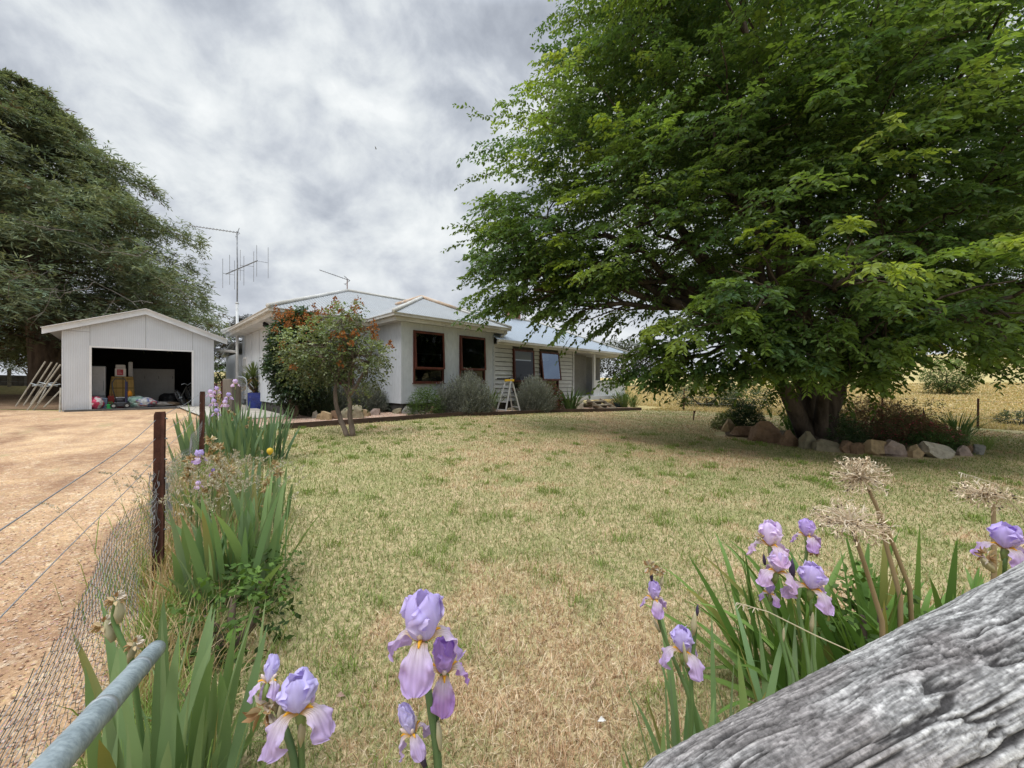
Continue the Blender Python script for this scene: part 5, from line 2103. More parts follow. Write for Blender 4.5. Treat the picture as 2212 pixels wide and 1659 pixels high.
iris('lilac iris with violet falls highest beside the dry seed heads', [gp(P(1765, 1560, 1.14), .0, .1), P(1752, 1470, 1.16), P(1738, 1380, 1.2), P(1722, 1300, 1.24), P(1738, 1230, 1.26), P(1744, 1180, 1.26)],
     [(P(1744, 1160, 1.26), .98, R(-110), (0, .05), (10, (.98, .86, 1.02), .0, .9))], bracts=[(P(1722, 1290, 1.23), (-.25, 0, 1), .07, .009)], buds=[(P(1711, 1248, 1.22), (0, 0, 1), .06)], withered=[(P(1757, 1190, 1.24), .03)], seed=10)
iris('broad lilac iris leaning right in front of the strappy leaves', [gp(P(1770, 1565, 1.1), .0, .1), P(1764, 1480, 1.12), P(1756, 1400, 1.14), P(1752, 1330, 1.15)],
     [(P(1752, 1272, 1.15), 1.24, R(-75), (0, .12), (11, (1.03, 1.0, 1.04), -.1, 1.05))], bracts=[(P(1752, 1365, 1.14), (.1, 0, 1), .06, .008)], seed=11)
iris('blue violet iris at the far right edge behind the log rail', [gp(P(2185, 1500, 1.0), .0, .2), P(2180, 1330, 1.05), P(2170, 1240, 1.06)],
     [(P(2172, 1185, 1.06), 1.10, R(-100), (0, .1), (12, (.98, .92, 1.05), .1, 1.1))], bracts=[(P(2145, 1235, 1.05), (-.5, 0, .6), .05, .014)], withered=[(P(2130, 1200, 1.05), .035)], seed=12)

# leaf clumps near the log rail
C1b = gp(P(1540, 1720, .95))
clump('iris_leaves', 'grey green sword leaves at the foot of the leftmost right hand irises', 'iris leaves', gp(P(1510, 1640, .95), .02, .12), .10, .10, 16, .62, .028, .22, .35, IRP, 41, 'clumps of iris leaves')
clump('iris_leaves', 'broad grey green iris leaves rising behind the middle of the log', 'iris leaves', gp(P(1700, 1560, 1.05), .0, .14), .24, .12, 36, .70, .032, .28, .4, IRP, 42, 'clumps of iris leaves')
clump('iris_leaves', 'few low iris leaves at the splintered end of the log', 'iris leaves', gp(P(1380, 1690, .80), .04, .05), .12, .05, 9, .36, .024, .5, .7, IRP, 43, 'clumps of iris leaves')
clump('strap_leaves', 'dark green strappy leaf clump under the dry seed heads', 'agapanthus', gp(P(1880, 1330, 1.62)), .42, .24, 210, .74, .036, .55, 1.3, DKP, 44, None, yellow=.10, fold=.3)
clump('strap_leaves', 'dark green strappy leaves at the right end of the seed head clump', 'agapanthus', gp(P(2050, 1300, 1.70)), .32, .18, 110, .62, .034, .5, 1.2, DKP, 45, None, yellow=.10, fold=.3)
# leafy weed among them
blob_tree('weed', 'soft bright green leafy weed behind the strappy leaves', 'weed', gp(P(1880, 1240, 1.75)), .22, .16, [(.11, .19, .04), (.09, .16, .04)], 60, .05, .22, 51)


# dry seed heads
def seed_head(label, head, path, R_, seed, flat=.75, n=150):
    rng = np.random.default_rng(seed)
    base = Vector(path[0])
    b = np.array(base)
    th = thing('dry_seed_head', label, 'seed head', tuple(base), 0, 'dry round seed heads on tall stalks')
    m = MB()
    for pth in [path]:
        Q = [np.array(q) - b for q in pth]
        m.tube(Q, np.linspace(.0085, .0055, len(Q)), 8, (.36, .27, .16))
    m.build('stalk', M_DRY, th, smooth=True)
    c = np.array(head) - b
    mm = MB()
    for i in range(n):
        u = unit(1, rng)[0]
        u[2] = u[2] * flat + .12
        u /= np.linalg.norm(u)
        L = R_ * rng.uniform(.62, 1.05)
        e = c + u * L * np.array((1, 1, flat))
        mid = (c + e) / 2 + rng.normal(0, .006, 3)
        col = tuple(pick([(.62, .52, .38), (.54, .43, .30), (.70, .61, .48), (.44, .33, .23)], 1, rng)[0])
        mm.tube([c, mid, e], [.0012, .0011, .0010], 4, col)
        # curled dry petals
        for j in range(int(rng.integers(1, 4))):
            d = nrm((u + rng.normal(0, .8, 3))[None])[0]
            q = nrm(np.cross(d, unit(1, rng)[0])[None])[0]
            l2 = R_ * rng.uniform(.14, .30)
            mm.tube([e, e + d * l2 * .4 + q * l2 * .12, e + d * l2 * .75 + q * l2 * .42, e + d * l2 * .7 + q * l2 * .75], [.0009, .0016, .0014, .0005], 4, tuple(np.array(col) * rng.uniform(.9, 1.35)), sq=.5)
        if rng.uniform() < .16:
            mm.tube([e - u * .003, e + u * .005], [.0025, .0015], 5, (.09, .065, .055))
    mm.build('head', M_DRY, th)
    return th


seed_head('largest dry seed head, highest, on a pale stalk crossed by another', P(1858, 1030, 1.42), [gp(P(1985, 1330, 1.5)), P(1965, 1270, 1.48), P(1915, 1140, 1.44), P(1875, 1055, 1.42)], .083, 61, .85, 190)
seed_head('dry seed head lower left, spreading wide above a brown stalk', P(1836, 1128, 1.25), [gp(P(1920, 1400, 1.3)), P(1905, 1340, 1.28), P(1868, 1220, 1.26), P(1842, 1145, 1.25)], .098, 62, .62, 170)
seed_head('dry seed head at right behind the blue violet iris', P(2128, 1070, 1.34), [gp(P(2150, 1300, 1.36)), P(2147, 1200, 1.34), P(2146, 1090, 1.34)], .078, 63, .62, 130)
m = MB()
b = gp(P(1945, 1350, 1.52))
m.tube([(0, 0, 0)] + [P(a_, c_, 1.46) - b for a_, c_ in ((1945, 1290), (1915, 1180), (1890, 1080))], [.0085, .008, .007, .005], 8, (.36, .27, .16))
o = m.build('dry_stalk', M_DRY, None, smooth=True, loc=b)
tag(o, 'bare pale dry stalk crossing behind the highest seed head', 'stalk')
for i, (pts_, lab) in enumerate([([(1850, 1412), (1760, 1372), (1660, 1322), (1592, 1302)], 'thin pale dry grass stem slanting across the right hand irises'),
                                 ([(2230, 1160), (2205, 1110), (2150, 1045), (2072, 1020)], 'thin dry grass stem arching above the right hand seed head')]):
    m = MB()
    P_ = [P(a_, c_, .98 + .0 * i) for a_, c_ in pts_]
    b = gp(P_[0], .05, .05)
    m.tube([(0, 0, 0)] + [p - b for p in P_], [.002, .0018, .0016, .0014, .001], 5, (.55, .48, .34))
    for j in range(10):
        q = P_[-1].lerp(P_[-2], j * .07) - b
        m.tube([q, q + Vector((random.uniform(-.012, .004), random.uniform(-.008, .008), random.uniform(-.014, .004)))], [.0016, .0006], 4, (.58, .52, .40))
    o = m.build('dry_grass_stem', M_DRY, None, loc=b)
    tag(o, lab, 'grass stem')

# --- along the left fence
PX = lambda a_, c_, Y: P(a_, c_, Y)
NEARP = [(.215, .315, .155), (.18, .275, .125), (.25, .345, .17)]
clump('iris_leaves', 'broad grey green iris leaves around the pipe rail, nearest the camera', 'iris leaves', gp(P(330, 1560, 1.02), -.02, .02), .15, .14, 24, .74, .042, .20, .35, NEARP, 46, 'clumps of iris leaves', yellow=.06)
clump('iris_leaves', 'iris leaves right behind the end of the pipe rail', 'iris leaves', gp(P(405, 1520, 1.30)), .15, .14, 26, .58, .034, .32, .4, NEARP, 47, 'clumps of iris leaves', yellow=.1)
clump('iris_leaves', 'tall iris leaves mixed with grass beside the nearest rusty picket', 'iris leaves', Vector((-1.72, 2.45, g(-1.72, 2.45))), .17, .28, 66, .72, .046, .26, .5, IRP, 48, 'clumps of iris leaves', yellow=.06)
clump('iris_leaves', 'iris leaves just beyond the grassy clump at the fence', 'iris leaves', gp(P(525, 1150, 3.4)), .24, .40, 48, .60, .042, .24, .4, IRP, 49, 'clumps of iris leaves', yellow=.06)
clump('iris_leaves', 'dense blue green iris clump at the far end of the fence', 'iris leaves', gp(P(512, 1010, 5.6)), .46, .55, 150, .92, .045, .26, .35, [(.145, .225, .12), (.12, .20, .105), (.17, .25, .13)], 50, 'clumps of iris leaves', yellow=.04)
clump('iris_leaves', 'sparse iris leaves by the gate behind the dense clump', 'iris leaves', gp(P(470, 960, 7.0)), .45, .45, 50, .75, .05, .26, .35, IRP, 57, 'clumps of iris leaves', yellow=.04)
clump('iris_leaves', 'few iris leaves hiding the bent end of the pipe rail', 'iris leaves', gp(P(372, 1450, 1.0), 0, -.06), .06, .05, 9, .72, .040, .12, .25, NEARP, 56, 'clumps of iris leaves', yellow=.0)
# leafy weeds and rank grass in the strip
blob_tree('weed', 'bright green leafy weed at the foot of the grassy iris clump', 'weed', gp(P(500, 1385, 1.95)), .26, .17, [(.09, .165, .03), (.075, .14, .03), (.11, .19, .04)], 110, .045, .02, 58)
blob_tree('weed', 'small leafy weed at the fence between the two iris clumps', 'weed', gp(P(560, 1290, 2.4)), .16, .13, [(.09, .165, .03), (.075, .14, .03)], 60, .045, .02, 59)


def far_iris(label, px, py, Y, sc_, var, seed, group='lilac irises in bloom along the fence'):
    p = P(px, py, Y)
    return iris(label, [gp(p, .03 * math.sin(seed), .05), p - Vector((.01, 0, .25)), p - Vector((0, 0, .05))], [(p, sc_, R(-90) + seed, (0, 0), var)], bracts=[(p - Vector((0, 0, .09)), (.2, 0, 1), .06, .010)], r=.006, group=group, seed=seed)


pale1, pale2 = (1.35, 1.2, 1.15), (1.15, 1.08, 1.05)
far_iris('pinkish lilac iris standing highest in front of the gate frame', 508, 830, 6.4, 1.35, (7, PV, -.1, 1.0), 71)
far_iris('lilac iris leftmost at the second picket, with a pale top', 455, 852, 5.9, 1.2, (7, PV, -.1, 1.0), 72)
far_iris('lilac iris close to the third picket', 468, 845, 5.8, 1.2, (8, (1.15, 1.1, 1.08), .2, .9), 73)
far_iris('lilac iris low beside the second picket', 462, 872, 5.7, 1.2, (8, (1.15, 1.1, 1.08), .2, .9), 74)
far_iris('lilac iris between the two far pickets, upper bloom', 494, 858, 5.9, 1.2, (6, LV, .0, 1.0), 75)
far_iris('lilac iris between the two far pickets, lower bloom', 486, 874, 5.7, 1.15, (7, PV, -.1, 1.0), 76)
far_iris('single lilac iris above the dense blue green clump', 468, 893, 5.3, 1.1, (11, (1.03, 1.0, 1.04), -.1, 1.05), 77)
far_iris('bright lilac iris right of the nearest two pickets', 430, 990, 3.2, 1.15, (11, (1.03, 1.0, 1.04), -.1, 1.05), 78)
far_iris('small lilac iris among the grass heads', 460, 1022, 3.1, .7, (9, (.9, .78, 1.0), .3, .66), 79)
far_iris('tiny pale lilac iris low in the grass by the nearest picket', 428, 1050, 2.7, .6, (7, PV, -.1, 1.0), 80)


def withered(label, px, py, Y, s_, seed, pal=None, n=30):
    rng = np.random.default_rng(seed)
    p = P(px, py, Y)
    b = gp(p, rng.normal(0, .03), .04)
    th = thing('withered_iris', label, 'iris', tuple(b), 0, 'withered straw coloured iris flowers by the fence')
    m = MB()
    q = np.array(p - b)
    m.tube([(0, 0, 0), q * .5 + np.array((.01, 0, 0)), q], .0055, 7, (.13, .19, .07))
    m.build('stem', M_STEM, th, smooth=True)
    V_, F_, C_ = [], [], []
    o_ = 0
    for j in range(3):
        c = q + np.array((rng.normal(0, .02), rng.normal(0, .02), -.055 * j * (s_ / .05)))
        u = unit(n, rng)
        V, FC, C = leaf_arrays(c + u * s_ * .15, u + rng.normal(0, .5, (n, 3)) + np.array((0, 0, .3)), unit(n, rng), s_ * rng.uniform(.4, .9, n), s_ * rng.uniform(.2, .4, n), pick(pal or [(.52, .40, .22), (.62, .52, .34), (.40, .27, .13)], n, rng), .5)
        V_.append(V)
        F_.append(FC + o_)
        C_.append(C)
        o_ += len(V)
    np_mesh('withered_flower', np.concatenate(V_), np.concatenate(F_), M_DRY, th, np.concatenate(C_))
    return th


for i, (a_, c_, Y, s_, lab) in enumerate([
    (458, 950, 3.9, .07, 'withered straw coloured iris directly right of the second picket'), (482, 965, 3.9, .07, 'withered iris with curled petals above the middle clump'),
    (478, 992, 3.6, .06, 'pale withered iris on a bent green stem in the middle clump'), (408, 995, 3.0, .06, 'withered tan iris left of the bright lilac one'),
    (488, 1020, 3.1, .07, 'big tangle of withered iris petals above the grass heads'), (448, 1030, 3.0, .05, 'small withered iris under the bright lilac one'),
    (590, 1005, 3.3, .06, 'withered peach iris on the far right stem of the strip'), (583, 1060, 3.1, .05, 'withered iris low on the right side of the strip'),
    (476, 858, 6.1, .06, 'withered cream iris between the far lilac blooms'), (500, 890, 5.9, .05, 'withered cream iris in front of the gate frame'), (540, 905, 5.8, .05, 'small cream withered iris above the right side of the far clump')]):
    withered(lab, a_, c_, Y, s_, 200 + i)
p = P(583, 975, 3.3)
b = gp(p, .02, .03)
th = thing('yellow_iris', 'single yellow iris bud above a withered peach flower', 'iris', tuple(b))
m = MB()
m.tube([(0, 0, 0), (p - b) * .5, p - b], .005, 7, (.2, .24, .1))
m.build('stem', M_STEM, th, smooth=True)
m = MB()
q = p - b
m.lathe(q, [(.006, -.03), (.022, -.012), (.026, .004), (.02, .022), (.006, .03)], 9, (.78, .60, .08))
m.build('flower', M_PETAL, th, smooth=True)

# ================================================================ grass (nobody could count it)
M_GRASS = leafmat('grass_blades', .25, .7, .12)


def grass_cloud(name, xy, h0, h1, w0, pal_fn, seed, lie=.8, group=None, label=None, wide=True):
    rng = np.random.default_rng(seed)
    n = len(xy)
    z = G(xy[:, 0], xy[:, 1]) + .008
    r = np.hypot(xy[:, 0], xy[:, 1])
    h = rng.uniform(h0, h1, n)
    a = rng.uniform(0, 2 * PI, n)
    tilt = np.clip(np.abs(rng.normal(lie, .35, n)), .05, 1.45)
    d = np.c_[np.cos(a) * np.sin(tilt), np.sin(a) * np.sin(tilt), np.cos(tilt)] * h[:, None]
    w_ = w0 * (1 + (r / 2.6 if wide else 0)) * rng.uniform(.7, 1.3, n)
    b = a + PI / 2 + rng.normal(0, .5, n)
    s_ = np.c_[np.cos(b), np.sin(b), np.zeros(n)] * w_[:, None] / 2
    base = np.c_[xy, z]
    mid = base + d * .55 + np.c_[np.zeros(n), np.zeros(n), h * .06]
    tip = base + d
    tip[:, 2] -= h * .10
    V = np.stack([base - s_, base + s_, mid + s_ * .75, tip, mid - s_ * .75], 1).reshape(-1, 3)
    i = np.arange(n)[:, None] * 5
    C = pal_fn(xy, rng)
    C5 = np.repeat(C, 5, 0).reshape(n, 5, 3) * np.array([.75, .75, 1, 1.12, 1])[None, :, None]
    FC = np.concatenate([i + np.array([[0, 1, 2, 4]]), i + np.array([[4, 2, 3, 3]])])
    # quad and triangle both written as quads is not allowed: make the top a separate triangle mesh via two quads
    FC = np.concatenate([i + np.array([[0, 1, 2, 4]])])
    T3 = i + np.array([[4, 2, 3]])
    me = bpy.data.meshes.new(name)
    nv = len(V)
    me.vertices.add(nv)
    me.vertices.foreach_set('co', V.astype(np.float32).ravel())
    lp = np.concatenate([FC.ravel(), T3.ravel()]).astype(np.int32)
    me.loops.add(len(lp))
    me.loops.foreach_set('vertex_index', lp)
    me.polygons.add(2 * n)
    me.polygons.foreach_set('loop_start', np.concatenate([np.arange(n) * 4, n * 4 + np.arange(n) * 3]).astype(np.int32))
    me.update(calc_edges=True)
    ca = me.color_attributes.new('Col', 'FLOAT_COLOR', 'POINT')
    c4 = np.ones((nv, 4), np.float32)
    c4[:, :3] = C5.reshape(-1, 3)
    ca.data.foreach_set('color', c4.ravel())
    me.materials.append(M_GRASS)
    o = bpy.data.objects.new(name, me)
    COL.objects.link(o)
    return tag(o, label, 'grass', None, 'stuff')


def greenness(xy):
    q = np.c_[xy * .9, np.zeros(len(xy))]
    f = fbm(q + 7, 4, 31)
    q2 = np.c_[xy * 4.2, np.zeros(len(xy))]
    f2 = fbm(q2, 3, 77)
    sh_ = np.clip((xy[:, 0] - 1.5) / 5, 0, 1) * np.clip(1.2 - np.abs(xy[:, 1] - 6.5) / 5, 0, 1)
    left = np.exp(-((xy[:, 0] + 2.0) / 1.3) ** 2) * np.clip((xy[:, 1] - 1.5) / 2, 0, 1)
    mid = np.exp(-((xy[:, 0] + .4) / 2.6) ** 2 - ((xy[:, 1] - 4.2) / 2.2) ** 2)
    near = np.exp(-((xy[:, 1] - .9) / .8) ** 2)
    big = fbm(np.c_[xy * .33 + 3, np.zeros(len(xy))], 2, 91)
    return f * .40 + f2 * .38 + big * .22 + .08 * sh_ + .06 * left + .055 * mid - .05 * near + .02


def lawn_col(xy, rng):
    n = len(xy)
    gr = greenness(xy) + rng.normal(0, .055, n)
    k_ = np.clip((gr - .470 + .022 * np.clip((np.hypot(xy[:, 0], xy[:, 1]) - 1.6) / 1.5, -1, 1)) / .085, 0, 1)[:, None]
    straw = pick([(.57, .405, .25), (.68, .52, .355), (.41, .26, .155), (.54, .35, .22), (.76, .63, .47), (.29, .195, .12)], n, rng, .18)
    green = pick([(.23, .285, .10), (.18, .25, .08), (.29, .325, .13), (.36, .36, .17), (.42, .37, .20)], n, rng, .15)
    return straw * (1 - k_) + green * k_


def inside(xy, poly):
    x, y = xy[:, 0], xy[:, 1]
    ins = np.zeros(len(xy), bool)
    n = len(poly)
    for i in range(n):
        (x1, y1), (x2, y2) = poly[i][:2], poly[(i + 1) % n][:2]
        if y1 == y2:
            continue
        ins ^= ((y1 > y) != (y2 > y)) & (x < (x2 - x1) * (y - y1) / (y2 - y1) + x1)
    return ins


rng = np.random.default_rng(77)


def ring_pts(n, r0, r1, p, a0, a1):
    u = rng.uniform(0, 1, n)
    r = (r0 ** p + u * (r1 ** p - r0 ** p)) ** (1 / p)
    a = rng.uniform(R(a0), R(a1), n)
    return np.c_[r * np.sin(a), r * np.cos(a)]


xy = np.concatenate([ring_pts(540000, 1.0, 21, .55, -54, 64), ring_pts(45000, .35, 1.1, 1.2, -90, 100)])
ok = inside(xy, lawn_poly)
tbp = [(p.x, p.y) for p in TBF] + back
ok &= ~inside(xy, tbp)
# keep a thinner sward: bare straw patches thin out
xy = xy[ok]
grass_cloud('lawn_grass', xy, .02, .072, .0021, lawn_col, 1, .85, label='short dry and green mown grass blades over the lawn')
# green tufts standing out of the mown grass
tc_ = ring_pts(700, 1.2, 11, 1.1, -50, 55)
tc_ = tc_[inside(tc_, lawn_poly) & ~inside(tc_, tbp)]
tc_ = tc_[greenness(tc_) > .45][:260]
xy = np.repeat(tc_, 60, 0) + rng.normal(0, .045, (len(tc_) * 60, 2)) * rng.uniform(.4, 2.2, (len(tc_) * 60, 1))
grass_cloud('grass_tufts', xy, .04, .10, .0022, lambda q, r_: pick([(.22, .31, .07), (.18, .27, .06), (.28, .345, .10)], len(q), r_), 2, .5, label='small green grass tufts scattered over the lawn')

# rank grass in the fence strip
ss = rng.uniform(-2.6, 7.5, 26000)
of = np.where(ss < -.2, np.abs(rng.normal(.06, .14, 26000)), rng.normal(.12, .17, 26000))
_k = (ss > -.2) | (rng.uniform(0, 1, 26000) < .45)
ss, of = ss[_k], of[_k]
xy = np.stack(FL(ss, of), 1)
grass_cloud('strip_grass', xy, .12, .42, .0026, lambda q, r_: np.where((fbm(np.c_[q * 2.2, np.zeros(len(q))], 3, 5) + r_.normal(0, .08, len(q)) > .44)[:, None], pick([(.21, .31, .08), (.26, .34, .10)], len(q), r_), pick([(.55, .42, .24), (.48, .34, .19), (.62, .50, .32)], len(q), r_)), 3, .55, label='long dry and green grass along the fence foot')
# seed heads: soft grey beige plumes
M_PLUME = leafmat('grass_plumes', .2, .9, .05)
nh = 130
sp, PV_, PF_, PC_ = [], [], [], []
o_ = 0
ms = MB()
for i in range(nh):
    s = rng.uniform(-.15, 1.25)
    x, y = FL(s, rng.normal(.28, .20))
    z = g(x, y)
    h = rng.uniform(.42, .70)
    ax_, ay_ = rng.normal(0, .10, 2)
    b_ = np.array((x, y, z))
    tp_ = np.array((x + ax_, y + ay_, z + h))
    ms.tube([b_, (b_ + tp_) / 2 + np.array((-ax_ * .15, -ay_ * .15, .02)), tp_], [.0017, .0014, .0010], 4, tuple(pick([(.30, .30, .15), (.42, .36, .21), (.22, .27, .10)], 1, rng)[0]))
    n = 34
    t = rng.uniform(0, 1, n)
    L = rng.uniform(.10, .16)
    nod = np.array((ax_ * 2, ay_ * 2, 0)) + np.array((rng.normal(0, .15), rng.normal(0, .15), 0))
    c = tp_ + np.c_[nod[0] * t * L * 2, nod[1] * t * L * 2, t * L - .35 * t * t * L] - np.array((0, 0, L * .35))
    u = unit(n, rng)
    u[:, 2] = np.abs(u[:, 2]) + .4
    V, FC, C = leaf_arrays(c + u * .010 * (1 - t)[:, None], u, unit(n, rng), np.full(n, .020), np.full(n, .0075), pick([(.50, .45, .36), (.42, .36, .28), (.56, .52, .43), (.38, .37, .25)], n, rng), shape=4)
    PV_.append(V)
    PF_.append(FC + o_)
    PC_.append(C)
    o_ += len(V)
o = np_mesh('grass_seed_heads', np.concatenate(PV_), np.concatenate(PF_), M_PLUME, None, np.concatenate(PC_))
tag(o, 'soft beige grass seed heads around the iris clump by the fence', 'grass', None, 'stuff')
o = ms.build('grass_stems', M_GRASS, None)
tag(o, 'thin stems under the beige grass seed heads', 'grass', None, 'stuff')

# tall dry pasture beyond the lawn
xy = ring_pts(190000, 13, 60, .8, 12, 62)
ok = ~inside(xy, lawn_poly) & ~inside(xy, [tuple(HU(-3.5, -2.0))[:2], tuple(HU(15, -2.4))[:2], tuple(HU(15, 9))[:2], tuple(HU(-3.5, 9))[:2]])
xy = xy[ok]
grass_cloud('pasture_grass', xy, .05, .17, .004, lambda q, r_: pick([(.58, .45, .25), (.66, .54, .33), (.48, .36, .18), (.42, .38, .19)], len(q), r_, .15), 4, .5, label='tall straw coloured pasture grass beyond the lawn')

# stones and bark on the drive and pebble bed
def pebbles(name, xy, s0, s1, pal, seed, label, lift=.012, flat=.55):
    rng = np.random.default_rng(seed)
    n = len(xy)
    s_ = rng.uniform(s0, s1, n)[:, None]
    z = G(xy[:, 0], xy[:, 1]) + lift
    T = np.array([(1, 0, 0), (.3, .95, 0), (-.85, .5, 0), (-.75, -.6, 0), (.4, -.9, 0), (.1, .05, .9), (-.15, -.1, .85)])
    a = rng.uniform(0, 2 * PI, n)
    ca, sa = np.cos(a)[:, None], np.sin(a)[:, None]
    q = T[None] * (1 + rng.uniform(-.25, .25, (n, 7, 3))) * s_[:, None] * np.array((1, .7, flat))
    V = np.stack([q[..., 0] * ca - q[..., 1] * sa + xy[:, :1], q[..., 0] * sa + q[..., 1] * ca + xy[:, 1:], q[..., 2] + z[:, None]], -1)
    F3 = np.array([(0, 1, 5), (1, 2, 5), (2, 6, 5), (2, 3, 6), (3, 4, 6), (4, 0, 6), (0, 5, 6)])
    FC = (np.arange(n)[:, None, None] * 7 + F3[None]).reshape(-1, 3)
    C = np.repeat(pick(pal, n, rng, .2), 7, 0)
    o = np_mesh(name, V.reshape(-1, 3), FC, M_STONE, None, C)
    return tag(o, label, 'gravel', None, 'stuff')


M_STONE = vcmat('loose_stones', .9, .3, 60, .4)
xy = ring_pts(90000, .8, 14, .9, -80, -20)
ok = inside(xy, drive_poly)
d_f = (xy[:, 0] - FX0) * FDY - (xy[:, 1] - FY0) * FDX      # distance right of the fence line
ok &= rng.uniform(0, 1, len(xy)) < np.clip(.10 + np.exp(d_f / .7) * .95, 0, 1)
xy = xy[ok]
pebbles('drive_gravel', xy, .003, .0105, [(.46, .31, .21), (.38, .22, .145), (.56, .43, .32), (.30, .165, .105), (.50, .36, .28)], 5, 'loose pinkish stone chips on the driveway edge')
xy = np.c_[rng.uniform(-8, 9, 42000), rng.uniform(7, 21, 42000)]
xy = xy[inside(xy, bed)]
pebbles('bed_gravel', xy, .014, .036, [(.60, .44, .34), (.52, .35, .27), (.68, .56, .46), (.42, .27, .2), (.58, .5, .42)], 6, 'pinkish pebbles covering the bed along the house', .045)
# ================================================================ timber edging
M_SLEEP = pm('dark_timber_edging', (.085, .055, .042), (.04, .027, .022), 6, .85, .5, 22, stretch=(.3, .3, 2), dist=.01)
for i, (a, b_, lab) in enumerate([(0, 3, 'dark timber edging board along the left part of the pebble bed'), (3, 5, 'dark timber edging board in the middle of the pebble bed'), (5, 6, 'dark timber edging board at the right end by the verandah steps')]):
    for j in range(1):
        m = MB()
        pa = EDGE[a]
        for q in range(a, b_):
            p0, p1 = EDGE[q] - pa, EDGE[q + 1] - pa
            m.bar(Vector(p0) + Vector((0, 0, .05)), Vector(p1) + Vector((0, 0, .05)), .05 + .002 * (q % 2), .19 + .004 * (q % 2))
        o = m.build('timber_edging', M_SLEEP, None, loc=pa)
        tag(o, lab, 'garden edging', 'timber edging boards of the house bed')

# ================================================================ stones
def stone_mesh(m, sx, sy, sz, seed, col, pointy=0):
    """one quarried rock with flat broken faces"""
    rng = np.random.default_rng(seed)
    bm = bmesh.new()
    bmesh.ops.create_cube(bm, size=2)
    bmesh.ops.subdivide_edges(bm, edges=bm.edges[:], cuts=9, use_grid_fill=True)
    # cut with random planes for angular faces
    for k_ in range(7):
        n_ = Vector(unit(1, rng)[0])
        if k_ < 2:
            n_ = Vector((rng.normal(0, .6), rng.normal(0, .3), 1)).normalized()
        d_ = rng.uniform(.72, .98) if k_ >= 2 else rng.uniform(.62, .9)
        for v in bm.verts:
            e = v.co.dot(n_) - d_
            if e > 0:
                v.co -= n_ * e
    sh_x = rng.normal(0, .18)
    vs = [v.co.copy() for v in bm.verts]
    co_ = np.array([tuple(v) for v in vs])
    d1 = (fbm(co_ * 1.1 + seed * 3.1, 4, seed) - .5) + .45 * (fbm(co_ * 4.2 + seed, 4, seed + 1) - .5)
    for i_, v in enumerate(bm.verts):
        k_ = 1 + .30 * d1[i_]
        t_ = (v.co.z + 1) / 2
        tp = 1 - pointy * t_
        m_ = Vector((v.co.x * k_ * tp + sh_x * t_, v.co.y * k_ * (1 - .3 * t_), v.co.z * (1 + .12 * d1[i_])))
        v.co = Vector((m_.x * sx / 2, m_.y * sy / 2, (m_.z + .78) * sz / 1.78))
    bm.verts.ensure_lookup_table()
    bm.verts.index_update()
    m.add([v.co for v in bm.verts], [[v.index for v in f.verts] for f in bm.faces], col)
    bm.free()


M_ROCK, nt_, out_ = new_mat('field_stone')
k = NT(nt_)
a = k.n('ShaderNodeVertexColor', layer_name='Col').outputs[0]
v = k.coords()
n1 = k.noise(v, 7, 7, .65, .5)
n2 = k.noise(v, 38, 5, .7)
c = k.mix(.8, a, k.ramp(n1, [(.3, .45), (.5, .95), (.7, 1.25)]), 'MULTIPLY')
c = k.mix(k.ramp(k.noise(v, 5, 5), [(.55, 0), (.7, .55)]), c, (.24, .15, .085))
c = k.mix(k.ramp(n2, [(.58, 0), (.72, .4)]), c, (.38, .37, .34))
k.bsdf(out_, c, .92, k.bump(k.math('ADD', n1, k.math('MULTIPLY', n2, .35)), .8, .025), 0, .2)
RG = {'sand': (.38, .28, .165), 'grey': (.27, .26, .24), 'brown': (.24, .155, .10), 'pale': (.44, .40, .33), 'pink': (.36, .28, .24), 'olive': (.25, .22, .15)}


def before_house(p, px, gap):
    """slide a spot along its sight line until it stands gap metres before the house front"""
    r = (px - CX) / F
    if p.y > 30 or px > 1400 or px < 560:
        return p
    v = S2 * (p.y - HY - p.x + HX)
    u = S2 * (p.x - HX + p.y - HY)
    lim = (1.9 if u < .2 else (-.35 if u > 8.6 else 0)) - gap
    if v > lim:
        Y = (lim / S2 + HY - HX) / (1 - r)
        return at(px, Y)
    return p


def stone(px, py, w_, h_, kind, label, group, seed, dep=.7, pointy=.3, Y=None, rz=0.0):
    """px, py: middle of its foot; w_, h_ its size in spots of the photograph"""
    p = PG(px, py)
    p = before_house(p, px, .35)
    s_ = p.y / F
    m = MB()
    stone_mesh(m, w_ * s_ * 1.12, w_ * s_ * dep, h_ * s_ * 1.05, seed, RG[kind], pointy)
    p.z -= .055
    p.y += w_ * s_ * dep * .35
    o = m.build('rock', M_ROCK, None, loc=p)
    o.rotation_euler = (0, 0, rz if rz else random.uniform(-.25, .25))
    tag(o, label, 'rock', group)


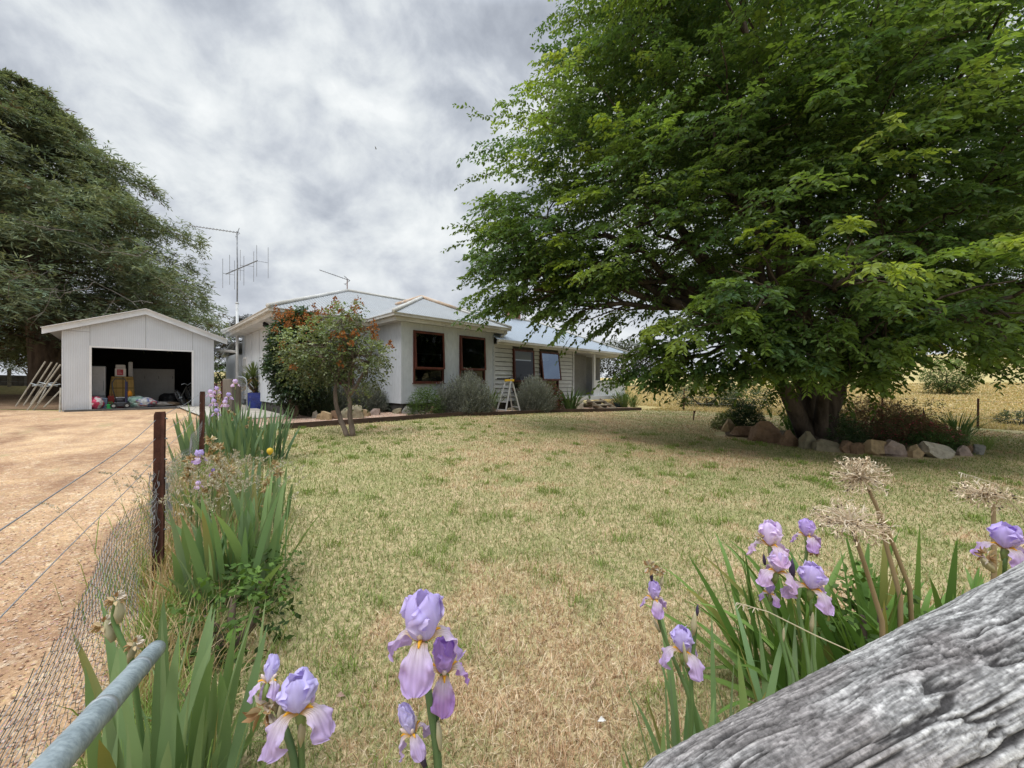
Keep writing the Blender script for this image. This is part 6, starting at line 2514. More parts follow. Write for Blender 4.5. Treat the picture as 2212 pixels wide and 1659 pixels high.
gh = 'stones edging the flower bed at the house'
HS = [(655, 897, 14, 22, 'olive', 'narrow olive stone at the left end of the house bed, by the dark lilac', .3), (668, 903, 11, 24, 'pale', 'thin pale upright stone, second from the left in the house bed', .5),
      (679, 907, 14, 26, 'pale', 'pale pointed stone between two slim stones at the left of the house bed', .6), (690, 909, 16, 22, 'sand', 'stubby sandy stone left of the tall yellow one', .2),
      (703, 911, 20, 30, 'sand', 'tall yellow sandstone with rounded top, left of the front lilac trunk', .2), (722, 909, 26, 30, 'brown', 'reddish brown triangular stone behind the lilac trunk', .6),
      (744, 907, 30, 30, 'olive', 'olive grey slab seen between the lilac trunks', .2), (765, 907, 34, 40, 'olive', 'largest olive slab directly right of the lilac trunks', .2),
      (784, 903, 26, 26, 'sand', 'sandy yellow stone right of the largest slab', .3), (808, 900, 24, 20, 'pink', 'low square pinkish stone under the green leafy plant', .1),
      (855, 897, 22, 20, 'olive', 'olive stone left of the blue grey pointed one', .2), (877, 897, 26, 24, 'grey', 'blue grey pointed stone in front of the bright green shrub', .4),
      (896, 895, 15, 17, 'grey', 'small grey stone under the bright green shrub', .3), (913, 893, 17, 13, 'pale', 'small round whitish stone between shrubs', .3),
      (940, 894, 28, 20, 'brown', 'brown stone at the left foot of the big lavender', .3), (1060, 892, 20, 16, 'brown', 'brown stone behind the ladder foot', .3), (1106, 889, 20, 12, 'olive', 'low stone under the second lavender', .3),
      (1170, 884, 22, 14, 'olive', 'olive stone below the red leaved shrub', .2), (1202, 881, 16, 20, 'sand', 'sandy stone left of the two stones at the steps', .2),
      (1221, 881, 18, 22, 'pale', 'pale square stone second left of the verandah steps', .1), (1249, 881, 28, 26, 'pale', 'large pale slanting stone right beside the verandah steps', .4),
      (1322, 879, 18, 18, 'sand', 'sandy wedge stone right of the verandah steps', .5), (1338, 877, 12, 9, 'pale', 'small pale stone at the potted plant', .2)]
for i, (a_, c_, w_, h_, kd, lab, po) in enumerate(HS):
    stone(a_, c_, w_, h_, kd, lab, gh, 300 + i, .75, po)
gt = 'stones ringing the bed of the big tree'
TS = [(1578, 935, 26, 32, 'sand', 'leftmost tall tan stone of the tree bed', .3), (1612, 946, 44, 28, 'brown', 'low brown stone second from the left in the tree bed', .3),
      (1664, 958, 60, 50, 'brown', 'biggest brown boulder of the tree bed, with a humped top', .4), (1712, 966, 42, 40, 'brown', 'brown sloping stone right of the biggest boulder', .4),
      (1751, 971, 40, 42, 'olive', 'upright rounded olive stone in the middle of the tree bed', .3), (1795, 977, 54, 34, 'olive', 'long dark stone lying low in the middle of the tree bed', .3),
      (1838, 980, 36, 34, 'brown', 'dark brown stone left of a rust stained one', .2), (1862, 983, 30, 34, 'brown', 'rust stained brown stone wedged between darker ones', .3),
      (1898, 985, 50, 40, 'sand', 'flat topped tan stone left of the pale pink one', .2), (1942, 988, 42, 44, 'pink', 'pale pinkish upright stone under the highest seed head', .3),
      (1985, 990, 42, 34, 'sand', 'yellow brown round stone between a pale pink and a grey boulder', .2), (2042, 992, 54, 42, 'pale', 'large smooth pale grey boulder at the right of the tree bed', .2),
      (2085, 986, 28, 28, 'pink', 'pinkish angular stone right of the large pale boulder', .4), (2102, 982, 22, 26, 'brown', 'small tan stone behind the rightmost one', .4), (2118, 984, 30, 26, 'grey', 'rightmost slanting grey stone of the tree bed', .5),
      (1560, 929, 14, 14, 'brown', 'little brown stone at the far left tip of the tree bed', .2), (1640, 951, 18, 12, 'olive', 'small dark stone in the gap before the biggest boulder', .2)]
for i, (a_, c_, w_, h_, kd, lab, po) in enumerate(TS):
    stone(a_, c_, w_, h_, kd, lab, gt, 340 + i, .7, po)

# ================================================================ shrubs
M_LAV = leafmat('lavender_leaves', .12, .85, .1)
M_SHR = leafmat('shrub_leaves', .3, .5, .3)
GREY = [(.25, .265, .225), (.21, .23, .19), (.29, .30, .26), (.19, .21, .165)]


def shrub(name, label, px, py, w_, h_, pal, kind, seed, Y=None, n=None, group=None, cat='shrub', leaf=None, flower=None, dens=1.0, back=None):
    """px, py: middle of its foot, w_, h_ size in spots; kind: spiky, leafy, strap"""
    rng = np.random.default_rng(seed)
    if px > 1500:
        pal = [tuple(q * 1.7 for q in c_) for c_ in pal]  # tree bed leaf colours brightened in place of light under the crown
    p = PG(px, py) if Y is None else at(px, Y)
    p = before_house(p, px, .22 + .32 * w_ * p.y / F)
    s_ = p.y / F
    rx, hz_ = w_ * s_ / 2, P(px, py - h_, p.y).z - p.z
    if Y is not None:
        hz_ += max(0, (P(px, py, Y).z - p.z))
    th = thing(name, label, cat, tuple(p), 0, group)
    if kind == 'strap':
        sp = []
        for i in range(int((n or 60) * dens)):
            a = rng.uniform(0, 2 * PI)
            q = rng.uniform(0, 1) ** .5
            c0 = pick(pal, 1, rng)[0]
            sp.append(((math.cos(a) * rx * .4 * q, math.sin(a) * rx * .4 * q, 0), a + rng.normal(0, .5), hz_ * rng.uniform(.8, 1.35), abs(rng.normal(.25, .3)), rng.uniform(.3, 1.5), (leaf or .03) * rng.uniform(.7, 1.2), rng.normal(0, .6), c0, c0 * 1.2, .25))
        V, FC, C = blades(sp)
        np_mesh('leaves', V, FC, M_BLADE, th, C, smooth=True)
        return th
    m = MB()
    n = int((n or 520 * dens) * (2.4 if kind == 'spiky' else 2.2))
    u = unit(n, rng)
    u[:, 2] = np.abs(u[:, 2]) * 1.0 - .05
    q = rng.uniform(.2, 1, n) ** .4 * (.70 + .6 * fbm(u * 2.4 + seed, 3, seed))
    e = u * q[:, None] * np.array((rx, rx, hz_))
    if kind == 'spiky':
        # narrow upright shoots, each with many thin leaves
        d = nrm(u * np.array((1, 1, .7)) + np.array((0, 0, .75)) + rng.normal(0, .22, (n, 3)))
        L = rng.uniform(.16, .34, n) * (hz_ / .8) ** .5
        p0 = e - d * L[:, None] * .6
        p0[:, 2] = np.maximum(p0[:, 2], .02)
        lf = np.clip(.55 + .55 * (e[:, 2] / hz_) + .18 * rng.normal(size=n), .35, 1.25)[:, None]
        V, FC, C = twig_leaves(p0, d, L, 12, leaf or .055, (leaf or .055) * .26, pick(pal, n, rng) * lf, droop=.05, spread=.45, down=-.35, rng=rng, shape=4, jit=.3, flatn=1.2)
        np_mesh('leaves', V, FC, M_LAV, th, C)
        if flower:
            k_ = rng.choice(n, min(n, int(130 * dens)), replace=False)
            k_ = k_[e[k_, 2] > hz_ * .45]
            fp = e[k_]
            fd = nrm(u[k_] * np.array((1, 1, .5)) + np.array((0, 0, 1.0)))
            N = len(k_)
            for j in range(N):
                m.tube([np.array((0, 0, .02)) + fp[j] * .3, fp[j] - fd[j] * .05, fp[j] + fd[j] * rng.uniform(.10, .2)], [.004, .003, .0025], 4, (.24, .25, .19))
                tip = fp[j] + fd[j] * .18
                m.tube([tip - fd[j] * .02, tip + fd[j] * .02, tip + fd[j] * .045], [.004, .009, .003], 5, tuple(pick(flower, 1, rng)[0]))
            m.build('flower_spikes', M_LAV, th)
            m = MB()
    else:
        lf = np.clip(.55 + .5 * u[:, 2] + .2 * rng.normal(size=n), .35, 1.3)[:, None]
        l_ = leaf or .045
        V, FC, C = twig_leaves(e, u + rng.normal(0, .5, (n, 3)) + np.array((0, 0, .3)), np.full(n, l_ * 3.2), 7, l_, l_ * .5, pick(pal, n, rng) * lf, rng=rng, shape=6, jit=.45, flatn=.8)
        V[:, 2] = np.maximum(V[:, 2], .005)
        np_mesh('leaves', V, FC, M_SHR, th, C)
        if flower:
            k_ = rng.integers(0, n, int(520 * dens))
            fp = e[k_] * 1.04 + rng.normal(0, .02, (len(k_), 3))
            V, FC, C = leaf_arrays(fp, unit(len(k_), rng), unit(len(k_), rng), rng.uniform(.03, .055, len(k_)), rng.uniform(.02, .035, len(k_)), pick(flower, len(k_), rng, .2), .5)
            np_mesh('flowers', V, FC, M_PETAL, th, C)
    for i in range(7):
        t_ = e[rng.integers(n)] * .75
        m.tube(limb_path((rng.normal(0, rx * .08), rng.normal(0, rx * .08), -.03), t_, 4, 0, .2, rng), np.linspace(.014, .005, 4), 5)
    m.build('stems', M_BARK, th)
    return th


LAVF = [(.20, .19, .26), (.26, .25, .30), (.17, .17, .20)]
shrub('rosemary_bush', 'dark green rosemary bush behind the front lilac, left of the grey lavender', 690, 893, 82, 78, [(.085, .115, .06), (.065, .095, .05), (.10, .125, .07)], 'spiky', 401, n=900, leaf=.05)
shrub('lavender_bush', 'grey lavender bush just behind the lilac trunks', 735, 893, 60, 56, GREY, 'spiky', 402, n=620, flower=LAVF, group='grey lavender bushes at the house')
shrub('lavender_bush', 'grey lavender bush against the wall right of the lilac trunk', 795, 887, 80, 66, GREY, 'spiky', 403, n=850, flower=LAVF, group='grey lavender bushes at the house')
shrub('sage_plant', 'soft grey green leafy plant with dark upright flower spikes', 833, 890, 62, 42, [(.14, .19, .12), (.12, .17, .10), (.17, .21, .14)], 'leafy', 404, n=260, leaf=.05, cat='plant')
shrub('green_shrub', 'bright green fine leaved shrub left of the big lavender', 918, 884, 80, 56, [(.085, .15, .03), (.11, .175, .04), (.065, .12, .028)], 'leafy', 405, n=620, leaf=.035)
shrub('lavender_bush', 'biggest grey lavender bush below the right wing window', 1012, 893, 112, 92, GREY, 'spiky', 406, n=1500, flower=LAVF, group='grey lavender bushes at the house', dens=1.6)
shrub('lavender_bush', 'low grey lavender touching the left side of the biggest one', 962, 890, 54, 62, GREY, 'spiky', 414, n=460, flower=LAVF, group='grey lavender bushes at the house')
shrub('lavender_bush', 'round grey lavender bush right of the ladder', 1152, 886, 94, 72, GREY, 'spiky', 407, n=1300, flower=LAVF, group='grey lavender bushes at the house', dens=1.5)
shrub('strap_leaf_plant', 'small strap leaved plant between the big lavender and the ladder', 1058, 882, 40, 46, [(.10, .15, .06), (.13, .17, .07)], 'strap', 408, n=44, cat='plant', leaf=.035)
shrub('red_leaved_shrub', 'small shrub with red and green leaves right of the round lavender', 1190, 884, 48, 58, [(.20, .045, .03), (.14, .04, .025), (.12, .14, .04), (.10, .13, .035)], 'leafy', 409, n=330, leaf=.06)
shrub('strap_leaf_plant', 'dark green strap leaved clump left of the verandah steps', 1232, 875, 56, 34, [(.06, .11, .035), (.08, .13, .045)], 'strap', 410, n=70, cat='plant', leaf=.05)
shrub('strap_leaf_plant', 'bright green strap leaved clump right of the verandah steps', 1345, 874, 50, 30, [(.12, .18, .05), (.10, .16, .045)], 'strap', 411, n=80, cat='plant', leaf=.045)
shrub('strap_leaf_plant', 'grassy green plant at the right end of the timber edging', 1368, 878, 40, 24, [(.12, .18, .06), (.13, .17, .07)], 'strap', 412, n=60, cat='plant', leaf=.03)
# beds around the tree
shrub('box_shrub', 'rounded very dark green shrub at the left of the tree bed', 1606, 928, 76, 58, [(.035, .065, .022), (.028, .055, .02)], 'leafy', 420, n=1300, leaf=.035)
shrub('low_shrub', 'low yellowish green shrub at the left tip of the tree bed', 1562, 928, 44, 40, [(.11, .14, .035), (.085, .12, .03)], 'leafy', 421, n=260, leaf=.035)
shrub('strap_leaf_plant', 'dark strappy clump in front of the tree trunk', 1725, 945, 100, 62, [(.06, .115, .03), (.045, .09, .025)], 'strap', 422, n=120, cat='plant', leaf=.03)
shrub('ground_cover_plant', 'dark leafy ground cover between trunk and stones', 1790, 955, 130, 66, [(.04, .075, .028), (.055, .09, .035)], 'leafy', 423, n=420, leaf=.05, cat='plant')
shrub('red_salvia', 'wide reddish flowering salvia bush right of the tree trunk', 1890, 945, 170, 88, [(.14, .115, .065), (.12, .10, .055), (.18, .11, .07)], 'leafy', 424, n=2400, leaf=.034, flower=[(.55, .10, .13), (.62, .20, .20), (.45, .08, .11)])
shrub('red_salvia', 'lower pink red flowering salvia in front of the wide one', 1968, 958, 150, 66, [(.14, .12, .06), (.12, .14, .06), (.19, .10, .07)], 'leafy', 425, n=1700, leaf=.034, flower=[(.68, .14, .18), (.75, .30, .30), (.55, .10, .14)], dens=1.6)
shrub('strap_leaf_plant', 'long leaved grassy plant at the right end of the tree bed', 2070, 955, 80, 58, [(.07, .12, .045), (.09, .14, .055)], 'strap', 426, n=90, cat='plant', leaf=.026)
shrub('ground_cover_plant', 'green leafy plant behind the pale boulder of the tree bed', 2015, 968, 110, 34, [(.055, .10, .03), (.08, .13, .04)], 'leafy', 427, n=360, leaf=.04, cat='plant')
shrub('grass_clump', 'pale green grass clump right of the rightmost stone', 2128, 972, 56, 34, [(.16, .21, .08), (.14, .19, .07)], 'strap', 428, n=70, cat='plant', leaf=.012)

# ================================================================ yucca in a blue pot
pb = PG(556, 885)
rz_ = pb.y / F
pot = thing('plant_pot', 'tall square glazed cobalt blue pot on the path', 'plant pot', tuple(pb), R(20))
M_POT = pm('blue_glaze', (.012, .035, .26), (.008, .02, .16), 5, .22, .03, spec=.6)
m = MB()
w1, w0_, hp = 36 * rz_ * .46, 27 * rz_ * .46, 37 * rz_
m.add([(-w0_, -w0_, 0), (w0_, -w0_, 0), (w0_, w0_, 0), (-w0_, w0_, 0), (-w1, -w1, hp), (w1, -w1, hp), (w1, w1, hp), (-w1, w1, hp),
       (-w1 * .86, -w1 * .86, hp), (w1 * .86, -w1 * .86, hp), (w1 * .86, w1 * .86, hp), (-w1 * .86, w1 * .86, hp),
       (-w1 * .8, -w1 * .8, hp - .08), (w1 * .8, -w1 * .8, hp - .08), (w1 * .8, w1 * .8, hp - .08), (-w1 * .8, w1 * .8, hp - .08)],
      [(3, 2, 1, 0), (0, 1, 5, 4), (1, 2, 6, 5), (2, 3, 7, 6), (3, 0, 4, 7), (4, 5, 9, 8), (5, 6, 10, 9), (6, 7, 11, 10), (7, 4, 8, 11), (8, 9, 13, 12), (9, 10, 14, 13), (10, 11, 15, 14), (11, 8, 12, 15)])
m.build('body', M_POT, pot)
m = MB()
m.quad((-w1 * .8, -w1 * .8, hp - .06), (w1 * .8, -w1 * .8, hp - .06), (w1 * .8, w1 * .8, hp - .06), (-w1 * .8, w1 * .8, hp - .06))
m.build('soil', M_SOIL, pot)
rng = np.random.default_rng(31)
yb = pb + Vector((0, 0, hp - .07))
yu = thing('yucca_plant', 'spiky yucca with three leaf heads growing in the blue pot', 'plant', tuple(yb))
m = MB()
heads = [(P(546, 812, pb.y) - yb, 1.0, 95), (P(534, 828, pb.y - .1) - yb, .8, 60), (P(553, 838, pb.y + .05) - yb, .85, 70)]
sp = []
for h_, sc_, n_ in heads:
    m.tube([(h_.x * .15, 0, 0), h_ * .6, h_], [.05, .045, .04], 8)
    for i in range(n_):
        a = i * 2.399
        f = i / n_
        lean = .12 + 1.9 * (1 - f) ** 1.0 + rng.normal(0, .1)
        L = .56 * sc_ * rng.uniform(.85, 1.1)
        c0 = np.array((.10, .135, .05)) * (.7 + .6 * f) if f > .25 else np.array((.25, .17, .075))
        sp.append(((h_.x, h_.y, h_.z + .14 * f - .12), a, L, lean, .25, .038, rng.normal(0, .3), c0, c0 * 1.25, .2))
V, FC, C = blades(sp, 6)
np_mesh('leaves', V, FC, M_BLADE, yu, C, smooth=True)
m.build('trunk', M_BARK, yu, smooth=True)

pp_ = HU(12.0, -.85)
pt = thing('plant_pot', 'small dark teal bowl pot at the verandah corner', 'plant pot', tuple(pp_ + Vector((0, 0, .02))))
m = MB()
m.lathe((0, 0, 0), [(.16, 0), (.24, .10), (.28, .26), (.30, .28), (.26, .27), (.25, .22)], 16)
m.build('body', pm('teal_pot', (.03, .07, .085), (.02, .045, .055), 4, .45, .05), pt, smooth=True)
th = thing('potted_plant', 'loose leafy plant growing in the small teal pot', 'plant', tuple(pp_ + Vector((0, 0, .24))))
u = unit(160, rng)
u[:, 2] = np.abs(u[:, 2])
V, FC, C = twig_leaves(u * rng.uniform(.1, .45, (160, 1)), u + np.array((0, 0, .5)), np.full(160, .25), 7, .06, .028, pick([(.13, .18, .07), (.16, .15, .08)], 160, rng), rng=rng, shape=4)
V[:, 2] = np.maximum(V[:, 2], 0)
np_mesh('leaves', V, FC, M_SHR, th, C)

# ================================================================ step ladder
lp = PG(1097, 893)
s_ = lp.y / F
ladder = thing('step_ladder', 'open aluminium step ladder with yellow top in front of the weatherboard wall', 'ladder', tuple(lp), R(8))
H_ = 72 * s_
M_ALUL = pm('ladder_aluminium', (.55, .56, .57), (.42, .43, .44), 8, .42, .05, metallic=.35)
a0, a1 = -19 * s_, 12 * s_
wf = .20
m_steps = []
topx = .0
for yy, wide in ((-.0, 1),):
    pass
# front pair of rails lean right going up; rear pair lean left
fr = [((-24 * s_, -.16, 0), (-2 * s_, -.10, H_ * .97)), ((-9 * s_, .24 - .5, 0), (4 * s_, -.22, H_ * .97))]
fl0, fl1 = Vector((-25 * s_, .05, 0)), Vector((-5 * s_, .02, H_ * .97))
fr0, fr1 = Vector((-8 * s_, -.30, 0)), Vector((5 * s_, -.20, H_ * .97))
bl0, bl1 = Vector((12 * s_, .22, .02)), Vector((2 * s_, .06, H_ * .93))
br0, br1 = Vector((27 * s_, -.10, 0)), Vector((9 * s_, -.14, H_ * .93))
for nme, (p0, p1) in (('rail', (fl0, fl1)), ('rail', (fr0, fr1)), ('rear_rail', (bl0, bl1)), ('rear_rail', (br0, br1))):
    m = MB()
    m.bar(p0, p1, .045, .075)
    r_ = m.build(nme, M_ALUL, ladder)
    m = MB()
    m.bbox(p0 + Vector((-.05, -.045, -.01)), p0 + Vector((.05, .045, .04)), .008)
    m.build('foot', M_DARK, r_)
for f in (.12, .36, .60, .82):
    m = MB()
    a_, b_ = fl0.lerp(fl1, f), fr0.lerp(fr1, f)
    t = (b_ - a_).normalized()
    m.bar(a_ + t * .02, b_ - t * .02, .10, .035)
    m.build('step', M_ALUL, ladder)
for f in (.2, .55):
    m = MB()
    m.bar(bl0.lerp(bl1, f), br0.lerp(br1, f), .035, .03)
    m.build('brace', M_ALUL, ladder)
m = MB()
c_ = (fl1 + fr1 + bl1 + br1) / 4
m.bbox((c_.x - .17, c_.y - .16, H_ * .955), (c_.x + .16, c_.y + .16, H_ * 1.02), .012)
m.build('top_cap', pm('yellow_plastic', (.62, .40, .03), (.5, .3, .02), 4, .5, .05), ladder)
m = MB()
q = Vector(lp) + Vector((-.15, -.02, H_ * 1.02 + .003))
m.bbox((-.28, -.035, 0), (.22, .03, .05), .006)
m.bbox((.14, -.03, .05), (.34, .03, .075), .006)
o = m.build('hand_tool', M_DARK, None, loc=(lp.x - .12, lp.y, lp.z + H_ * 1.022))
tag(o, 'small dark hand tool lying on top of the step ladder', 'tool')

# ================================================================ gate by the path
gb = PG(520, 890)
gate = thing('garden_gate', 'bent silver tube garden gate with wire mesh standing by the path', 'gate', tuple(gb))
m = MB()
pts_ = [P(507, 890, gb.y + .15), P(508, 826, gb.y + .15), P(510, 817, gb.y + .13), P(516, 814, gb.y + .1), P(526, 815, gb.y), P(531, 818, gb.y - .03), P(533, 826, gb.y - .05), P(534, 893, gb.y - .05)]
m.tube([p - gb for p in pts_], .02, 8)
m.tube([P(507, 887, gb.y + .15) - gb, P(534, 889, gb.y - .05) - gb], .016, 6)
m.build('frame', M_GALV, gate, smooth=True)
m = MB()
for i in range(1, 9):
    t = i / 9
    m.tube([P(507 + 27 * t, 822, gb.y + .15 - .2 * t) - gb, P(507 + 27 * t, 888, gb.y + .15 - .2 * t) - gb], .0025, 4)
for i in range(1, 11):
    y_ = 820 + 6.6 * i
    m.tube([P(507, y_, gb.y + .15) - gb, P(534, y_ + 1, gb.y - .05) - gb], .0025, 4)
m.build('mesh', M_WIRE, gate)
M_GREYT = pm('grey_gate_timber', (.20, .175, .15), (.11, .095, .08), 5, .9, .4, 20, stretch=(1, 1, .2))
for px, py, Y, w_, h_, lab in ((498, 896, 8.3, .20, 1.2, 'grey weathered timber gate post left of the tube gate'), (512, 893, 9.6, .13, 1.0, 'second grey timber post right behind the tube gate')):
    m = MB()
    q = at(px, Y)
    m.bbox((-w_ / 2, -w_ / 2, -.1), (w_ / 2, w_ / 2, h_), .012)
    o = m.build('timber_post', M_GREYT, None, loc=q)
    tag(o, lab, 'post')
q = at(515, 8.0)
m = MB()
bm_ = MB()
stone_mesh(m, .36, .3, .26, 77, (.52, .52, .50), .25)
o = m.build('rock', M_ROCK, None, loc=q)
tag(o, 'rounded pale grey rock at the foot of the tube gate', 'rock')

# white pipe between garage and house
a_, b_ = gw(3.9, .9), HU(-2.95, 8.0)
pa, pb2 = P(462, 755, a_.y), P(509, 760, b_.y)
m = MB()
m.tube([pa - pa, (pb2 - pa)], .06, 10)
o = m.build('overhead_pipe', M_WHITE, None, smooth=True, loc=pa)
tag(o, 'white horizontal pipe bridging the gap between garage and house', 'pipe')

# ================================================================ rods leaning by the garage
rb = PG(60, 884)
rack = thing('rod_rack', 'leaning rack of pale thin steel rods beside the garage wall', 'metal rack', tuple(rb))
M_ROD = pm('pale_rods', (.42, .40, .34), (.30, .27, .22), 9, .7, .1)
Yr = 13.0
for (x0, y0, x1, y1, dY) in ((34, 878, 98, 781, .3), (51, 876, 112, 782, .35), (66, 873, 124, 784, .4), (57, 890, 131, 787, -.1), (72, 887, 131, 809, 0), (95, 880, 131, 843, .2), (82, 871, 100, 838, .5), (129, 891, 131, 838, -.35)):
    m = MB()
    p0, p1 = P(x0, y0, Yr + dY - .35), P(x1, y1, Yr + dY)
    m.tube([p0 - rb, p1 - rb], .022, 6)
    m.build('rod', M_ROD, rack)
for (x0, y0, x1, y1) in ((66, 828, 97, 837), (70, 834, 122, 826), (84, 826, 124, 834), (98, 835, 131, 830)):
    m = MB()
    m.tube([P(x0, y0, Yr + .05) - rb, P(x1, y1, Yr + .15) - rb], .02, 6)
    m.build('crossbar', M_GALV, rack)

# far left paddock fence
fb = at(79, 25.5)
ff = thing('paddock_fence', 'old timber post and wire fence under the conifers at far left', 'fence', tuple(fb))
M_FPOST = pm('pale_post', (.30, .27, .22), (.18, .16, .13), 5, .9, .3)
for px, Y, h_, w_ in ((79, 25.5, 1.35, .24), (20, 25.5, 1.2, .14), (-40, 25.6, 1.2, .14)):
    q = at(px, Y)
    m = MB()
    m.bbox((q.x - fb.x - w_ / 2, q.y - fb.y - w_ / 2, q.z - fb.z - .2), (q.x - fb.x + w_ / 2, q.y - fb.y + w_ / 2, q.z - fb.z + h_), .02)
    m.build('post', M_FPOST, ff)
for h_ in (.35, .7, 1.05):
    m = MB()
    m.tube([at(-40, 25.6) - fb + Vector((0, 0, h_)), at(20, 25.5) - fb + Vector((0, 0, h_)), Vector((0, 0, h_))], .012, 4)
    m.build('wire', M_WIRE, ff)
m = MB()
m.bar(at(72, 25.4) - fb + Vector((.2, 0, 0)), at(69, 25.4) - fb + Vector((-.6, 0, 1.25)), .06, .06)
m.build('stay', M_FPOST, ff)
m = MB()
q0, q1 = at(-60, 27), at(58, 27)
for i in range(9):
    a_ = q0.lerp(q1, i / 9)
    b_ = q0.lerp(q1, (i + .93) / 9)
    m.box((a_.x - q0.x, -.12, g(a_.x, a_.y) - q0.z - .2), (b_.x - q0.x, .12, g(a_.x, a_.y) - q0.z + .72))
o = m.build('block_wall', pm('grey_blocks', (.17, .155, .145), (.10, .09, .085), 3, .95, .4), None, loc=q0)
tag(o, 'low grey block wall behind the paddock fence at far left', 'wall')

# back fence: thin steel pickets and wire in the pasture
fb = PG(2112, 927)
bf = thing('pasture_fence', 'thin rusty picket and wire fence at the back of the yard', 'fence', tuple(fb))
pk_ = [(2112, 927, 70, None), (1477, 887, 30, 19.5), (1720, 885, 40, 18.0), (1905, 905, 48, 16.0)]
prev = None
tops = []
for px, py, h_, Y in pk_:
    q = PG(px, py) if Y is None else at(px, Y)
    m = MB()
    hh = 1.1
    m.bar(q - fb - Vector((0, 0, .1)), q - fb + Vector((.02, 0, hh)), .05, .035)
    m.build('picket', M_RUST, bf)
    tops.append(q)
tops = [tops[1], tops[2], tops[3], tops[0], Vector((25, 9.5, g(25, 9.5)))]
for h_ in (1.0, .7, .4):
    m = MB()
    m.tube([t - fb + Vector((0, 0, h_)) for t in tops], .0035, 4)
    m.build('wire', M_WIRE, bf)
q = PG(1497, 909)
m = MB()
m.bar((0, 0, -.05), (.05, 0, .36), .035, .035)
m.bar((.055, -.0, .30), (.05, 0, .37), .06, .05)
o = m.build('garden_stake', M_RUST, None, loc=q)
tag(o, 'short dark stake standing alone in the lawn left of the tree bed', 'stake')

# small fallen things on the lawn
for px, py, lab, c, s_ in ((1300, 1575, 'tiny white petal lying on the near lawn', (.75, .74, .72), .018), (735, 1525 - 5, 'curled pinkish dead leaf on the lawn near the strip', (.40, .27, .22), .02)):
    q = PG(px, py)
    m = MB()
    m.add([(-s_, 0, .03), (0, -s_ * .45, .036), (s_, 0, .032), (0, s_ * .5, .045)], [(0, 1, 2, 3)])
    o = m.build('fallen_petal', flat('fallen_' + str(px), c, .8), None, loc=q)
    tag(o, lab, 'petal')

# a bird high up
bp = P(812, 322, 40)
bird = thing('bird', 'small dark bird flying high above the house', 'bird', tuple(bp))
m = MB()
m.tube([(-.22, 0, -.02), (-.1, 0, 0), (.08, 0, .02), (.2, 0, .03), (.27, 0, .03)], [.01, .05, .07, .05, .01], 8)
bird.scale = (.42, .42, .42)
M_BIRD = flat('grey_feathers', (.14, .145, .16), .9)
m.build('body', M_BIRD, bird, smooth=True)
for sg in (-1, 1):
    m = MB()
    m.add([(.1, 0, .04), (.12, sg * .3, .24), (-.02, sg * .62, .40), (-.08, sg * .3, .2), (-.08, 0, .03)], [(0, 1, 2, 3, 4)])
    m.build('wing', M_BIRD, bird)

# ================================================================ what stands in the garage
def gspot(px, py, v):
    """garage coordinates of a spot at depth v"""
    u = gar_uv(px, v)
    Y = GY + S2 * (u + v)
    return u, CZ - (py - CY) / F * Y - GZ0


FL0 = .057


def gthing(name, label, cat, px, v, z=FL0, rz=0, group=None):
    u, _ = gspot(px, 860, v)
    return thing(name, label, cat, tuple(gw(u, v, z)), R(45) + rz, group)


def gsize(px0, px1, v):
    return abs(gar_uv(px1, v) - gar_uv(px0, v))


fr_ = gthing('fridge', 'old white upright fridge inside the garage at left', 'fridge', 203, 1.5)
_, zt = gspot(203, 791, 1.5)
m = MB()
m.bbox((-.30, -.3, 0), (.30, .3, zt - FL0), .02)
m.build('body', pm('fridge_white', (.50, .50, .52), (.42, .42, .44), 2, .4, .02), fr_)
m = MB()
m.bbox((-.295, -.345, .42), (.295, -.303, zt - FL0 - .02), .015)
m.build('door', pm('fridge_door', (.52, .52, .54), (.45, .45, .47), 2, .4, .02), fr_)
m = MB()
m.bar((.25, -.36, .6), (.25, -.36, .95), .02, .03)
m.build('handle', M_GALV, fr_)


def panel():
    v = 3.2
    u0, zt = gspot(283, 796, v)
    u1, _ = gspot(377, 798, v)
    th = thing('white_board', 'large white panel board standing against the back of the garage', 'board', tuple(gw(u0, v, FL0)), R(45))
    m = MB()
    m.bbox((0, 0, 0), (u1 - u0, .05, zt - FL0), .006)
    m.build('panel', pm('board_white', (.46, .46, .46), (.38, .38, .38), 1.5, .6, .05), th)
    for q in (.3, .62, .95):
        mm = MB()
        mm.box(((u1 - u0) * q, -.012, (zt - FL0) * .72), ((u1 - u0) * q + .012, -.001, (zt - FL0) * .80))
        mm.build('hole', M_DARK, th)


panel()
# carton stack under a tartan blanket, foam box with a red label on top
v = 1.5
u0, zt = gspot(238, 812, v)
u1, _ = gspot(290, 812, v)
W0 = u1 - u0
bx = thing('cardboard_box', 'tall brown cardboard box draped with a tartan blanket in the garage', 'box', tuple(gw((u0 + u1) / 2, v, FL0)), R(45))
m = MB()
hb = zt - FL0 - .04
m.bbox((-W0 * .46, -.30, 0), (W0 * .46, .30, hb), .01)
m.build('carton', pm('cardboard', (.24, .15, .075), (.18, .11, .05), 4, .9, .1), bx)
M_TART, nt_, out_ = new_mat('tartan_blanket')
k = NT(nt_)
sp_ = k.n('ShaderNodeSeparateXYZ', inp={0: k.coords()})
fx = k.math('FRACT', k.math('MULTIPLY', sp_.outputs[0], 3.4))
fz = k.math('FRACT', k.math('MULTIPLY', sp_.outputs[2], 3.0))
c = k.mix(k.ramp(fx, [(.0, .7), (.12, .7), (.13, 0), (.45, 0), (.46, .35), (.5, .35), (.51, 0)]), (.30, .205, .075), (.11, .07, .02))
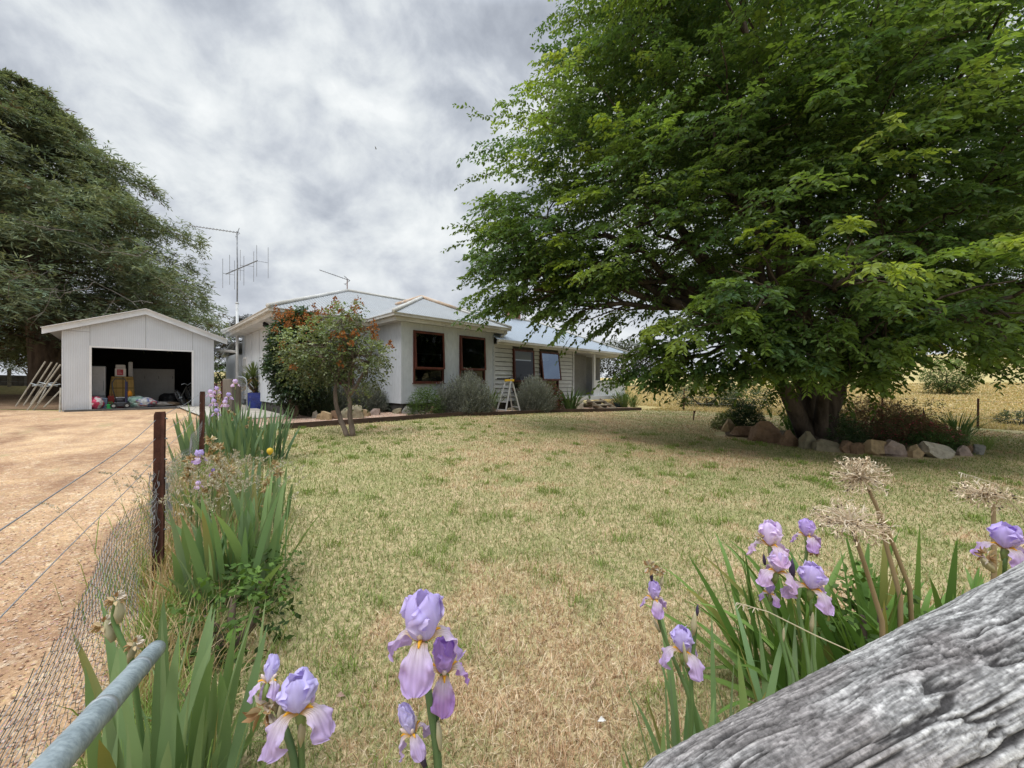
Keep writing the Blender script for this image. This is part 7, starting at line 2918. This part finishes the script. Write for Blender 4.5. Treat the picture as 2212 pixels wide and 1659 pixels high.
c = k.mix(k.ramp(fz, [(.0, .65), (.14, .65), (.15, 0), (.6, 0), (.61, .4), (.65, .4), (.66, 0)]), c, (.11, .07, .02))
k.bsdf(out_, c, .95)
bl = thing('tartan_blanket', 'mustard and brown tartan blanket hanging over the tall cardboard box', 'blanket', tuple(gw((u0 + u1) / 2, v, FL0)), R(45))
V_, F_ = [], []
nx, nz2 = 19, 15
for j in range(nz2):
    for i in range(nx):
        x = -1 + 2 * i / (nx - 1)
        z = j / (nz2 - 1)
        V_.append((x * W0 * (.55 - .10 * z), -.33 - .12 * (1 - z) + .018 * math.sin(x * 9 + z * 3), hb + .015 - (hb * .78) * (1 - z) - .04 * abs(x) * (1 - z)))
for i in range(nx):
    x = -1 + 2 * i / (nx - 1)
    V_.append((x * W0 * .46, .28, hb + .018))
for j in range(nz2):
    for i in range(nx - 1):
        a_ = j * nx + i
        F_.append((a_, a_ + 1, a_ + nx + 1, a_ + nx))
mm = MB()
mm.add(V_, F_)
mm.build('cloth', M_TART, bl, smooth=True)
u2, zb2 = gspot(262, 809, v)
_, zt2 = gspot(262, 786, v)
fb2 = thing('foam_box', 'white foam box with a red label on top of the cardboard box', 'box', tuple(gw(u2 - .02, v, FL0 + hb + .02)), R(45))
m = MB()
w2 = gsize(250, 274, v) / 2
m.bbox((-w2, -.22, 0), (w2, .22, .30), .012)
m.build('body', pm('white_foam', (.62, .60, .58), (.54, .52, .5), 4, .8, .05), fb2)
m = MB()
m.bbox((-w2 * .92, -.2, .302), (w2 * .9, .2, .44), .03)
m.build('lid', pm('foam_lid', (.5, .49, .48), (.42, .41, .4), 4, .8, .05), fb2)
m = MB()
m.box((-w2 * .62, -.226, .05), (w2 * .5, -.2215, .26))
m.build('label', flat('red_label', (.42, .05, .07), .6), fb2)
# faint lines of print on the label
m = MB()
for i in range(3):
    m.box((-w2 * .5, -.229, .10 + i * .05), (w2 * (.3 - .15 * i), -.2265, .115 + i * .05))
m.build('print_lines', flat('label_print', (.62, .40, .40), .6), fb2)
fl2 = thing('foam_sheet', 'grey white foam lid standing on end beside the foam box', 'lid', tuple(gw(u2 + w2 + .06, v + .05, FL0 + hb + .02)), R(45))
m = MB()
m.bbox((-.02, -.24, 0), (.10, .24, .55), .02)
m.build('slab', pm('foam_lid_grey', (.36, .36, .36), (.3, .3, .3), 4, .8, .05), fl2)


def tub(name, label, px0, px1, pyb, pyt, v, col, cat='tub', lid=None, depth=.34, taper=.9, handle=False):
    u0, zt = gspot(px0, pyt, v)
    u1, _ = gspot(px1, pyt, v)
    th = thing(name, label, cat, tuple(gw((u0 + u1) / 2, v, FL0)), R(45))
    w_ = (u1 - u0) / 2
    h_ = max(.12, zt - FL0)
    m = MB()
    hb_ = h_ * (.8 if lid else 1)
    d2 = depth / 2
    m.add([(-w_ * taper, -d2 * taper, 0), (w_ * taper, -d2 * taper, 0), (w_ * taper, d2 * taper, 0), (-w_ * taper, d2 * taper, 0), (-w_, -d2, hb_), (w_, -d2, hb_), (w_, d2, hb_), (-w_, d2, hb_)],
          [(3, 2, 1, 0), (0, 1, 5, 4), (1, 2, 6, 5), (2, 3, 7, 6), (3, 0, 4, 7), (4, 5, 6, 7)])
    m.bbox((-w_ * 1.03, -d2 * 1.04, hb_ - .03), (w_ * 1.03, d2 * 1.04, hb_ + .012), .008)
    m.build('body', flat(name + '_col', col, .45), th)
    if lid:
        m = MB()
        m.bbox((-w_ * 1.04, -d2 * 1.05, hb_ + .014), (w_ * 1.04, d2 * 1.05, h_), .015)
        m.build('lid', flat(name + '_lid', lid, .45), th)
    if handle:
        m = MB()
        m.tube([(-w_ * .6, 0, h_), (-w_ * .5, 0, h_ + .08), (w_ * .5, 0, h_ + .08), (w_ * .6, 0, h_)], .012, 6)
        m.build('handle', flat(name + '_h', tuple(x * .6 for x in col), .5), th)
    return th


tub('white_crate', 'white plastic crate at the front left of the garage clutter', 210, 221, 883, 860, .35, (.60, .60, .62), depth=.3)
tub('blue_crate', 'grey blue cooler box beside the white crate', 222, 232, 880, 861, .45, (.18, .24, .34), depth=.3)
tub('red_fuel_can', 'dark red fuel can behind the blue cooler', 233, 247, 872, 856, .75, (.26, .03, .025), 'fuel can', handle=True, depth=.26)
tub('cooler_box', 'red cooler box with a white lid in the middle of the garage', 247, 276, 873, 858, .85, (.30, .05, .045), 'cooler', (.62, .64, .65), depth=.4)
tub('cooler_box', 'pale turquoise and white cooler box right of the red one', 278, 298, 872, 857, .85, (.42, .55, .55), 'cooler', (.66, .70, .70), depth=.4)
# bottles and cans
u_, zt = gspot(280, 845, 1.0)
bo = thing('orange_bottle', 'orange plastic bottle standing on the cooler', 'bottle', tuple(gw(u_, .85, gspot(280, 856, .85)[1])), R(45))
m = MB()
m.lathe((0, 0, 0), [(.06, 0), (.075, .02), (.075, .12), (.05, .17), (.03, .19), (.03, .21)], 12)
m.build('body', flat('orange_plastic', (.72, .28, .02), .4), bo, smooth=True)
tub('green_fuel_can', 'bright green fuel can at the front of the garage', 231, 246, 887, 874, .05, (.02, .30, .08), 'fuel can', depth=.22, handle=True, taper=.97)
tub('grey_fuel_can', 'dark olive container left of the green fuel can', 229, 232, 886, 876, .12, (.10, .13, .09), 'container', depth=.18)
q = gthing('blue_bag', 'light blue plastic bag hanging out of a crate at the garage opening', 'bag', 201, .75, FL0)


def bag(name, label, px, v, w_, h_, cols, seed, cat='bag', z=FL0, lay=1.0):
    rng = np.random.default_rng(seed)
    th = gthing(name, label, cat, px, v, z)
    bm = bmesh.new()
    bmesh.ops.create_icosphere(bm, subdivisions=4, radius=1)
    co_ = np.array([tuple(v_.co) for v_ in bm.verts])
    d = fbm(co_ * 1.6 + seed, 4, seed)
    rd = 1 - np.abs(2 * fbm(co_ * 2.6 + seed * 2, 3, seed + 3) - 1)
    k_ = .55 + .50 * d + .34 * rd
    P_ = co_ * k_[:, None] * np.array((w_ / 2, w_ / 2 * lay, h_ / 2)) + np.array((0, 0, h_ * .42))
    P_[:, 2] = np.maximum(P_[:, 2], 0)
    cv_ = fbm(co_ * 1.5 + 5 + seed, 2, seed + 9)
    pal = np.array(cols)
    idx = np.clip(((cv_ - .3) / .4 * len(pal)).astype(int), 0, len(pal) - 1)
    FC = np.array([[v_.index for v_ in f.verts] for f in bm.faces])
    bm.free()
    np_mesh('sack', P_, FC, M_BAGM, th, pal[idx], smooth=True)
    return th


M_BAGM = vcmat('plastic_bags', .5, .5, 14, .5, dist=.03, spec=.4)
COL_ = bag
for o_ in list(q.children):
    pass
m = MB()
m.add([(-.12, -.05, .38), (.10, -.06, .40), (.14, -.09, .18), (.02, -.10, .10), (-.10, .08, .36), (.1, .08, .38), (.12, .06, .14), (0, .05, .08)],
      [(0, 1, 2, 3), (4, 7, 6, 5), (0, 4, 5, 1), (1, 5, 6, 2), (2, 6, 7, 3), (3, 7, 4, 0)])
m.build('sack', pm('blue_film', (.28, .45, .58), (.4, .55, .66), 7, .4, .4, 12, dist=.03), q)
bag('pink_bag', 'crumpled bright pink and white bag at the left edge of the garage opening', 207, .16, .34, .44, [(.62, .08, .16), (.55, .05, .12), (.66, .60, .60)], 501)
bag('green_bag', 'pale green and white rubbish bag in the middle of the garage', 297, .55, .66, .40, [(.30, .46, .38), (.50, .58, .54), (.60, .60, .56)], 502)
bag('white_bag', 'clear white bag with blue and red packets at the garage front', 312, .45, .62, .36, [(.55, .56, .56), (.05, .10, .38), (.50, .50, .50), (.5, .06, .08), (.55, .56, .52)], 503)
bag('drop_sheet', 'crumpled beige cloth lying flat on the garage floor', 346, .95, 1.15, .16, [(.40, .36, .31), (.34, .30, .26), (.46, .42, .38)], 504, 'cloth')
bag('black_bag', 'black rounded bag on the garage floor before the white board', 366, 1.9, .62, .48, [(.012, .012, .014), (.016, .016, .018)], 505)
bag('brown_cloth', 'brown rolled cloth at the right of the beige one', 372, .62, .42, .16, [(.20, .14, .09), (.14, .10, .07)], 506, 'cloth')

# lawn mower
v = .22
u_, _ = gspot(261, 880, v)
mw = thing('lawn_mower', 'push lawn mower with black folded handle at the garage front', 'lawn mower', tuple(gw(u_, v, FL0)), R(45))
m = MB()
wd = gsize(246, 276, v)
m.bbox((-wd * .5, -.24, .05), (wd * .42, .24, .22), .03)
m.build('deck', flat('mower_deck', (.05, .055, .065), .45), mw)
m = MB()
m.lathe((0, .02, .22), [(.15, 0), (.16, .05), (.13, .12), (.05, .14)], 14)
m.build('engine', flat('mower_engine', (.03, .03, .04), .5), mw, smooth=True)
for x, y in ((-.5, -.26), (.45, -.26), (-.5, .26), (.45, .26)):
    m = MB()
    m.tube([(x * wd, y - .025, .09), (x * wd, y + .025, .09)], .09, 14)
    w_ = m.build('wheel', M_DARK, mw, smooth=False)
    m = MB()
    m.tube([(x * wd, y - .032, .09), (x * wd, y - .026, .09)], .045, 10)
    m.build('hub', flat('hub_grey', (.35, .35, .33), .6), w_)
m = MB()
zt = gspot(252, 818, v)[1] - FL0
m.tube([(-.30 * wd, -.22, .2), (-.55 * wd, -.25, zt * .62), (-.62 * wd, -.05, zt * .86), (-.42 * wd, .0, zt), (.25 * wd, .0, zt), (.36 * wd, -.02, zt * .93), (.36 * wd, -.1, zt * .75), (.30 * wd, -.15, .2)], .016, 8)
m.build('handle', M_DARK, mw, smooth=True)
m = MB()
m.tube([(.40 * wd, -.2, .2), (.40 * wd, -.2, zt * .9)], .035, 8)
m.build('stick', flat('dark_blue_stick', (.02, .02, .06), .5), mw)

# bicycle lying against the right jamb
v = .55
u_, _ = gspot(391, 870, v)
bk = thing('bicycle', 'dark bicycle leaning at the right side of the garage opening', 'bicycle', tuple(gw(u_, v, FL0)), R(45))
zt = gspot(404, 836, v)[1] - FL0


def wheel(c, nrm_, r_):
    c, n_ = Vector(c), Vector(nrm_).normalized()
    a_ = n_.orthogonal().normalized()
    b_ = n_.cross(a_)
    m = MB()
    pts_ = [c + (a_ * math.cos(w_) + b_ * math.sin(w_)) * r_ for w_ in np.linspace(0, 2 * PI, 29)]
    m.tube(pts_, .024, 7, cap=False)
    o_ = m.build('wheel', M_DARK, bk, smooth=True)
    m = MB()
    for w_ in np.linspace(0, PI, 9)[:-1]:
        d = (a_ * math.cos(w_) + b_ * math.sin(w_)) * (r_ - .02)
        m.tube([c - d, c + d], .0035, 4)
    m.tube([c - n_ * .05, c + n_ * .05], .025, 8)
    m.build('spokes', M_GALV, o_)


wheel((-.02, -.1, .31), (.86, -.35, .42), .32)
wheel((.34, .72, .32), (.86, -.35, .42), .32)
m = MB()
for a_, b_ in (((-.02, -.1, .31), (.16, .02, .74)), ((.16, .02, .74), (.22, .35, .36)), ((.22, .35, .36), (.34, .72, .32)), ((.18, .06, .66), (.34, .48, .78)), ((.34, .48, .78), (.22, .35, .36)), ((.34, .48, .78), (.34, .72, .32))):
    m.tube([a_, b_], .018, 7)
m.build('frame', flat('bicycle_frame', (.05, .05, .045), .4), bk)
m = MB()
m.tube([(.0, -.16, .82), (.1, -.1, .86), (.20, .03, .80), (.3, .12, .88), (.4, .1, .86)], .014, 7)
m.build('handlebar', M_GALV, bk, smooth=True)
m = MB()
m.bbox((.28, .40, .80), (.42, .62, .86), .02)
m.build('saddle', M_DARK, bk)
